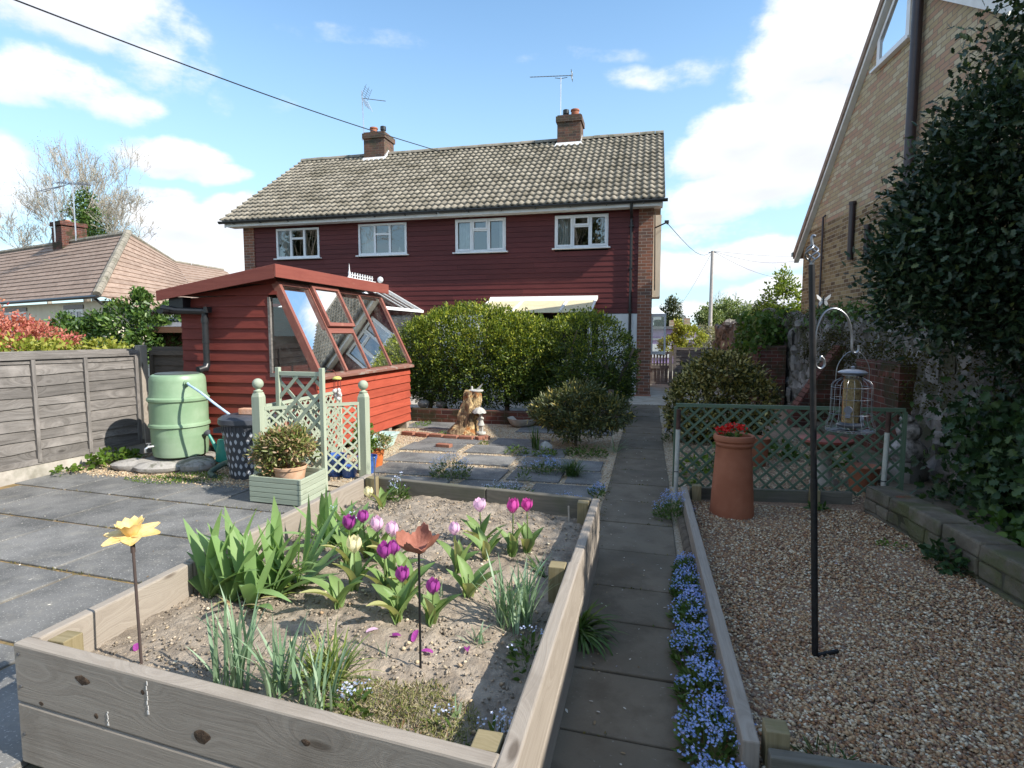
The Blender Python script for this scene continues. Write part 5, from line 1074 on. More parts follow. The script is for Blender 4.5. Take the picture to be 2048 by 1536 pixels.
# glazed slope
dS = Vector((BX + .03 - TX, 0, BZ - TZ)); Ls = dS.length; dS.normalize(); nS = Vector((-dS.z, 0, dS.x)).normalized()
nS = nS if nS.x > 0 else -nS
T0 = Vector((TX, 0, TZ)); MULL = [SY0 - .02, SY0 + .62, SY0 + 1.24, SY0 + 1.92, SY1]
def sb(mb, y0, y1, s0, s1, h0, h1):
    c = []
    for h in (h0, h1):
        for y, s in ((y0, s0), (y1, s0), (y1, s1), (y0, s1)): p = T0 + dS * s + nS * h; c.append((p.x, y, p.z))
    mb.hexa([c[0], c[1], c[2], c[3], c[4], c[5], c[6], c[7]], 'grain')
fm = MB(); sb(fm, MULL[0], MULL[0] + .055, 0, Ls, -.07, .025); sb(fm, MULL[4] - .055, MULL[4], 0, Ls, -.07, .025)
for y in MULL[1:4]: sb(fm, y - .022, y + .022, .05, Ls, -.04, .018)
sb(fm, MULL[0] + .055, MULL[4] - .055, 0, .05, -.05, .022)
sb(fm, MULL[1] + .022, MULL[2] - .022, .60, .68, -.04, .017)
fm.build('window_frame', M['shedtrim'], sd, bevel=.003)
sa = MB(); y0, y1 = MULL[1] - .01, MULL[2] + .03
for q in ((y0, y1, .01, .065), (y0, y1, .55, .60), (y0, y0 + .05, .065, .55), (y1 - .05, y1, .065, .55)): sb(sa, *q, .024, .066)
so_ = sa.build('opening_light', M['shedtrim'], sd, bevel=.003); pn = MB(); sb(pn, y0 + .05, y1 - .05, .065, .55, .040, .044); pn.build('pane', M['shedglass'], so_)
gl = MB()
for a, b in zip(MULL, MULL[1:]):
    if a == MULL[1]: sb(gl, a + .02, b - .02, .68, Ls - .01, -.004, .0); continue
    sb(gl, a + .02, b - .02, .05, Ls - .01, -.004, .0)
gl.build('sloping_panes', M['shedglass'], sd)
si = MB(); si.hexa([(BX - .02, SY0 - .03, BZ - .05), (BX + .085, SY0 - .03, BZ - .065), (BX + .085, SY1 + .01, BZ - .065), (BX - .02, SY1 + .01, BZ - .05), (BX - .02, SY0 - .03, BZ + .01), (BX + .085, SY0 - .03, BZ - .03), (BX + .085, SY1 + .01, BZ - .03), (BX - .02, SY1 + .01, BZ + .01)], 'grain'); si.build('sill', wood('worn_sill', (.25, .12, .09), (.19, .09, .07), (.30, .26, .22), rough=.7, island=0, stain=((.33, .30, .26), 5., .5, .68, .8)), sd, bevel=.004)
ew = MB(); ew.poly([(WXL + .03, SY0 + .004, WZ0 + .03), (BX - .03, SY0 + .004, WZ0 + .03), (TX - .02 + (TZ - WZ1) * (BX - TX) / (TZ - BZ), SY0 + .004, WZ1), (WXL + .03, SY0 + .004, WZ1)]); 
ef = MB(); ef.box(WXL, WXL + .03, SY0 - .028, SY0 + .03, WZ0 - .02, WZ1 + .01); ef.box(WXL, BX - .02, SY0 - .03, SY0 + .03, WZ0 - .03, WZ0 + .02); eo = ef.build('end_window_frame', M['fence'], sd); ew.build('pane', M['clear'], eo)
# roof
rf = MB(); RX0, RX1, RYa, RYb = -5.83, -4.20, 5.86, 8.78; z0, z1 = 2.055, 2.33
rf.hexa([(RX0, RYa + .02, z0 - .03), (RX1, RYa + .02, z1 - .03), (RX1, RYb, z1 - .03), (RX0, RYb, z0 - .03), (RX0, RYa + .02, z0), (RX1, RYa + .02, z1), (RX1, RYb, z1), (RX0, RYb, z0)]); ro = rf.build('roof', M['felt'], sd)
fa = MB()
fa.hexa([(RX0 - .01, RYa - .005, z0 - .11), (RX1 + .0, RYa - .005, z1 - .145), (RX1 + .0, RYa + .018, z1 - .145), (RX0 - .01, RYa + .018, z0 - .11), (RX0 - .01, RYa - .005, z0 + .012), (RX1, RYa - .005, z1 + .012), (RX1, RYa + .018, z1 + .012), (RX0 - .01, RYa + .018, z0 + .012)], 'grain')
fa.box(RX1 + .002, RX1 + .026, RYa - .005, RYb + .02, z1 - .135, z1 + .015, 'grain'); fa.build('fascia', wood('fascia_red', (.25, .075, .056), (.20, .056, .043), (.36, .18, .13), rough=.55, grain=8, knots=.3, island=.1), ro, bevel=.003)
gs = MB(); gs.box(RX0 + .12, RX0 + .32, RYa + .05, SY0 - .002, 1.86, 1.99); gs.build('gutter_bracket', M['black'], sd)
rp = MB(); gx, gzz = -5.74, 1.84
A = [(gx + .055 * math.cos(math.pi + math.pi * i / 6), gzz + .055 * math.sin(math.pi + math.pi * i / 6)) for i in range(7)]
for i in range(6): rp.poly([(A[i][0], 5.80, A[i][1]), (A[i + 1][0], 5.80, A[i + 1][1]), (A[i + 1][0], 8.7, A[i + 1][1]), (A[i][0], 8.7, A[i][1])])
rp.poly([(a, 5.80, b) for a, b in A])
rp.tube([(-5.80, 5.90, 1.86), (-5.6, 5.93, 1.83), (-5.22, 5.95, 1.815)], .042, 10)
rp.tube([(-5.24, 5.95, 1.82), (-5.24, 5.95, 1.16)], .036, 12); rp.tube([(-5.24, 5.95, 1.74), (-5.24, 5.95, 1.68)], .044, 12); rp.tube([(-5.24, 5.95, 1.47), (-5.24, 5.95, 1.43)], .041, 12)
rp.box(-5.21, -5.17, 5.90, 5.99, 1.80, 1.87)
rp.tube([(-5.24, 5.95, 1.18), (-5.24, 5.93, 1.13), (-5.27, 5.84, 1.11)], [.042, .046, .046], 12); rp.build('rain_pipe', M['black'], sd, smooth=True)
# bench and clutter inside, each a loose thing
t = MB(); t.box(-4.6, BX - .06, SY0 + .1, SY1 - .1, .88, .92, 'grain')
for y in (SY0 + .2, SY1 - .25): t.box(-4.55, -4.5, y, y + .05, .155, .88); t.box(-3.92, -3.87, y, y + .05, .155, .88)
tag(t.build('potting_bench', M['brownshed']), 'long wooden potting bench seen through the sloping shed glass', 'bench')
b = MB(); b.lathe([(.12, 0), (.17, .10), (.18, .11), (.165, .105), (.115, .012), (.0, .012)], (-4.05, 8.42, .922), 20, cap0=True, cap1=False); tag(b.build('plastic_bowl', plain('turquoise_plastic', (.03, .42, .33), rough=.35), smooth=True), 'turquoise plastic bowl standing on the potting bench inside the shed', 'bowl')
b = MB(); b.hexa([(-4.35, 7.5, .922), (-3.95, 7.5, .922), (-3.95, 8.15, .922), (-4.35, 8.15, .922), (-4.38, 7.47, 1.0), (-3.92, 7.47, 1.0), (-3.92, 8.18, 1.0), (-4.38, 8.18, 1.0)]); tag(b.build('seed_tray', M['canteal']), 'teal seed tray on the potting bench', 'tray')
b = MB(); b.lathe([(.07, 0), (.10, .13), (.11, .14), (.09, .14)], (-4.3, 6.6, .922), 14); tag(b.build('flower_pot', M['terracotta'], smooth=True), 'terracotta flower pot behind the end window of the shed', 'pot')
b = MB(); b.bar((-4.95, 6.35, .16), (-4.75, 6.5, 1.75), .03, .03); b.bar((-4.95, 6.35, .2), (-4.94, 6.36, .3), .2, .03); tag(b.build('garden_broom', plain('yellow_handle', (.6, .42, .04))), 'yellow handled broom leaning inside the shed', 'broom')
# ------------------------------------------------------------------ water butt
BC = Vector((-5.40, 5.66, 0))
sl = thing('stone_slab_base', 'broken stone slabs under the green water butt', 'slab', (BC.x, BC.y, 0), w=True)
for k, (c, r, sq, rz) in enumerate((((-5.72, 5.32, .035), .24, (1.15, .75, .32), .1), ((-5.36, 5.28, .035), .24, (1.1, .8, .32), -.1), ((-5.05, 5.5, .04), .25, (.9, 1.1, .34), .3), ((-5.45, 5.68, .045), .42, (1, 1, .15), .3))):
    m_ = MB(); rock(m_, c, r, 90 + k, 14, 8, sq, .2, rz); m_.build('slab', M['stone'], sl, smooth=True, ang=40)
wb = thing('water_butt', 'tall pale green plastic water butt with two ribs and a dark lid', 'water butt', (BC.x, BC.y, .11), w=True)
pf = [(r_ * .875 * (1.02 if .46 < z_ < .5 or .76 < z_ < .82 else 1), z_) for r_, z_ in [(.27, .11), (.325, .13), (.338, .20), (.345, .36), (.347, .375), (.345, .39), (.350, .46), (.365, .475), (.368, .50), (.352, .515), (.350, .53), (.352, .75), (.352, .755), (.366, .775), (.368, .80), (.352, .82), (.350, .835), (.340, .86), (.338, 1.0), (.332, 1.035), (.315, 1.063), (.29, 1.075), (.27, 1.077)]]
b = MB(); b.lathe(pf, BC, 56); b.build('body', M['butt'], wb, smooth=True, ang=30)
b = MB(); b.lathe([(.235, 1.078), (.235, 1.085), (.22, 1.092), (.0, 1.098)], BC, 40); b.build('lid', plain('butt_lid', (.07, .085, .08), rough=.5, bump=.2), wb, smooth=True)
cdir = Vector((0.66, -.75, 0)).normalized()
def onb(az, z, r=.302): return BC + Vector((r * math.cos(az), r * math.sin(az), z))
tz = onb(R(-112), .26, .298); n_ = Vector((math.cos(R(-112)), math.sin(R(-112)), 0))
b = MB(); b.tube([tz, tz + n_ * .07], .017, 10); b.tube([tz + n_ * .055, tz + n_ * .09 + Vector((0, 0, -.02)), tz + n_ * .09 + Vector((0, 0, -.06))], .013, 8); b.tube([tz + n_ * .05, tz + n_ * .05 + Vector((0, 0, .04))], .008, 6); b.bar(tz + n_ * .05 + Vector((-.025, -.01, .04)), tz + n_ * .05 + Vector((.025, .01, .04)), .012, .008); b.build('tap', M['silver'], wb, smooth=True)
ov = onb(R(-30), .985, .292); n_ = Vector((math.cos(R(-30)), math.sin(R(-30)), 0))
b = MB(); b.tube([ov - n_ * .02, ov + n_ * .03], .032, 12); b.tube([ov + n_ * .03, ov + n_ * .06], .02, 10); b.build('overflow_fitting', M['butt'], wb, smooth=True)
binC = Vector((-4.22, 5.36, 0))
hs = [ov + n_ * .05, ov + n_ * .12 + Vector((0, 0, -.02)), Vector((-4.82, 5.36, .90)), Vector((-4.62, 5.34, .78)), Vector((-4.45, 5.36, .66))]
def smooth(pts, k=6):
    o = []; P = [pts[0]] + list(pts) + [pts[-1]]
    for i in range(1, len(P) - 2):
        for j in range(k):
            t = j / k; a, b_, c, d = P[i - 1], P[i], P[i + 1], P[i + 2]
            o.append(.5 * ((2 * b_) + (c - a) * t + (2 * a - 5 * b_ + 4 * c - d) * t * t + (3 * b_ - a - 3 * c + d) * t ** 3))
    o.append(Vector(pts[-1])); return o
b = MB(); b.tube(smooth(hs), .013, 10); tag(b.build('overflow_hose', M['hoseblue'], smooth=True), 'pale blue hose arching from the green water butt to the grey bin', 'hose')
# ------------------------------------------------------------------ dark grey lattice-sided bin
cb_ = thing('garden_bin', 'dark grey plastic bin with pierced leaf shaped sides and a lid', 'bin', (binC.x, binC.y, 0), w=True)
b = MB(); b.lathe([(.20, 0), (.275, .60), (.28, .60)], binC, 40); bo = b.build('body', M['greyplastic'], cb_, smooth=True)
h = MB()
for ring in range(6):
    z = .07 + ring * .085; rad = .20 + .075 * z / .6
    for k in range(26):
        a = 2 * math.pi * (k + .5 * (ring % 2)) / 26
        if math.sin(a) > .45: continue
        c = [(-.35, 0), (.0, .30), (.3, .27), (.5, 0), (.3, -.27), (.0, -.30)]
        if (ring + k) % 2: c = [(-x, y) for x, y in c]
        pts = []
        for x, y in c: zz = z + x * .068; aa = a + y * .05 / rad; rr_ = .20 + .075 * zz / .6 + .004; pts.append(binC + Vector((rr_ * math.cos(aa), rr_ * math.sin(aa), zz)))
        h.poly(pts)
h.build('pierced_holes', M['binhole'], bo)
rib = MB()
for k in range(40):
    a = 2 * math.pi * k / 40; rib.bar(binC + Vector((.262 * math.cos(a), .262 * math.sin(a), .5)), binC + Vector((.275 * math.cos(a), .275 * math.sin(a), .6)), .012, .012)
rib.build('ribs', M['greyplastic'], bo)
b = MB(); b.lathe([(.295, .585), (.305, .60), (.30, .645), (.26, .672), (.10, .685), (0, .688)], binC, 40); lo = b.build('lid', M['greyplastic'], cb_, smooth=True); 
b = MB(); b.bar(binC + Vector((-.28, -.04, .50)), binC + Vector((-.37, -.06, .50)), .12, .05); b.build('side_handle', M['greyplastic'], bo)
def loose_brick(loc, rz, label, m='brickloose', name='brick', group=None, tilt=0):
    b = MB(); b.box(-.105, .105, -.05, .05, 0, .064); o = b.build(name, M[m], bevel=.007); o.location = loc; o.rotation_euler = (0, tilt, rz); return tag(o, label, 'brick', group)
loose_brick((binC.x + .06, binC.y - .05, .686), .1, 'orange brick weighing down the lid of the grey bin')
loose_brick((-4.95, 5.9, -.002), .3, 'old brick lying on the ground beneath the teal watering can', 'edgebrick')
wc = thing('watering_can', 'teal green plastic watering can behind the grey bin', 'watering can', (-4.80, 5.72, .06), w=True)
c = Vector((-4.78, 5.70, .064)); b = MB(); b.lathe([(.12, 0), (.125, .02), (.10, .24), (.095, .25)], c, 20, sx=1.2); b.tube([c + Vector((-.10, 0, .05)), c + Vector((-.19, -.01, .20)), c + Vector((-.25, -.01, .30))], [.035, .022, .016], 10); b.build('body', M['canteal'], wc, smooth=True)
b = MB(); b.lathe([(.016, 0), (.045, .04), (.04, .05)], c + Vector((-.245, -.01, .295)), 12, M=Matrix.Rotation(R(-50), 4, 'Y')); b.build('rose', M['greyplastic'], wc, smooth=True)
b = MB(); b.tube([c + Vector((.11, 0, .22)), c + Vector((.17, 0, .30)), c + Vector((.02, 0, .36)), c + Vector((-.06, 0, .27))], .014, 8); b.build('handle', M['canteal'], wc, smooth=True)
b = MB(); b.tube(smooth([Vector((-4.50, 5.15, .02)), Vector((-4.62, 5.22, .035)), Vector((-4.60, 5.35, .09)), Vector((-4.50, 5.36, .13)), Vector((-4.42, 5.3, .12))]), .03, 10); tag(b.build('waste_pipe', M['hosegreen'], smooth=True), 'short dark green flexible pipe curling beside the grey bin', 'pipe')
# ------------------------------------------------------------------ sage trellis corner with ball-topped posts
def ball_post(x, y, h, label, zb=0.):
    t = thing('ball_post', label, 'post', (x, y, zb), R(-3))
    b = MB(); w = .046; b.hexa([(-w, -w, 0), (w, -w, 0), (w, w, 0), (-w, w, 0), (-w, -w, h - .10), (w, -w, h - .10), (w, w, h - .10), (-w, w, h - .10)], 'grain')
    b.hexa([(-w, -w, h - .10), (w, -w, h - .10), (w, w, h - .10), (-w, w, h - .10)] + [(a * .74 * w, c * .74 * w, h - .055) for a, c in ((-1, -1), (1, -1), (1, 1), (-1, 1))], 'grain'); b.build('shaft', M['sage'], t, bevel=.004)
    b = MB(); b.lathe([(.036, 0), (.042, .012), (.042, .018), (.024, .024), (.020, .036)], (0, 0, h - .056), 20); b.sphere((0, 0, h + .028), .052, 22, 14); b.build('ball_finial', M['sage'], t, smooth=True, ang=60); return t
PL, PR = Vector((-3.66, 4.80, 0)), Vector((-2.90, 5.46, 0))
ball_post(PL.x, PL.y, 1.04, 'sage green ball topped post beside the dark grey bin')
ball_post(PR.x, PR.y, .985, 'sage green ball topped post at the far corner of the tulip bed')
def lattice(mb, o, ux, w, h, sp=.085, sw=.022, th=.008, uz=Vector((0, 0, 1)), off=0.):
    o, ux = Vector(o), Vector(ux).normalized(); nn = ux.cross(uz).normalized()
    for sgn in (1, -1):
        c = -h + off
        while c < w + (h if sgn < 0 else 0) + h:
            pts = []
            # line u = c + sgn*v  (v in 0..h)
            v0, v1 = 0, h; 
            lo_, hi_ = sorted(((0 - c) / sgn, (w - c) / sgn)); v0, v1 = max(0, lo_), min(h, hi_)
            if v1 - v0 > .02:
                a = o + ux * (c + sgn * v0) + uz * v0 + nn * (th / 2 * sgn); b = o + ux * (c + sgn * v1) + uz * v1 + nn * (th / 2 * sgn)
                mb.bar(a, b, sw, th * .96, up=nn)
            c += sp * 1.414
def trellis(label, a, b, z0, z1, mat, sp, sw, lean=0, name='lattice_fence', fw=.035, sides=True):
    a, b = Vector(a), Vector(b); d = (b - a); w = d.length; d.normalize(); t = thing(name, label, 'trellis', tuple(a.lerp(b, .5)), w=True)
    m_ = MB(); lattice(m_, a + Vector((0, 0, z0)), d, w, z1 - z0 - .02, sp, sw); m_.build('lattice', M[mat], t)
    f = MB(); f.bar(a + Vector((0, 0, z1 - .015)), b + Vector((0, 0, z1 - .015)), fw, .03)
    if sides:
        f.bar(a + Vector((0, 0, z0)), a + Vector((0, 0, z1 - .03)), .03, fw, up=d); f.bar(b + Vector((0, 0, z0)), b + Vector((0, 0, z1 - .03)), .03, fw, up=d)
    f.build('frame', M[mat], t); return t
d = (PR - PL).normalized()
trellis('sage green lattice panel fixed between the two ball topped posts', PL + d * .05, PR - d * .05, .12, .84, 'sage', .075, .02)
trellis('sage green lattice panel running back from the bin post towards the red shed', PL + Vector((.02, .06, 0)), PL + Vector((.0, 1.5, 0)), .1, .86, 'sage', .075, .02)
# planter with tall trellis back
def plank_box(label):
    o = Vector((-3.55, 4.48, 0)); ux = Vector((.56, -.035, 0)); uy = Vector((-.03, .47, 0)) * 1
    t = thing('timber_planter', label, 'planter', tuple(o), w=True); W_, D_ = ux.length, uy.length; ux.normalize(); uy.normalize()
    b = MB()
    for k in range(5):
        z0, z1 = .012 + k * .048, .012 + k * .048 + .044
        for p, q in ((o, o + ux * W_), (o + ux * W_, o + ux * W_ + uy * D_), (o + ux * W_ + uy * D_, o + uy * D_), (o + uy * D_, o)):
            dd = (q - p).normalized(); inn = Vector((-dd.y, dd.x, 0)) * .011; b.bar(p + inn + Vector((0, 0, (z0 + z1) / 2)) - dd * 0, q + inn * 1 + Vector((0, 0, (z0 + z1) / 2)) - dd * .024, .02, z1 - z0)
    b.build('planks', M['sage'], t, bevel=.003)
    for p in (o, o + ux * (W_ - .09), o + uy * (D_ - .09), o + ux * (W_ - .09) + uy * (D_ - .09)):
        b = MB(); c = p + ux * .045 + uy * .045; b.bar(c + Vector((0, 0, 0)), c + Vector((0, 0, .24)), .03, .03, up=ux); b.build('corner_post', M['sage'], t)
    b = MB(); c = [o + ux * .02 + uy * .02, o + ux * (W_ - .02) + uy * .02, o + ux * (W_ - .02) + uy * (D_ - .02), o + ux * .02 + uy * (D_ - .02)]; b.poly([(p.x, p.y, .12) for p in c]); b.build('compost', M['soil'], t)
    a, e = o + uy * (D_ + .015) + ux * .03, o + uy * (D_ + .015) + ux * (W_ - .03)
    L_, R_ = a, e
    b = MB()
    for p in (L_, R_): b.bar(p + Vector((0, 0, .02)), p + Vector((0, 0, 1.22)), .042, .042, up=ux)
    b.bar(L_ + Vector((0, 0, 1.16)) + ux * .021, R_ + Vector((0, 0, 1.16)) - ux * .021, .03, .04)
    b.build('trellis_frame', M['sage'], t, bevel=.003); b = MB(); lattice(b, L_ + ux * .02 + Vector((0, 0, .26)), ux, (R_ - L_).length - .04, .88, .15, .032, .012); b.build('trellis_lattice', M['sage'], t)
plank_box('sage green slatted planter box with a tall trellis back')
# pot with pieris
c = Vector((-3.27, 4.70, .12)); tp_ = thing('terracotta_pot', 'pale terracotta pot standing in the sage planter', 'pot', tuple(c), w=True)
b = MB(); b.lathe([(.10, 0), (.125, .06), (.138, .13), (.14, .16), (.152, .165), (.155, .19), (.148, .195), (.135, .185), (.13, .15), (0, .15)], c, 36, cap1=False); b.build('body', M['paleterra'], tp_, smooth=True, ang=45)
leafy_tree('pieris_shrub', 'pieris shrub with bronze young leaves growing in the pale terracotta pot', tuple(c + Vector((0, 0, .15))), [(c.x - .08, c.y + .0, .48, .21, .18, .13, 80), (c.x - .20, c.y - .03, .40, .14, .13, .11, 44), (c.x + .08, c.y + .02, .50, .13, .13, .12, 40), (c.x - .03, c.y, .56, .15, .13, .09, 40), (c.x - .14, c.y - .06, .31, .08, .08, .05, 16)], 'pieris', .012, 18, .03, .052, .017, 91, 'shrub', inner=.5, trunk_to=(c.x - .05, c.y, .45))
# hanging feeder with pale balls
hf = thing('hanging_ornament', 'wire hanging ornament with a yellow cap and white balls on the trellis top', 'ornament', (-3.02, 5.0, .86), w=True)
h0 = gz(650, 985, .0); h0 = Vector((-2.99, 5.10, 0)); b = MB(); b.lathe([(.042, 0), (.045, .01), (.03, .026), (0, .03)], h0 + Vector((0, 0, 1.10)), 16); b.build('cap', plain('yellow_cap', (.62, .58, .16)), hf, smooth=True)
b = MB()
for k in range(7): a = k * .9; b.tube([h0 + Vector((.036 * math.cos(a), .036 * math.sin(a), 1.10)), h0 + Vector((.034 * math.cos(a), .034 * math.sin(a), .93))], .0022, 4)
b.tube([h0 + Vector((0, 0, 1.13)), h0 + Vector((-.03, -.01, 1.19)), h0 + Vector((-.09, -.03, 1.19))], .003, 5); b.build('wires', plain('red_wire', (.20, .05, .04)), hf)
b = MB(); r5 = random.Random(3)
for k in range(12): b.sphere(h0 + Vector((r5.uniform(-.03, .03), r5.uniform(-.03, .03), .90 + r5.uniform(0, .10))), .022, 10, 7)
b.build('balls', M['white'], hf, smooth=True)
# pots behind the lattice and the trough
def pot(label, x, y, r, h, m, name='plant_pot', zb=0., cat='pot'):
    t = thing(name, label, cat, (x, y, zb)); b = MB(); b.lathe([(r * .72, 0), (r * .95, h * .82), (r, h * .83), (r * 1.03, h), (r * .92, h), (r * .86, h * .86), (0, h * .84)], (0, 0, 0), 26, cap1=False); b.build('body', M[m], t, smooth=True, ang=40); return t
pot('bright blue glazed pot behind the lattice nearest the planter', -3.30, 5.55, .12, .24, 'bluepot'); pot('blue pot nearest the ball topped post behind the lattice', -3.02, 5.74, .11, .20, 'bluepot'); pot('dark blue pot in the middle behind the lattice', -3.12, 5.52, .09, .13, 'bluepot')
pot('orange plastic pot just behind the far ball topped post', -3.06, 6.02, .10, .21, 'orangepot')
leafy_tree('potted_shrub', 'small yellowish shrub growing in the orange pot by the post', (-3.06, 6.02, .17), [(-3.05, 6.0, .32, .12, .11, .09, 34), (-2.95, 6.04, .30, .08, .08, .07, 16)], 'pieris', .008, 14, .024, .034, .012, 93, 'shrub', inner=.4)
leafy_tree('potted_plant', 'leafy lime green plant among the blue pots behind the lattice', (-3.1, 5.8, .05), [(-3.1, 5.8, .38, .12, .1, .14, 24)], 'weed', .008, 12, .025, .05, .035, 94, 'plant')
tr_ = thing('window_trough', 'pale turquoise plastic planting trough resting on the yard gravel', 'trough', (-3.46, 6.90, .02), R(93))
b = MB(); o0, o1 = (.40, .10), (.45, .135)
def ring(hx, hy, z): return [(-hx, -hy, z), (hx, -hy, z), (hx, hy, z), (-hx, hy, z)]
lv = [ring(.33, .075, 0), ring(.40, .115, .15), ring(.42, .13, .15), ring(.42, .13, .175), ring(.385, .10, .175), ring(.33, .075, .04)]
for A_, B_ in zip(lv, lv[1:]):
    for i in range(4): b.poly([A_[i], A_[(i + 1) % 4], B_[(i + 1) % 4], B_[i]])
b.poly(lv[0][::-1]); b.poly(lv[-1]); b.build('shell', M['troughgreen'], tr_)
# ------------------------------------------------------------------ stump with sundial, statue, low wall, basin
su = thing('tree_stump', 'leaning sawn tree stump with rotten orange heartwood', 'stump', (-2.70, 8.35, .02), w=True)
b = MB(); base, top = Vector((-2.74, 8.33, .0)), Vector((-2.60, 8.42, .66))
pts_, rs_ = [], []
for i in range(15): t = i / 14; pts_.append(base.lerp(top, t)); rs_.append(.175 - .05 * t + .09 * max(0, .22 - t) / .22)
b.tube(pts_, rs_, 28)
for i, v in enumerate(b.v):
    p = Vector(v); a = math.atan2(p.y - 8.37, p.x + 2.67); k = .022 * math.sin(a * 5 + p.z * 4) + .014 * math.sin(a * 11 - p.z * 9) + .010 * math.sin(p.z * 26 + a * 3)
    cx = base.lerp(top, min(1, max(0, p.z / .66))); dv = Vector((p.x - cx.x, p.y - cx.y, 0)); b.v[i] = tuple(p + (dv.normalized() * k if dv.length > .01 else dv))
b.build('trunk', M['stumpbark'], su, smooth=True, ang=60)
sn = thing('sundial', 'small pale sundial with an angled gnomon on top of the leaning stump', 'sundial', tuple(top), w=True)
b = MB(); b.lathe([(.115, 0), (.12, .008), (.12, .02), (.10, .026), (0, .026)], top + Vector((.02, 0, .005)), 24); b.build('dial', M['whitestone'], sn, smooth=True, ang=40)
b = MB(); q = top + Vector((.02, 0, .03)); b.prism([q + Vector((.0, -.004, 0)), q + Vector((.06, -.004, 0)), q + Vector((.12, -.004, .10)), q + Vector((.10, -.004, .09))], (0, .008, 0)); b.lathe([(.028, 0), (.016, .02), (.02, .035), (.008, .055)], q + Vector((-.06, 0, 0)), 10); b.build('gnomon', M['whitestone'], sn)
gs_ = thing('garden_statue', 'small pale statue of a girl under an umbrella beside the stump', 'statue', (-2.46, 8.29, .03), 0)
b = MB(); b.lathe([(.075, 0), (.08, .015), (.07, .035), (.0, .037)], (0, 0, 0), 20)
for sx in (-.018, .018): b.tube([(sx, 0, .03), (sx * 1.1, 0, .09), (sx * .9, 0, .15)], [.014, .016, .019], 10); b.sphere((sx, -.014, .036), .017, 10, 6, .6)
b.lathe([(.058, .135), (.052, .15), (.040, .185), (.030, .215), (.036, .235), (.034, .255), (.016, .268), (.012, .275)], (0, 0, 0), 20)
b.sphere((0, -.004, .30), .030, 16, 12, 1.12); b.sphere((0, .008, .306), .032, 14, 10); b.sphere((0, -.034, .298), .006, 8, 6)
b.tube([(-.033, 0, .25), (-.045, -.02, .215), (-.02, -.04, .205)], [.012, .010, .009], 8); b.tube([(.033, 0, .25), (.045, -.02, .235), (.02, -.045, .25)], [.012, .010, .009], 8); b.sphere((.016, -.046, .252), .010, 8, 6)
gb_ = b.build('figure', M['whitestone'], gs_, smooth=True, ang=60)
b = MB(); b.tube([(.016, -.046, .2), (.0, -.03, .40)], .005, 6)
def ufn(r, z, th): return r * (1 - .03 * abs(math.sin(th * 4))), z - (.014 * abs(math.sin(th * 4)) if r > .06 else 0)
b.lathe([(.112, .335), (.105, .352), (.085, .378), (.05, .400), (.01, .409), (.001, .425)], (-.02, -.02, 0), 32, cap0=False, fn=ufn); b.lathe([(.108, .334), (.08, .368), (.01, .396)], (-.02, -.02, 0), 32, cap0=False, cap1=False, fn=ufn); b.build('umbrella', M['whitestone'], gs_, smooth=True, ang=50)
lw = MB(); lw.box(-4.05, -1.55, 9.36, 9.47, .0, .235); lw.box(-.75, -.46, 9.1, 9.2, .0, .2); tag(lw.build('low_brick_wall', M['brickred']), 'low red brick edging wall running under the hedge', 'wall')
bs = MB(); rk = [(.02, 0), (.12, .01), (.20, .06), (.245, .14), (.25, .16), (.235, .16), (.18, .09), (0, .06)]; bs.lathe(rk, (-2.02, 9.22, .0), 30, cap1=False); tag(bs.build('stone_basin', M['concrete'], smooth=True), 'round grey stone basin tucked under the hedge beside the low brick wall', 'basin')
rk = MB(); rock(rk, (-3.95, 9.68, .28), .10, 5, 12, 8, (1.2, 1, .8)); tag(rk.build('stone', M['stone'], smooth=True), 'rounded stone on the low wall by the shed end', 'stone'); rk = MB(); rock(rk, (-3.62, 9.7, .28), .09, 6, 12, 8, (1.3, 1, .7)); tag(rk.build('stone', M['stone'], smooth=True), 'second rounded stone along the low wall from the shed', 'stone')
rk = MB(); rock(rk, (-1.30, 7.35, .07), .075, 8, 12, 8, (1.1, .9, .95)); tag(rk.build('stone', M['whitestone'], smooth=True), 'small pale stone under the flowering shrub by the path', 'stone')
for k, (x, y, rz, lab) in enumerate(((-3.52, 8.02, -.2, 'brick edging nearest the trough below the stump'), (-3.27, 7.96, -.22, 'second brick from the trough in the edging below the stump'), (-3.03, 7.92, -.15, 'brick edging directly below the leaning stump'), (-2.79, 7.88, -.1, 'brick edging just right of the stump foot'), (-2.55, 7.86, -.1, 'brick edging below the umbrella statue'), (-2.32, 7.90, .9, 'turned end brick of the edging near the statue'), (-2.66, 7.22, -.15, 'lone brick set between the slabs in front of the edging'))):
    loose_brick((x, y, .008), rz, lab, 'edgebrick', 'edging_brick', 'brick edging below the stump')
# hedge
HE = [(-3.15, 10.25, 1.02, 1.50, .80, 1.06, 1500), (-3.2, 10.2, .62, 1.46, .72, .46, 520), (-1.15, 10.45, .98, .92, .80, .95, 860), (-1.15, 10.4, .55, .88, .68, .42, 330),
      (-3.9, 10.2, 1.25, .75, .6, .62, 300), (-2.2, 10.3, 1.25, .6, .6, .66, 260)]
HC = [(-3.2, 10.25, .95, 1.1, .5, .75, 420), (-1.15, 10.45, .9, .65, .5, .65, 260), (-2.2, 10.35, .9, .6, .45, .6, 160)]
hd = thing('hedge', 'broad clipped evergreen hedge with yellow green new growth in front of the house', 'hedge', (-2.4, 10.3, 0), w=True)
rng = np.random.default_rng(100); P, O = clumpy(rng, HE, 22, .046, .80); P2_, O2_ = clumpy(rng, HC, 22, .06, .35); P, O = np.concatenate([P, P2_]), np.concatenate([O, O2_]); k = P[:, 2] > .20 + np.abs(rng.normal(size=len(P))) * .16; P, O = P[k], O[k]
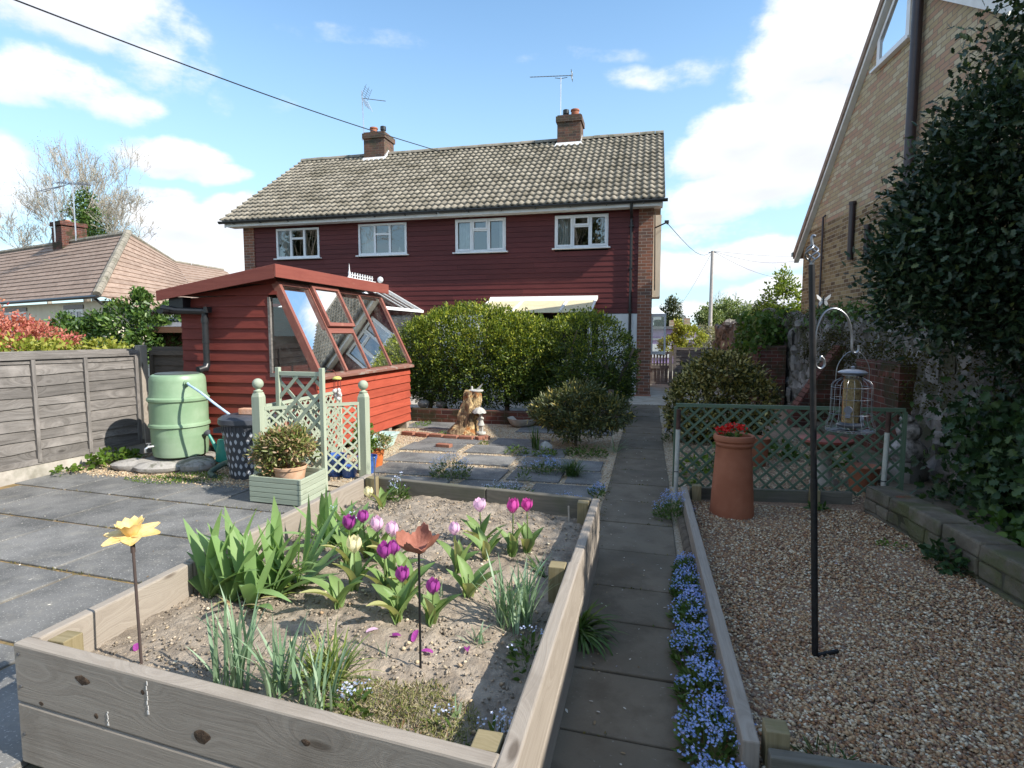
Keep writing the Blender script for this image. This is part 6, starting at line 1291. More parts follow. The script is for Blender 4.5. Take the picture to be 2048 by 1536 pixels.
top_ = np.clip((P[:, 2] - .7) / 1.0 + rng.normal(size=len(P)) * .35 - (P[:, 0] + 2.6) * .12, 0, 1) > .45  # dark leaves chosen lower down and rightwards, following the shade
D, N = leafset(rng, P, O, .5)
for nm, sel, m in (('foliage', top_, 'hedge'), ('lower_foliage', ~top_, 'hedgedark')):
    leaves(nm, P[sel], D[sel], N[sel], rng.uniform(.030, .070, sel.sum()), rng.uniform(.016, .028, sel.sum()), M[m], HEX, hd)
b = MB(); r5 = random.Random(8)
for x in (-4.0, -3.7, -3.1, -2.5, -1.8, -1.2, -.72, -.55): b.tube([(x, 10.1 + r5.uniform(-.2, .3), 0), (x + r5.uniform(-.1, .1), 10.1, .5), (x + r5.uniform(-.3, .3), 10.2, 1.3)], [.05, .045, .02], 7)
for i in range(60):
    x = r5.uniform(-4.3, -.6); b.tube([(x, 10.2, r5.uniform(.3, .9)), (x + r5.uniform(-.4, .4), 10.2 + r5.uniform(-.6, .6), r5.uniform(.6, 1.8))], [.014, .006], 4)
b.build('stems', M['bark'], hd, smooth=True)
b = MB(); b.tube([(-.60, 9.6, 0), (-.60, 9.62, .62)], .045, 10); b.tube([(-.50, 9.55, 0), (-.50, 9.57, .55)], .03, 8); tag(b.build('hedge_post', M['bark'], smooth=True), 'dark rounded timber posts at the path end of the hedge', 'post')
leafy_tree('flowering_shrub', 'spreading bronze green shrub with yellow buds beside the dark path', (-.95, 7.75, .02), [(-.95, 7.75, .50, .58, .42, .28, 190), (-.58, 7.7, .50, .38, .34, .24, 110), (-1.3, 7.8, .46, .32, .3, .2, 90), (-.85, 7.65, .72, .3, .28, .13, 70), (-.9, 7.6, .30, .4, .3, .15, 70)], 'rhodo', .022, 20, .035, .065, .018, 101, 'shrub', inner=.5, limbs=10)
# ------------------------------------------------------------------ raised sleeper bed
rb = thing('raised_bed', 'grey timber sleeper bed full of tulips and iris leaves', 'raised bed', (-1.2, 2.7, 0), w=True)
A_, B_, C_, D_ = Vector((-2.18, 1.49, 0)), Vector((-.305, 1.315, 0)), Vector((-.30, 3.80, 0)), Vector((-2.13, 4.03, 0))   # outer corners
TH, BZT, HB_ = .052, .455, .222
def side(p, q, z0, z1, inn, w=TH, m='sleeper', gap=0):
    p, q = Vector(p), Vector(q); n_ = Vector(inn); b = MB(); b.hexa([(p.x, p.y, z0), (q.x, q.y, z0), (q.x + n_.x * w, q.y + n_.y * w, z0), (p.x + n_.x * w, p.y + n_.y * w, z0), (p.x, p.y, z1), (q.x, q.y, z1), (q.x + n_.x * w, q.y + n_.y * w, z1), (p.x + n_.x * w, p.y + n_.y * w, z1)], 'grain'); return b.build('board', M[m], rb, bevel=.008)
fd = (B_ - A_).normalized(); fn = Vector((-fd.y, fd.x, 0)); bd_ = (C_ - D_).normalized(); bn = Vector((bd_.y, -bd_.x, 0)); ld = (D_ - A_).normalized(); ln = Vector((ld.y, -ld.x, 0)); rd_ = (C_ - B_).normalized(); rn = Vector((-rd_.y, rd_.x, 0))
side(A_ + fd * .0, B_ - fd * .056, .237, BZT, fn); side(A_, B_ - fd * .056, .005, .233, fn)
lm = A_.lerp(D_, .30); a2 = A_ + fn * .054
side(a2, lm, .225, BZT - .002, ln); side(lm + ld * .004, D_, .20, BZT + .003, ln); side(a2, D_, .0, .197, ln)
rm_ = B_.lerp(C_, .55)
side(B_, rm_, .225, BZT, rn, .056); side(rm_ + rd_ * .004 , C_ - rd_ * .0, .225, BZT - .006, rn, .052); side(B_, C_, .03, .221, rn)
dm = D_.lerp(C_, .56); d2, c2 = D_ + ln * .055, C_ + rn * .055
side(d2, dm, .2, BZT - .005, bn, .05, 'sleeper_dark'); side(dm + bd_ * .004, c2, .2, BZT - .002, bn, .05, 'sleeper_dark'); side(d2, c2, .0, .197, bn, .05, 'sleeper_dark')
for (x, y, zt, w) in ((-2.08, 1.60, .435, .075), (-2.03, 3.93, .462, .075), (-.40, 3.70, .452, .072), (-.405, 2.64, .452, .078), (-.41, 1.43, .44, .078)):
    b = MB(); b.hexa([(x - w / 2, y - w / 2, .0), (x + w / 2, y - w / 2, .0), (x + w / 2, y + w / 2, .0), (x - w / 2, y + w / 2, .0), (x - w / 2, y - w / 2, zt), (x + w / 2, y - w / 2, zt), (x + w / 2, y + w / 2, zt), (x - w / 2, y + w / 2, zt)], 'grain'); b.build('post', M['postwood'], rb, bevel=.004)
b = MB()
for t in (.012, .02):
    for z in (.30, .42, .12):
        p = A_ + fd * (.03 if t < .015 else 1.78) - fn * .001 + Vector((0, 0, z)); b.lathe([(.006, 0), (.006, .004), (0, .004)], p, 8, M=Matrix.Rotation(R(90), 4, 'X'))
b.build('screws', M['metal'], rb)
fdx = Matrix(((fd.x, fn.x, 0), (fd.y, fn.y, 0), (0, 0, 1)))
for (t, z, r_, q) in ((.345, .385, .022, (1.5, .07, .75)), (.86, .305, .026, (1.5, .07, .8)), (.62, .40, .008, (1, .1, 1)), (.40, .27, .009, (1, .1, 1)), (.13, .255, .010, (1, .1, .8)), (1.25, .38, .012, (1.3, .1, .8)), (1.05, .15, .018, (1.4, .08, .7))):
    kb = MB(); rock(kb, (0, 0, 0), r_, int(t * 100), 14, 8, q, .4); kb.v = [tuple(A_ + fd * (t) - fn * .0 + Vector((0, 0, z)) + fdx @ Vector(v)) for v in kb.v]; kb.build('knot', M['knot'], rb, smooth=True)
for (t, z0, z1) in ((.64, .33, .445), (.455, .25, .30)):
    kb = MB(); n_ = 7
    for i in range(n_):
        a, b2 = z0 + (z1 - z0) * i / n_, z0 + (z1 - z0) * (i + .8) / n_; o2 = .002 * math.sin(i * 2.3); w2 = .0016 + .0022 * (i == 0); p = A_ + fd * (t + o2); kb.hexa([tuple(p + fd * s_ * w2 - fn * d_ + Vector((0, 0, zz))) for zz in (a, b2) for s_, d_ in ((-1, .0016), (1, .0016), (1, 0), (-1, 0))])
    kb.build('bird_dropping', M['white'], rb)
# soil with lumps
from mathutils import noise as NZ
SB = lambda u, v: .290 + .035 * math.sin(math.pi * u) + .025 * v - .055 * max(0, u - .55) * (1.3 - v) / .45
NX, NY = 150, 190; sv = np.zeros((NX, NY, 3)); 
for i in range(NX):
    for j in range(NY):
        u, v = i / (NX - 1), j / (NY - 1); p = A_.lerp(B_, u).lerp(D_.lerp(C_, u), v); x, y = p.x, p.y
        x = min(max(x, -2.14), -.345); 
        h = NZ.fractal(Vector((x * 3, y * 3, 1)), .8, 2.1, 4) * .020 + NZ.fractal(Vector((x * 16, y * 16, 4)), .6, 2.1, 4) * .009 + NZ.noise(Vector((x * 60, y * 60, 9))) * .005
        base = SB(u, v); sv[i, j] = (x, y, base + h)
idx = np.arange(NX * NY).reshape(NX, NY); F_ = np.stack([idx[:-1, :-1], idx[1:, :-1], idx[1:, 1:], idx[:-1, 1:]], -1).reshape(-1, 4)
so2 = np_mesh('soil', sv.reshape(-1, 3), [F_], M['soil'], smooth=True); tag(so2, kind='structure')
def soilz(x, y):
    v = min(max((y - 1.45) / 2.45, 0), 1); u = min(max((x + 2.15) / 1.83, 0), 1); return SB(u, v)
rg2 = np.random.default_rng(44); k = 5200
pp = np.stack([rg2.uniform(-2.1, -.38, k), rg2.uniform(1.48, 3.85, k), np.zeros(k)], 1); pp[:, 2] = [soilz(x, y) + .004 for x, y in pp[:, :2]]
o = pebbles('soil_clods', rg2, pp, .007, M['clod'], flat=.8)
k = 380; pp = np.stack([rg2.uniform(-2.1, -.38, k), rg2.uniform(1.48, 3.85, k), np.zeros(k)], 1); pp[:, 2] = [soilz(x, y) + .008 for x, y in pp[:, :2]]
pebbles('soil_stones', rg2, pp, .010, M['pebble2'])
# ---- planting helpers
def clump(name, label, cat, x, y, m, n_, L, w, spread, lean, curl, seed, z=None, fold=.25, rad=.05, azc=None, azs=3.14, group=None, seg=7, wob=0.):
    r = random.Random(seed); z = soilz(x, y) - .01 if z is None else z; t = thing(name, label, cat, (x, y, z), group=group); v, f = [], []
    for i in range(n_):
        a = r.uniform(0, 6.28) if azc is None else r.gauss(azc, azs); q = rad * math.sqrt(r.random()); b = r.uniform(0, 6.28)
        blade(v, f, (q * math.cos(b), q * math.sin(b), 0), a, L * r.uniform(.65, 1.1), w * r.uniform(.75, 1.15), abs(r.gauss(lean, spread)), r.gauss(curl, curl * .5 + .08), seg, fold, wob=wob)
    blades_obj('leaves', v, f, m, t); return t
def iris_fan(label, x, y, fans, seed):
    r = random.Random(seed); z = soilz(x, y) - .01; t = thing('iris_clump', label, 'iris', (x, y, z), group='iris leaves in the raised bed')
    for (dx, dy, az, n_, L) in fans:
        v, f = [], []
        for i in range(n_):
            s = (i - (n_ - 1) / 2) / max(1, (n_ - 1) / 2); a = az + (0 if s > 0 else math.pi) + r.gauss(0, .22); k = abs(s)
            blade(v, f, (dx + .018 * s * math.cos(az), dy + .018 * s * math.sin(az), 0), a, L * (1.05 - .2 * k) * r.uniform(.85, 1.12), .057 * r.uniform(.8, 1.15), .05 + k * .85 + r.gauss(0, .13), r.gauss(.25, .25) + (.7 if k > .7 and r.random() < .45 else 0), 8, .18)
        blades_obj('leaf_fan', v, f, M['iris'], t)
    v, f = [], []
    for i in range(len(fans) * 3):
        q = r.choice(fans); blade(v, f, (q[0] + r.gauss(0, .04), q[1] + r.gauss(0, .04), .015), r.uniform(0, 6.28), .12, .016, 1.1, .6, 5, .4)
    blades_obj('withered_leaves', v, f, M['drymoss'], t)
iris_fan('large sprawling iris clump with broad leaves leaning over the near sleeper edge', -1.84, 2.24, [(-.02, -.04, 2.9, 8, .42), (-.10, .10, 3.1, 8, .40), (.10, -.06, 2.5, 8, .38), (.05, .12, 3.2, 8, .42), (-.16, -.02, 2.9, 7, .42), (.14, .05, 3.3, 7, .36)], 1)
iris_fan('upright iris clump with broad leaves in the middle of the iris row', -1.70, 2.36, [(.0, -.08, .1, 7, .34), (.07, .0, .5, 7, .33), (.02, .12, 1.0, 7, .38), (-.06, .04, 2.6, 6, .42)], 2)
iris_fan('smaller iris clump at the far end of the iris row', -1.78, 2.88, [(.0, .0, .8, 7, .33), (.10, .04, .3, 6, .30), (-.06, .10, 1.6, 6, .34), (.06, .16, 1.2, 6, .28)], 3)
GA_ = 'daffodil leaves in the raised bed'
clump('daffodil_clump', 'grey green daffodil leaves standing nearest the iris clump', 'daffodil leaves', -1.38, 1.62, M['daffleaf'], 36, .34, .011, .20, .14, .35, 11, group=GA_, rad=.06)
clump('daffodil_clump', 'grey green daffodil leaves in the middle of the near group', 'daffodil leaves', -1.17, 1.60, M['daffleaf'], 30, .32, .011, .20, .14, .4, 12, group=GA_, rad=.05)
clump('daffodil_clump', 'grey green daffodil leaves beside the yellowish grass tuft', 'daffodil leaves', -1.02, 1.58, M['daffleaf'], 22, .26, .010, .24, .16, .4, 13, group=GA_, rad=.05)
clump('daffodil_clump', 'bushy grey green daffodil leaves against the right hand sleeper', 'daffodil leaves', -.55, 2.36, M['daffleaf'], 62, .33, .011, .22, .16, .5, 14, group=GA_, rad=.08)
clump('daffodil_clump', 'short dark daffodil sprout on the bare soil', 'daffodil leaves', -.66, 2.17, M['daffleaf'], 14, .11, .008, .3, .35, .4, 15, group=GA_, rad=.03)
clump('grass_tuft', 'arching yellow green grass tuft between the daffodil leaves', 'grass', -1.08, 1.72, M['yelgrass'], 120, .22, .008, .35, .55, .8, 16, rad=.05)
clump('strap_leaf_clump', 'strap leaves lying flat by the corner post of the bed', 'plant', -.50, 2.86, M['darkgrass'], 14, .17, .011, .2, 1.0, .4, 17, azc=3.1, azs=.5, rad=.02)
clump('strap_leaf_plant', 'glossy dark strap leaved plant flopping onto the path', 'plant', -.315, 2.72, M['darkgrass'], 64, .25, .015, .3, .55, 1.5, 18, z=.045, azc=-.55, azs=.75, rad=.045)
for (x, y, lab, sd_) in ((-.96, 1.93, 'single green blade pair by the rusty flower stake', 19), (-.60, 1.72, 'single green blade pair beside the dry moss', 20), (-.92, 2.44, 'thin green blade pair by the fallen tulip leaf', 24)): clump('leaf_sprout', lab, 'sprout', x, y, M['daffleaf'], 3, .11, .007, .12, .15, .15, sd_, rad=.012)
# tulips
def tulip(label, x, y, h, col, leafn, seed, open_=0., lean=(0, 0), bloom=True, size=1., lz=.205, lw=.058, droop=.55):
    r = random.Random(seed); z = soilz(x, y) - .008; t = thing('tulip', label, 'tulip', (x, y, z), group='tulips in the raised bed'); hh = h - z - .035
    tip = Vector((lean[0], lean[1], hh)); b = MB(); b.tube([Vector((0, 0, 0)), Vector((lean[0] * .3, lean[1] * .3, hh * .5)), tip], [.0042, .0038, .0036], 7); b.build('stem', M['stem'], t, smooth=True)
    v, f = [], []
    for i in range(leafn):
        a = i * 2.3 + r.uniform(-.5, .5); blade(v, f, (0, 0, 0), a, lz * r.uniform(.75, 1.15), lw * r.uniform(.7, 1.2), r.uniform(.12, .6), r.uniform(.1, droop * 1.6), 9, .55, wob=.006)
    if leafn: blades_obj('leaves', v, f, M['tulipleaf'], t)
    if bloom:
        v, f = [], []; H_ = .073 * size; W_ = .038 * size
        for i in range(6):
            a = i * math.pi / 3 + r.uniform(-.12, .12); k = (i % 2); b0 = len(v); rows_, cols_ = 8, 5; hp = H_ * r.uniform(.92, 1.06); op = open_ * r.uniform(.3, 1.3)
            for q in range(rows_ + 1):
                u = q / rows_; rad = W_ * .78 * math.sin(min(1., u * 1.55 + .08) * math.pi / 2) * (1 - .38 * max(0, u - .5) / .5) * (1 - .08 * k) + op * u * u * .028; half = (.68 * math.sin(min(1, u * 1.45 + .12) * math.pi / 2)) * math.sqrt(max(0.0, 1 - max(0, (u - .42) / .58) ** 2.2)) + .015
                for c in range(cols_ + 1):
                    s = (c / cols_ - .5) * 2; aa = a + s * half; rr_ = rad + .0025 * s * s - .0035 * (1 - s * s) * (u > .15) * 0 - .003 * k
                    v.append((tip.x + rr_ * math.cos(aa), tip.y + rr_ * math.sin(aa), tip.z + u * hp - .003 * s * s * u))
            for q in range(rows_):
                for c in range(cols_): p = b0 + q * (cols_ + 1) + c; f.append((p, p + 1, p + cols_ + 2, p + cols_ + 1))
        blades_obj('bloom', v, f, M[col], t)
    return t
T = [('cream tulip standing alone against the far sleeper corner', (-1.80, 3.62), (737, 985), 'tcream', 2, 0, 1.1),
     ('purple tulip with splayed petals furthest from the rusty flower dish', (-1.56, 2.73), (698, 1047), 'tpurple', 3, .55, 1.1),
     ('upright closed purple tulip beside the splayed purple one', (-1.47, 2.76), (726, 1033), 'tpurple', 2, .05, 1.05),
     ('pale pink tulip in front of the closed purple tulip', (-1.39, 2.74), (754, 1050), 'tpink', 2, .0, 1.15),
     ('plump pale pink tulip above the twin purple tulips', (-1.31, 2.74), (784, 1061), 'tpink', 2, .1, 1.15),
     ('large cream tulip among the purple ones with white streaks', (-1.33, 2.38), (708, 1092), 'tcream', 3, .25, 1.15),
     ('nearer of the twin purple tulips', (-1.17, 2.37), (769, 1103), 'tpurple', 3, .2, 1.1),
     ('further of the twin purple tulips', (-1.13, 2.41), (788, 1096), 'tpurple', 2, .1, 1.05),
     ('purple tulip just left of the rusty flower stake', (-1.04, 2.28), (805, 1149), 'tpurple', 3, .2, 1.0),
     ('slim dark purple tulip just right of the rusty flower stake', (-.88, 2.22), (866, 1173), 'tpurple', 3, .15, .98),
     ('closed pale pink tulip on a bare stem beyond the rusty flower dish', (-.93, 2.72), (909, 1057), 'tpink', 4, 0, 1.0),
     ('opening pale pink tulip below the far sleeper', (-.92, 3.10), (960, 1012), 'tpink', 4, .5, 1.15),
     ('larger magenta tulip of the pair nearest the far sleeper', (-.72, 3.04), (1026, 1014), 'tmag', 4, .05, 1.2),
     ('smaller magenta tulip of the pair nearest the far sleeper', (-.65, 3.12), (1054, 1011), 'tmag', 4, .25, 1.05)]
for i, (lab, (x, y), (hx, hy), col, nl, op, sz) in enumerate(T):
    r_ = px_dir(hx, hy); t_ = math.hypot(x, y) / math.hypot(r_.x, r_.y); p = Vector((0, 0, CAMH)) + r_ * t_
    tulip(lab, x, y, p.z - .0, col, nl + 2, 200 + i, op, (p.x - x, p.y - y), True, sz)
for i, (x, y, lab) in enumerate(((-1.32, 2.22, 'flowerless tulip with pale split leaves nearest the daffodil leaves'), (-1.22, 2.52, 'flowerless leafy tulip behind the large cream one'), (-1.08, 2.42, 'flowerless leafy tulip in the middle of the purple group'), (-.80, 2.48, 'flowerless tulip with flat lying leaves beside the bushy daffodil leaves'), (-1.02, 2.18, 'flowerless low tulip by the fallen purple petals'), (-1.5, 2.62, 'flowerless tulip with yellowing leaves behind the iris row'), (-.84, 2.92, 'flowerless leafy tulip between the pink and magenta ones'))):
    tulip(lab, x, y, soilz(x, y) + .16, 'tpurple', 5, 260 + i, bloom=False, lz=.21, lw=.06, droop=.8)
for i, (x, y, col, lab) in enumerate(((-1.0, 2.06, 'tpurple', 'fallen purple petal near the tulip leaves'), (-.90, 2.06, 'tpurple', 'long fallen purple petal against the rusty flower stake'), (-.80, 2.02, 'tpurple', 'small fallen purple petal past the rusty flower stake'), (-.69, 2.11, 'tpurple', 'lone fallen purple petal by the short daffodil sprout'), (-1.10, 2.05, 'tpink', 'fallen pale pink petal on the soil'), (-1.93, 1.75, 'tpurple', 'shrivelled purple petal near the yellow daffodil stake'))):
    v, f = [], []; blade(v, f, (0, 0, 0), i * 1.7, .05 if i != 1 else .075, .024, 1.25, .35, 6, .6); o = blades_obj('fallen_petal', v, f, M[col]); o.location = (x, y, soilz(x, y) + .006); tag(o, lab, 'petal', 'fallen petals on the soil')
# moss patch
rg3 = np.random.default_rng(55); k = 4000; a = rg3.uniform(0, 6.28, k); q = np.sqrt(rg3.random(k)); nzv = np.array([NZ.noise(Vector((math.cos(t) * 1.5, math.sin(t) * 1.5, 3))) for t in a]); q = q ** 1.25 * (1 + .6 * nzv)
P = np.stack([-.76 + .24 * q * np.cos(a) * 1.05, 1.66 + .19 * q * np.sin(a), np.zeros(k)], 1); P[:, 2] = [soilz(x, y) + .002 for x, y in P[:, :2]]; P[:, 2] += .035 * np.clip(1 - q ** 2, 0, 1) * rg3.uniform(0, 1, k)
D = unit(rg3.normal(size=(k, 3)) * .8 + np.array([0, 0, .75])); N = unit(rg3.normal(size=(k, 3)))
tag(leaves('dry_moss', P, D, N, rg3.uniform(.012, .034, k), rg3.uniform(.0025, .005, k), M['drymoss'], DIA), 'patch of straw coloured dry moss at the foot of the rusty flower stake', 'moss')
# ornaments on rods
dfl = thing('daffodil_ornament', 'yellow painted iron daffodil on a thin rod in the bed corner', 'ornament', (-1.83, 1.68, .29), w=True)
b = MB(); top = Vector((-1.86, 1.70, .80)); b.tube([(-1.83, 1.68, .27), (-1.845, 1.69, .55), top], .0052, 8); b.tube([top - Vector((0, 0, .065)), top], .008, 8); b.build('rod', M['rod'], dfl, smooth=True)
def petal_dish(mb, c, n_, L, w, up, curl, rz=0., thick=.0035, tiltM=None, ruff=0.):
    for i in range(n_):
        a = rz + 2 * math.pi * i / n_; rows_, cols_ = 7, 4; top_, bot = [], []
        for q in range(rows_ + 1):
            u = q / rows_; hw = w * math.sin(math.pi * min(.98, .16 + u * .80)) ** .8 * (1 - .25 * u); rad = L * u
            for c_ in range(cols_ + 1):
                s = (c_ / cols_ - .5) * 2; zz = up * u * u * L + curl * s * s * hw + ruff * math.sin(s * 4 + u * 5 + i) * u * .012; p = Vector((rad + .006, s * hw, zz)); p.rotate(Matrix.Rotation(a, 3, 'Z'))
                if tiltM: p = tiltM @ p
                top_.append(c + p + Vector((0, 0, thick))); bot.append(c + p)
        for q in range(rows_):
            for c_ in range(cols_):
                k = q * (cols_ + 1) + c_; k2 = k + cols_ + 1; mb.poly([top_[k], top_[k2], top_[k2 + 1], top_[k + 1]]); mb.poly([bot[k], bot[k + 1], bot[k2 + 1], bot[k2]])
        for q in range(rows_):
            for c_, fl in ((0, 0), (cols_, 1)):
                k = q * (cols_ + 1) + c_; k2 = k + cols_ + 1; e = [top_[k], bot[k], bot[k2], top_[k2]]; mb.poly(e if not fl else e[::-1])
        for c_ in range(cols_): k = rows_ * (cols_ + 1) + c_; mb.poly([top_[k], bot[k], bot[k + 1], top_[k + 1]])
TM = Matrix.Rotation(R(8), 3, 'X')
b = MB(); petal_dish(b, top, 6, .097, .038, .04, .22, .25, .004, TM); b.build('petals', M['daffy'], dfl, smooth=True, ang=40)
b = MB()
def tfn(r, z, th): return (r * (1 + (.05 * math.sin(th * 10) if z > .03 else 0)), z + (.005 * math.sin(th * 10) if z > .045 else 0))
b.lathe([(.020, .004), (.028, .018), (.034, .036), (.046, .052), (.043, .051), (.031, .035), (.022, .014), (0, .011)], top + Vector((0, 0, .002)), 40, cap0=False, cap1=False, fn=tfn, M=TM.to_4x4()); b.build('trumpet', M['daffy'], dfl, smooth=True, ang=50)
rst = thing('rusty_flower_dish', 'rusty iron poppy shaped dish on a thin rod in the bed', 'ornament', (-.81, 1.92, .29), w=True)
top = Vector((-.812, 1.925, .755)); b = MB(); b.tube([(-.81, 1.92, .26), top], .0045, 8); b.build('rod', M['blackmetal'], rst, smooth=True)
b = MB()
def rfn(r, z, th): w_ = max(0, (r - .016) / .055); return (r * (1 + w_ * (.16 * math.sin(th * 4 + .6) + .025 * math.sin(th * 20))), z + w_ * w_ * (.018 * math.sin(th * 4 + 1.8) + .004 * math.sin(th * 20)))
b.lathe([(0, 0), (.016, .0), (.034, .005), (.050, .017), (.063, .036), (.070, .052), (.068, .053), (.060, .038), (.047, .021), (.031, .010), (.016, .006), (0, .006)], top, 80, False, False, fn=rfn, M=Matrix.Rotation(R(10), 4, 'X')); b.build('dish', M['rust'], rst, smooth=True, ang=50)
b = MB(); b.tube([(-1.98, 3.88, .3), (-1.985, 3.88, .62)], .005, 7); b.sphere((-1.985, 3.88, .625), .009, 8, 6); tag(b.build('garden_cane', M['metal'], smooth=True), 'thin grey metal cane standing in the far corner of the bed', 'cane')
b = MB(); b.tube([(-.49, 3.68, .3), (-.495, 3.68, .42)], .006, 7); tag(b.build('garden_cane', M['concrete'], smooth=True), 'short pale cane stub near the far right post of the bed', 'cane')
# forget-me-nots
def forget(label, x, y, rx, ry, h, nf, nl, seed, z=None, m='fmblue', group='forget-me-not plants', name='forget_me_not', kind=None, fl=.0105, low=.35):
    rng = np.random.default_rng(seed); z = (soilz(x, y) if z is None else z); t = thing(name, None if kind else label, None if kind else 'flower', (x, y, z), group=None if kind else group)
    if kind: tag(t, kind=kind)
    q = np.sqrt(rng.random(nl)); a = rng.uniform(0, 6.28, nl); u = rng.random(nl)
    P = np.stack([rx * q * np.cos(a), ry * q * np.sin(a), h * .62 * u * (1 - .5 * q ** 2)], 1); D, N = leafset(rng, P, np.stack([np.cos(a), np.sin(a), a * 0 + .4], 1), .3, .5)
    leaves('foliage', P, D, N, rng.uniform(.025, .055, nl), rng.uniform(.008, .015, nl), M['fmleaf'], HEX, t)
    nf = int(nf * (1.0 if kind or nf < 80 else 2.2)); k = max(3, nf // 7); q = np.sqrt(rng.random(k)); a = rng.uniform(0, 6.28, k); c = np.stack([rx * 1.08 * q * np.cos(a), ry * 1.08 * q * np.sin(a), h * (1 - .45 * q ** 2) * rng.uniform(1 - low, 1.08, k)], 1)
    b = MB()
    for p in c[:: max(1, k // 90)]: b.tube([(p[0] * .75, p[1] * .75, 0), tuple(p - np.array([0, 0, .002]))], .0012, 3, cap=False)
    b.build('stems', M['stem'], t)
    P = (c[:, None] + rng.normal(size=(k, 7, 3)) * np.array([.011, .011, .008])).reshape(-1, 3); nn = unit(rng.normal(size=P.shape) * .45 + np.array([0, -.35, .9]))
    # five-petalled flowers as small rosettes
    n_ = len(P); ux = unit(np.cross(nn, np.array([.3, .9, .1]))); uy = np.cross(nn, ux); s = fl * rng.uniform(.75, 1.15, n_) / 2; V_, F_ = [], []
    ring = []
    for j in range(10): r_ = 1.0 if j % 2 == 0 else .55; th = 2 * math.pi * j / 10; ring.append((r_ * math.cos(th), r_ * math.sin(th)))
    ring = np.array(ring); v = P[:, None] + ux[:, None] * (ring[None, :, :1] * s[:, None, None]) + uy[:, None] * (ring[None, :, 1:] * s[:, None, None]); cen = (P - nn * (s * .25)[:, None])[:, None]
    v = np.concatenate([v, cen], 1); f = np.array([(j, (j + 1) % 10, 10) for j in range(10)]); F_ = (f[None] + (np.arange(n_) * 11)[:, None, None]).reshape(-1, 3)
    np_mesh('flowers', v.reshape(-1, 3), [F_], M[m], t); return t
fg = random.Random(31)
strip = [(.285, 1.95 + .0), ]
for i, (x, y, rx, ry, h, nf) in enumerate(((.265, 1.72, .115, .20, .17, 640), (.255, 2.05, .12, .20, .19, 720), (.25, 2.35, .105, .17, .17, 480), (.245, 2.66, .11, .18, .17, 500), (.25, 3.0, .10, .20, .16, 560), (.255, 3.32, .095, .18, .15, 460), (.27, 3.62, .08, .16, .14, 300))):
    forget(None, x, y, rx, ry, h, nf, 420, 300 + i, .04, name='forget_me_not_border', kind='stuff', fl=.0125, low=.5)
forget('bushy forget-me-not clump at the corner of the trellis by the path', .22, 4.75, .15, .14, .24, 190, 300, 320, .04)
forget('blue forget-me-not clump beside the path behind the trellis post', .34, 8.3, .13, .2, .2, 120, 160, 321, .05)
forget('large pale forget-me-not clump on the paved yard', -2.02, 5.68, .22, .17, .27, 330, 380, 322, .03, 'fmpale')
forget('blue forget-me-not clump beside the dark grass tuft', -1.06, 6.12, .19, .12, .19, 190, 240, 323, .03)
forget('tall thin pale forget-me-not nearest the grass tuft', -1.24, 5.72, .07, .07, .26, 60, 60, 324, .03, 'fmpale')
forget('straggly pale forget-me-nots behind the far sleeper', -1.25, 5.05, .26, .17, .17, 120, 170, 325, .03, 'fmpale')
forget('low blue forget-me-nots beyond the far sleeper corner', -.66, 4.75, .20, .26, .15, 150, 200, 326, .03)
forget('small white forget-me-not tuft just behind the far sleeper', -.95, 4.55, .09, .07, .15, 60, 60, 327, .03, 'fmpale')
forget('blue forget-me-nots at the edge of the path gravel', -.45, 5.35, .07, .22, .12, 90, 110, 328, .03)
forget('blue forget-me-nots by the hedge post at the far end of the path', -.45, 10.0, .16, .3, .28, 190, 200, 329, .03)
forget('pale forget-me-not growing against the far sleeper inside the bed', -1.76, 3.80, .075, .06, .20, 70, 150, 330, None, 'fmpale')
forget('forget-me-not in the near corner between the right sleeper and the post', -.43, 1.62, .07, .05, .15, 70, 34, 331, None, 'fmpale')
forget('forget-me-not with dark leaves at the foot of the bushy daffodil leaves', -.43, 2.10, .07, .10, .17, 56, 110, 332, None, 'fmpale')
forget('small forget-me-not at the edge of the dry moss by the grass tuft', -.93, 1.62, .06, .06, .12, 56, 50, 333, None, 'fmpale')
forget('tiny forget-me-not flowers on the far side of the dry moss', -.64, 1.68, .05, .04, .05, 24, 8, 334, None, 'fmpale')
forget('forget-me-not seedling nearest the front sleeper', -.60, 1.50, .04, .03, .06, 7, 40, 336, None, 'fmpale')
forget('thin white forget-me-nots at the far end of the iris row', -1.74, 3.0, .12, .05, .26, 26, 20, 337, None, 'fmpale')
# weeds and tufts in the yard
def weed(label, x, y, rx, ry, h, n_, seed, m='weed', L=.05, Wd=.04, z=.02, cat='weed', name='weed_clump', group='weeds'):
    rng = np.random.default_rng(seed); q = np.sqrt(rng.random(n_)); a = rng.uniform(0, 6.28, n_); P = np.stack([rx * q * np.cos(a), ry * q * np.sin(a), h * rng.random(n_) * (1 - .6 * q)], 1); D, N = leafset(rng, P, np.stack([np.cos(a), np.sin(a), .3 + 0 * a], 1), .2, .6)
    t = leaves(name, P, D, N, rng.uniform(.6, 1.2, n_) * L, rng.uniform(.7, 1.2, n_) * Wd, M[m]); t.location = (x, y, z); return tag(t, label, cat, group)
weed('leafy green weed growing at the foot of the sunlit fence', -6.12, 5.42, .22, .28, .22, 190, 1, L=.075, Wd=.055); weed('small weed patch creeping along the patio edge by the fence', -6.25, 4.95, .12, .16, .08, 60, 2)
weed('moss and small weeds around the grey bin', -4.75, 5.12, .40, .22, .04, 700, 3, L=.022, Wd=.012, z=.0); weed('low mossy weeds before the stone slab base', -5.0, 4.95, .45, .14, .03, 500, 4, L=.02, Wd=.01, z=.0)
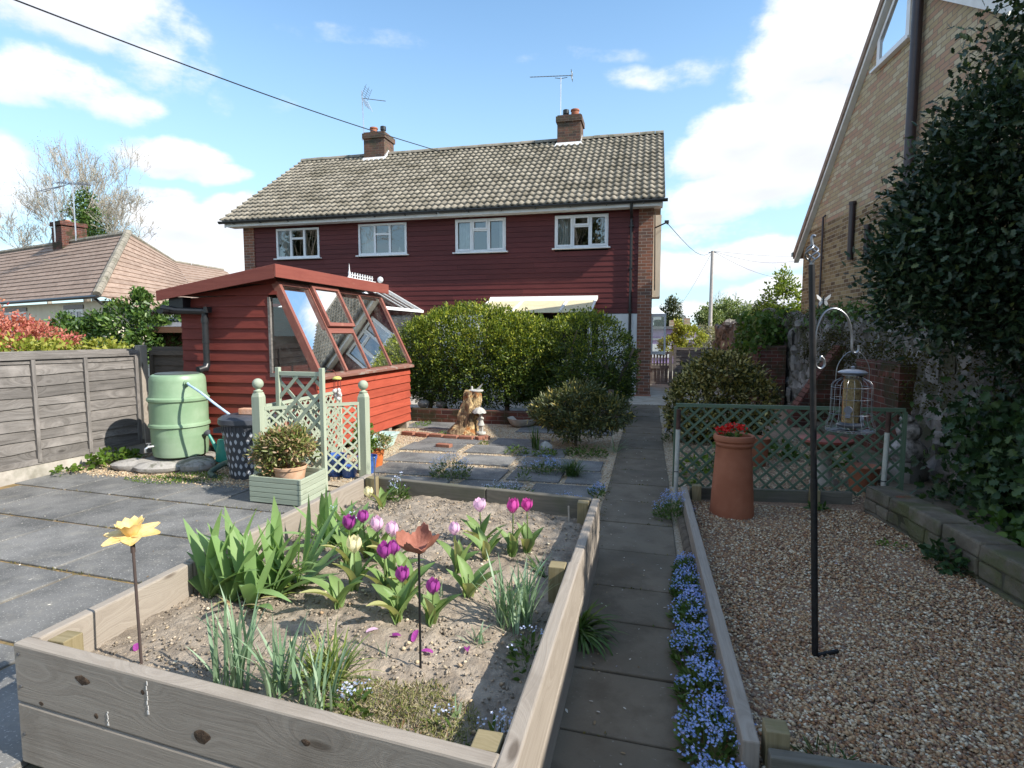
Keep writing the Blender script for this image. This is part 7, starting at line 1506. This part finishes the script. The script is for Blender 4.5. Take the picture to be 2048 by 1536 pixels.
weed('small green leafy tuft beside the shrub and the iris tuft', -1.62, 7.05, .16, .10, .13, 160, 5, L=.03, Wd=.02); weed('low leafy plant in front of the pale stone', -1.25, 7.0, .15, .1, .12, 140, 6, L=.035, Wd=.022); weed('green leaves at the foot of the flowering shrub', -.75, 7.15, .28, .14, .14, 260, 7, 'fmleaf', .05, .02)
weed('tiny weeds growing between the slabs below the statue', -2.2, 7.55, .07, .07, .06, 60, 8, L=.03, Wd=.014); weed('weeds along the shed bearers', -3.65, 8.9, .12, .25, .08, 130, 9, L=.035, Wd=.016); weed('tiny weeds at the stump foot', -2.98, 8.15, .1, .06, .07, 60, 10, L=.03, Wd=.012)
weed('bright leaf seedling on the gravel behind the trellis', .42, 5.9, .05, .05, .12, 26, 12, L=.05, Wd=.03); weed('small weed on the gravel beside the low mossy wall', 1.62, 4.25, .09, .07, .05, 60, 13, L=.025, Wd=.014, z=.12)
weed('fern tuft growing from the face of the low mossy wall', 1.80, 3.95, .09, .16, .2, 150, 14, 'ivy', .06, .035, .12); weed('grass blades by the near corner post of the gravel bed', .60, 1.98, .10, .06, .06, 50, 15, 'darkgrass', .06, .006, .12); weed('small weed at the foot of the back edging post', 1.35, 5.0, .07, .05, .08, 40, 16, 'darkgrass', .05, .02, .12)
clump('grass_tuft', 'dark green fine grass tuft on the shaded yard slabs', 'grass', -.78, 6.05, M['darkgrass'], 210, .25, .006, .35, .5, .9, 25, z=.03, rad=.07)
clump('iris_tuft', 'upright iris leaves on the yard slabs before the shrub', 'iris', -1.43, 7.30, M['darkgrass'], 22, .34, .016, .18, .14, .2, 26, z=.03, rad=.05); clump('grass_tuft', 'long arching grass blades at the path edge under the shrub', 'grass', -.42, 7.35, M['daffleaf'], 18, .36, .010, .3, .7, .8, 27, z=.03, rad=.05)
# ------------------------------------------------------------------ right-hand gravel bed
eb = thing('gravel_bed_edging', 'timber edging boards and posts round the gravel bed', 'edging', (.36, 3.4, 0), w=True)
def eboard(p, q, z0, z1, w, m='sleeper_dark', nm='board'):
    p, q = Vector(p), Vector(q); d = (q - p).normalized(); n_ = Vector((-d.y, d.x, 0)) * w; b = MB(); b.hexa([(p.x, p.y, z0), (q.x, q.y, z0), (q.x + n_.x, q.y + n_.y, z0), (p.x + n_.x, p.y + n_.y, z0), (p.x, p.y, z1), (q.x, q.y, z1), (q.x + n_.x, q.y + n_.y, z1), (p.x + n_.x, p.y + n_.y, z1)], 'grain'); b.build(nm, M[m], eb, bevel=.006)
eboard((.378, 1.90), (.345, 5.12), .02, .225, .055, 'sleeper'); eboard((.40, 1.85), (2.4, 1.86), .0, .215, .05)
eboard((.37, 5.10), (1.68, 5.24), .02, .225, .045)
for (x, y, zt) in ((.435, 1.955, .255), (.42, 5.06, .26), (1.37, 5.17, .25)):
    b = MB(); b.box(x - .037, x + .037, y - .037, y + .037, 0, zt, 'grain'); b.build('post', M['postwood'], eb, bevel=.004)
hp = MB(); hp.tube([(.30, 3.75, .07), (.285, 4.65, .075)], .04, 8); tag(hp.build('log_edging', M['bark'], smooth=True), 'rotting round log edging beside the path below the gravel bed board', 'log')
lwall = [(1.70, 5.05), (1.75, 4.72), (1.79, 4.45), (1.83, 4.1), (1.87, 3.75), (1.92, 3.4), (1.98, 3.0), (2.06, 2.5)]
lt = thing('low_garden_wall', 'low crumbling mossy brick wall beside the gravel', 'wall', (1.85, 4, 0), w=True)
b = MB(); r6 = random.Random(6)
for i, ((xa, ya), (xb, yb)) in enumerate(zip(lwall, lwall[1:])):
    n_ = Vector((.21, .03, 0))
    for c in range(3):
        z0, z1 = .05 + c * .10, .05 + c * .10 + .095; sh_ = r6.uniform(-.012, .012); sp = (0, .5, 1) if c % 2 else (0, 1)
        for u0, u1 in zip(sp, sp[1:]):
            p, q = Vector((xa + (xb - xa) * u0 + sh_, ya + (yb - ya) * u0 - .004, 0)), Vector((xa + (xb - xa) * u1 + sh_, ya + (yb - ya) * u1 + .004, 0)); zz = z1 + r6.uniform(-.006, .008)
            b.hexa([(p.x, p.y, z0), (p.x + n_.x, p.y + n_.y, z0), (q.x + n_.x, q.y + n_.y, z0), (q.x, q.y, z0), (p.x, p.y, zz), (p.x + n_.x, p.y + n_.y, zz), (q.x + n_.x, q.y + n_.y, zz), (q.x, q.y, zz)], 'grain')
wm = surf('old_wall_block', (.11, .092, .07), (.185, .158, .122), scale=5., rough=.95, bump=.8, bscale=22, island=.28, patch=((.10, .105, .045), 3., .45, .64, .85), patch2=((.24, .08, .05), 1.1, .66, .70, .8), bdist=.015)
b.v = [(x + .010 * math.sin(x * 37 + y * 23 + z * 51), y, z + (.007 * math.sin(y * 41 + x * 29) if z > .2 else 0)) for x, y, z in b.v]
b.build('blocks', wm, lt, bevel=.014); b = MB()
for (xa, ya), (xb, yb) in zip(lwall, lwall[1:]): b.hexa([(xa + .012, ya, 0), (xa + .2, ya, 0), (xb + .2, yb, 0), (xb + .012, yb, 0), (xa + .012, ya, .335), (xa + .2, ya, .335), (xb + .2, yb, .335), (xb + .012, yb, .335)])
b.build('mortar', M['rubblecore'], lt)
# green trellis behind the gravel bed
trellis('low dark green lattice panel behind the gravel bed with a terracotta chimney pot in front', (.245, 5.34, 0), (2.10, 5.42, 0), .16, .925, 'sage_dark', .080, .019, fw=.03)
def pipe_post(x, y, z0, z1, zc, label):
    t = thing('trellis_post', label, 'post', (x, y, 0), w=True); b = MB(); b.tube([(x, y, z0), (x + .01, y, zc)], .020, 12); b.build('white_sleeve', surf('dirty_white_plastic', (.42, .42, .38), (.52, .52, .47), scale=8., rough=.6, bump=.05, patch=((.30, .28, .22), 9., .5, .7, .6)), t, smooth=True)
    b = MB(); b.tube([(x + .01, y, zc), (x + .012, y, z1)], .019, 12); b.build('rusty_top', plain('rust_brown', (.085, .045, .035), rough=.9, var=.3), t, smooth=True); b = MB(); b.tube([(x + .022 * math.cos(a / 8 * 6.28), y + .022 * math.sin(a / 8 * 6.28), .32) for a in range(8)], .004, 5, closed=True); b.build('tie', M['black'], t)
pipe_post(.255, 5.27, .0, .88, .70, 'rust topped white pipe post at the path end of the green trellis'); pipe_post(1.93, 5.32, .15, .90, .73, 'rust topped white pipe post at the wall end of the green trellis')
cp = thing('chimney_pot', 'tall terracotta chimney pot planter standing on the gravel', 'chimney pot', (.665, 4.76, .12), w=True)
b = MB(); c = Vector((.665, 4.76, .10)); b.lathe([(.163, 0), (.167, .03), (.160, .12), (.158, .18), (.150, .30), (.140, .46), (.134, .555), (.134, .565), (.146, .575), (.149, .59), (.140, .60), (.138, .605), (.152, .615), (.156, .635), (.150, .655), (.138, .66), (.125, .65), (.122, .60), (0, .59)], c, 48, cap1=False); b.build('body', M['terracotta'], cp, smooth=True, ang=40)
gr = thing('geranium', 'red geranium flowering on top of the terracotta chimney pot', 'flower', (c.x - .02, c.y, .69), w=True)
rng = np.random.default_rng(500); P = np.array([c.x - .02, c.y, .725]) + rng.normal(size=(130, 3)) * np.array([.055, .05, .03]); D, N = leafset(rng, P, rng.normal(size=P.shape), .2); leaves('foliage', P, D, N, .035, .03, M['fmleaf'], HEX, gr)
cs = np.array([(c.x - .10, c.y - .02, .79), (c.x - .03, c.y, .815), (c.x + .045, c.y - .01, .81)]); P = (cs[:, None] + rng.normal(size=(3, 60, 3)) * np.array([.018, .016, .014])).reshape(-1, 3); D, N = leafset(rng, P, rng.normal(size=P.shape), .2); leaves('flowers', P, D, N, .022, .018, M['geranium'], HEX, gr)
b = MB()
for q in cs: b.tube([(c.x - .02, c.y, .68), tuple(q)], .0035, 5)
b.build('stems', M['stem'], gr)
# feeder pole
px0 = Vector((.745, 2.675, .11)); fpz = thing('feeder_pole', 'black bird feeder pole with a twisted finial, hook arm and foot peg', 'pole', tuple(px0), w=True)
tpv = Vector((.662, 2.697, 1.84)); b = MB(); b.tube([px0 - Vector((0, 0, .05)), px0.lerp(tpv, .45)], .0135, 12); b.tube([px0.lerp(tpv, .45), tpv], .0125, 12); b.tube([px0.lerp(tpv, .44), px0.lerp(tpv, .47)], .0145, 12); b.tube([px0.lerp(tpv, .62), px0.lerp(tpv, .64)], .0142, 12); b.build('shaft', M['blackmetal'], fpz, smooth=True)
b = MB(); b.tube([px0 + Vector((0, 0, .02)), px0 + Vector((.10, .045, .03))], .009, 8); b.build('foot_peg', M['blackmetal'], fpz, smooth=True)
b = MB()
for k in range(4):
    pts = []
    for i in range(13): u = i / 12; a = k * math.pi / 2 + u * math.pi * 1.15; rr_ = .026 * math.sin(math.pi * u) + .003; pts.append(tpv + Vector((rr_ * math.cos(a), rr_ * math.sin(a), .008 + u * .075)))
    b.tube(pts, .0038, 6)
b.tube(smooth([tpv + Vector((0, 0, .08)), tpv + Vector((-.004, 0, .105)), tpv + Vector((.0, 0, .12)), tpv + Vector((.010, 0, .118))]), .0065, 8); b.tube([tpv - Vector((0, 0, .02)), tpv + Vector((0, 0, .012))], .009, 8); b.build('finial', M['metal'], fpz, smooth=True)
ax = Vector((math.cos(R(14)), math.sin(R(14)), 0)); zc_ = 1.515
def hk(u, z): return Vector((.676, 2.692, 0)) + ax * u + Vector((0, 0, z))
arm = smooth([hk(.055, 1.44), hk(.058, 1.415), hk(.042, 1.40), hk(.02, 1.415), hk(.014, 1.47), hk(.016, 1.56), hk(.045, 1.635), hk(.095, 1.655), hk(.145, 1.62), hk(.168, 1.55), hk(.172, 1.49), hk(.182, 1.468), hk(.20, 1.475), hk(.20, 1.50)], 5)
b = MB(); b.tube(arm, .0052, 8); b.tube(smooth([hk(.055, 1.44), hk(.042, 1.452), hk(.038, 1.437)]), .004, 6); b.build('hook_arm', M['metal'], fpz, smooth=True)
bf = thing('butterfly_ornament', 'white butterfly ornament clipped to the feeder pole', 'ornament', tuple(hk(.045, 1.70)), w=True)
b = MB(); o_ = hk(.040, 1.69)
for sg in (1, -1):
    for pts in ([(0, 0), (.012, .012), (.034, .030), (.046, .034), (.040, .012), (.022, -.002)], [(0, -.002), (.022, -.004), (.030, -.022), (.020, -.034), (.008, -.020)]):
        sd2 = Vector((sg * .75, -.5 * (sg > 0) - .3, 0)).normalized(); q = [o_ + sd2 * x * .72 + Vector((0, 0, z * .72)) for x, z in pts]; b.prism(q, Vector((0, .0015, 0)))
b.build('wings', M['white'], bf); b = MB(); b.tube([o_ + Vector((0, -.003, -.022)), o_ + Vector((0, -.003, .018))], .0028, 6); b.tube([o_ + Vector((0, -.003, .016)), o_ + Vector((.008, -.004, .034))], .0008, 4); b.build('body', M['blackmetal'], bf)
# seed feeder
fd_ = thing('bird_feeder', 'caged seed feeder hanging from the hook of the black pole', 'bird feeder', tuple(hk(.185, 1.14)), w=True)
fc = hk(.182, 0); b = MB(); b.lathe([(.034, 1.165), (.034, 1.355)], fc, 24); b.build('seed', M['seed'], fd_, smooth=True)
b = MB(); b.lathe([(.0365, 1.155), (.0365, 1.37)], fc, 24, False, False); b.build('tube', glass('feeder_tube', refl=.03), fd_, smooth=True)
b = MB(); b.lathe([(.030, 1.372), (.055, 1.378), (.058, 1.384), (.045, 1.392), (.02, 1.397), (.008, 1.398), (.009, 1.408), (0, 1.412)], fc, 28); b.lathe([(.036, 1.37), (.040, 1.37), (.040, 1.374)], fc, 20); b.build('lid', plain('feeder_lid', (.20, .22, .26), rough=.35, metal=.6), fd_, smooth=True, ang=40)
b = MB(); N_ = 18
cagep = [(.038, 1.362), (.068, 1.345), (.078, 1.33), (.080, 1.20), (.083, 1.185), (.094, 1.155), (.094, 1.13)]
for k in range(N_):
    a = 2 * math.pi * k / N_; b.tube([fc + Vector((r * math.cos(a), r * math.sin(a), z)) for r, z in cagep], .0009, 4)
for r, z in ((.079, 1.32), (.080, 1.27), (.081, 1.205), (.0945, 1.132), (.0945, 1.14)):
    b.tube([fc + Vector((r * math.cos(2 * math.pi * k / 28), r * math.sin(2 * math.pi * k / 28), z)) for k in range(28)], .0010, 4, closed=True)
for k in range(9): a = 2 * math.pi * k / 9; b.tube([fc + Vector((.094 * math.cos(a), .094 * math.sin(a), 1.131)), fc - Vector((.094 * math.cos(a), .094 * math.sin(a), -1.131))], .0014, 4)
b.build('cage', M['metal'], fd_, smooth=True)
b = MB(); b.lathe([(.0, 1.148), (.05, 1.148), (.055, 1.158), (.045, 1.160), (.038, 1.168)], fc, 20); b.build('base_tray', M['greyplastic'], fd_, smooth=True)
b = MB()
for az, z in ((R(-120), 1.225), (R(-20), 1.185)):
    q = fc + Vector((.0375 * math.cos(az), .0375 * math.sin(az), z)); dd = Vector((math.cos(az), math.sin(az), 0)); b.tube([q - dd * .002, q + dd * .012], .016, 12); b.bar(q + dd * .006 + Vector((0, 0, -.014)), q + dd * .010 + Vector((0, 0, -.034)), .018, .01)
b.build('feeding_port', plain('port_grey', (.16, .17, .20), rough=.5), fd_, smooth=True)
b = MB(); b.tube(smooth([fc + ax * -.072 + Vector((0, 0, 1.345)), fc + ax * -.068 + Vector((0, 0, 1.41)), fc + ax * -.035 + Vector((0, 0, 1.462)), fc + Vector((0, 0, 1.474)), fc + ax * .035 + Vector((0, 0, 1.462)), fc + ax * .068 + Vector((0, 0, 1.41)), fc + ax * .072 + Vector((0, 0, 1.345))]), .0017, 5); b.build('handle', M['metal'], fd_, smooth=True)
# things behind the green trellis
bb_ = thing('bird_bath', 'stone bird bath with a red rimmed bowl behind the green trellis', 'bird bath', (1.72, 6.2, .06), w=True)
c = Vector((1.72, 6.2, .05)); b = MB(); b.lathe([(.13, 0), (.12, .05), (.075, .09), (.065, .25), (.085, .33), (.12, .36)], c, 20); b.build('pedestal', M['concrete'], bb_, smooth=True, ang=45)
b = MB(); b.lathe([(.09, .36), (.21, .40), (.25, .44), (.235, .445), (.12, .41), (0, .40)], c, 28, cap1=False); b.build('bowl', M['brickgreen'], bb_, smooth=True); b = MB(); b.lathe([(.235, .446), (.25, .445), (.245, .465), (.15, .475), (0, .47)], c, 28); b.build('saucer', plain('red_saucer', (.24, .045, .03), rough=.5), bb_, smooth=True)
b = MB(); b.lathe([(.10, 0), (.14, .22), (.15, .25), (.13, .25)], (2.0, 6.0, .05), 18); tag(b.build('terracotta_pot', M['terracotta'], smooth=True), 'terracotta pot on the ground behind the wall end of the green trellis', 'pot'); b = MB(); b.lathe([(.09, 0), (.13, .30), (.14, .33), (.12, .33)], (1.22, 6.9, .05), 18); tag(b.build('terracotta_pot', M['terracotta'], smooth=True), 'taller terracotta pot behind the middle of the green trellis', 'pot')
s2 = thing('stone_cairn', 'weathered pale stone urn shaped ornament against the rubble wall', 'statue', (2.42, 6.15, .1), w=True)
b = MB(); q = Vector((2.42, 6.15, .1)); rock(b, q + Vector((0, 0, .12)), .20, 31, 14, 8, (1, 1, .75), .3); b.build('base', M['stone'], s2, smooth=True); b = MB(); rock(b, q + Vector((0, 0, .33)), .165, 32, 14, 9, (1, 1, .8), .18); rock(b, q + Vector((0, 0, .52)), .10, 33, 12, 8, (1, 1, 1.1), .2); rock(b, q + Vector((-.02, 0, .63)), .06, 34, 10, 7, (1, 1, .9), .2); b.build('top', surf('lichen_stone', (.12, .11, .10), (.40, .37, .35), scale=14., rough=.95, bump=.9, bscale=30, bdist=.015), s2, smooth=True)
leafy_tree('variegated_bush', 'rounded gold and green variegated bush above the green trellis', (.98, 8.3, .05), [(.95, 8.3, .66, .60, .5, .60, 330), (.60, 8.25, .55, .36, .4, .45, 120), (1.35, 8.3, .6, .32, .4, .48, 110), (.95, 8.2, 1.05, .38, .35, .25, 90)], 'gold', .03, 20, .04, .062, .026, 110, 'bush', inner=.75)
for i, (x, y, lab, m, cl_) in enumerate(((.55, 6.3, 'low leafy plant behind the trellis at the path end', 'weed', 90), (1.55, 7.4, 'dark leafy perennial behind the trellis below the brick facing', 'ivylight', 150), (.9, 6.6, 'bluish perennial behind the chimney pot', 'fmleaf', 100), (2.0, 7.0, 'green fern behind the bird bath', 'ivylight', 120))): weed(lab, x, y, .22, .2, .28, cl_, 700 + i, m, .08, .045, .05, 'plant', 'perennial', 'perennials behind the trellis')

# moss in the paving joints and small litter on the path, yard and gravel
rj = np.random.default_rng(909); JP = []
for r_ in range(-6, 3):
    u = np.concatenate([rj.uniform(-2.5, 2.4, 90), rj.normal(rj.uniform(-2, 2), .3, 50)]); v = r_ * .72 + rj.normal(0, .006, len(u)); q = np.stack([-4.31 + u * math.cos(R(-3.7)) - v * math.sin(R(-3.7)), 2.91 + u * math.sin(R(-3.7)) + v * math.cos(R(-3.7)), np.full(len(u), -.004)], 1)
    JP.append(q[(q[:, 0] > -6.4) & (q[:, 0] < -2.2) & (q[:, 1] < 5.0)])
for y in ys[3:]:
    k = int(rj.integers(4, 34)); x = rj.normal(rj.uniform(-.3, .15), .08, k); x = x[(x > -.36) & (x < .2)]; JP.append(np.stack([x, np.full(len(x), y) + rj.normal(0, .006, len(x)), np.full(len(x), .046)], 1))
k = 420; JP.append(np.stack([rj.normal(-.345, .016, k), rj.uniform(1.3, 9, k), np.full(k, .046)], 1))
JP = np.concatenate(JP); D, N = leafset(rj, JP, rj.normal(size=JP.shape) * .5 + np.array([0, 0, .6]), .4, .7)
tag(leaves('joint_moss', JP, D, N, rj.uniform(.008, .022, len(JP)), rj.uniform(.005, .011, len(JP)), leaf('joint_moss_leaf', [(0, (.05, .06, .015)), (.5, (.12, .11, .03)), (.8, (.24, .17, .06)), (1, (.09, .13, .03))], trans=.15, rough=.8, spec=.1), DIA), kind='stuff')
LP = np.concatenate([scatter(rj, 190, -.36, .2, 1.2, 9, .054), scatter(rj, 90, -6, -2.3, 1.2, 4.9, .005), scatter(rj, 60, -3.2, -.45, 4.3, 8.5, .036), scatter(rj, 90, .42, 1.8, 1.9, 4.9, .136)])
D = unit(rj.normal(size=LP.shape) * np.array([1, 1, .12])); N = unit(rj.normal(size=LP.shape) * .25 + np.array([0, 0, 1]))
tag(leaves('path_debris', LP, D, N, rj.uniform(.008, .026, len(LP)), rj.uniform(.005, .012, len(LP)), leaf('litter', [(0, (.50, .47, .42)), (.4, (.66, .62, .56)), (.6, (.30, .22, .13)), (.85, (.16, .11, .07)), (1, (.4, .36, .5))], trans=.1, rough=.8, spec=.1), HEX), kind='stuff')
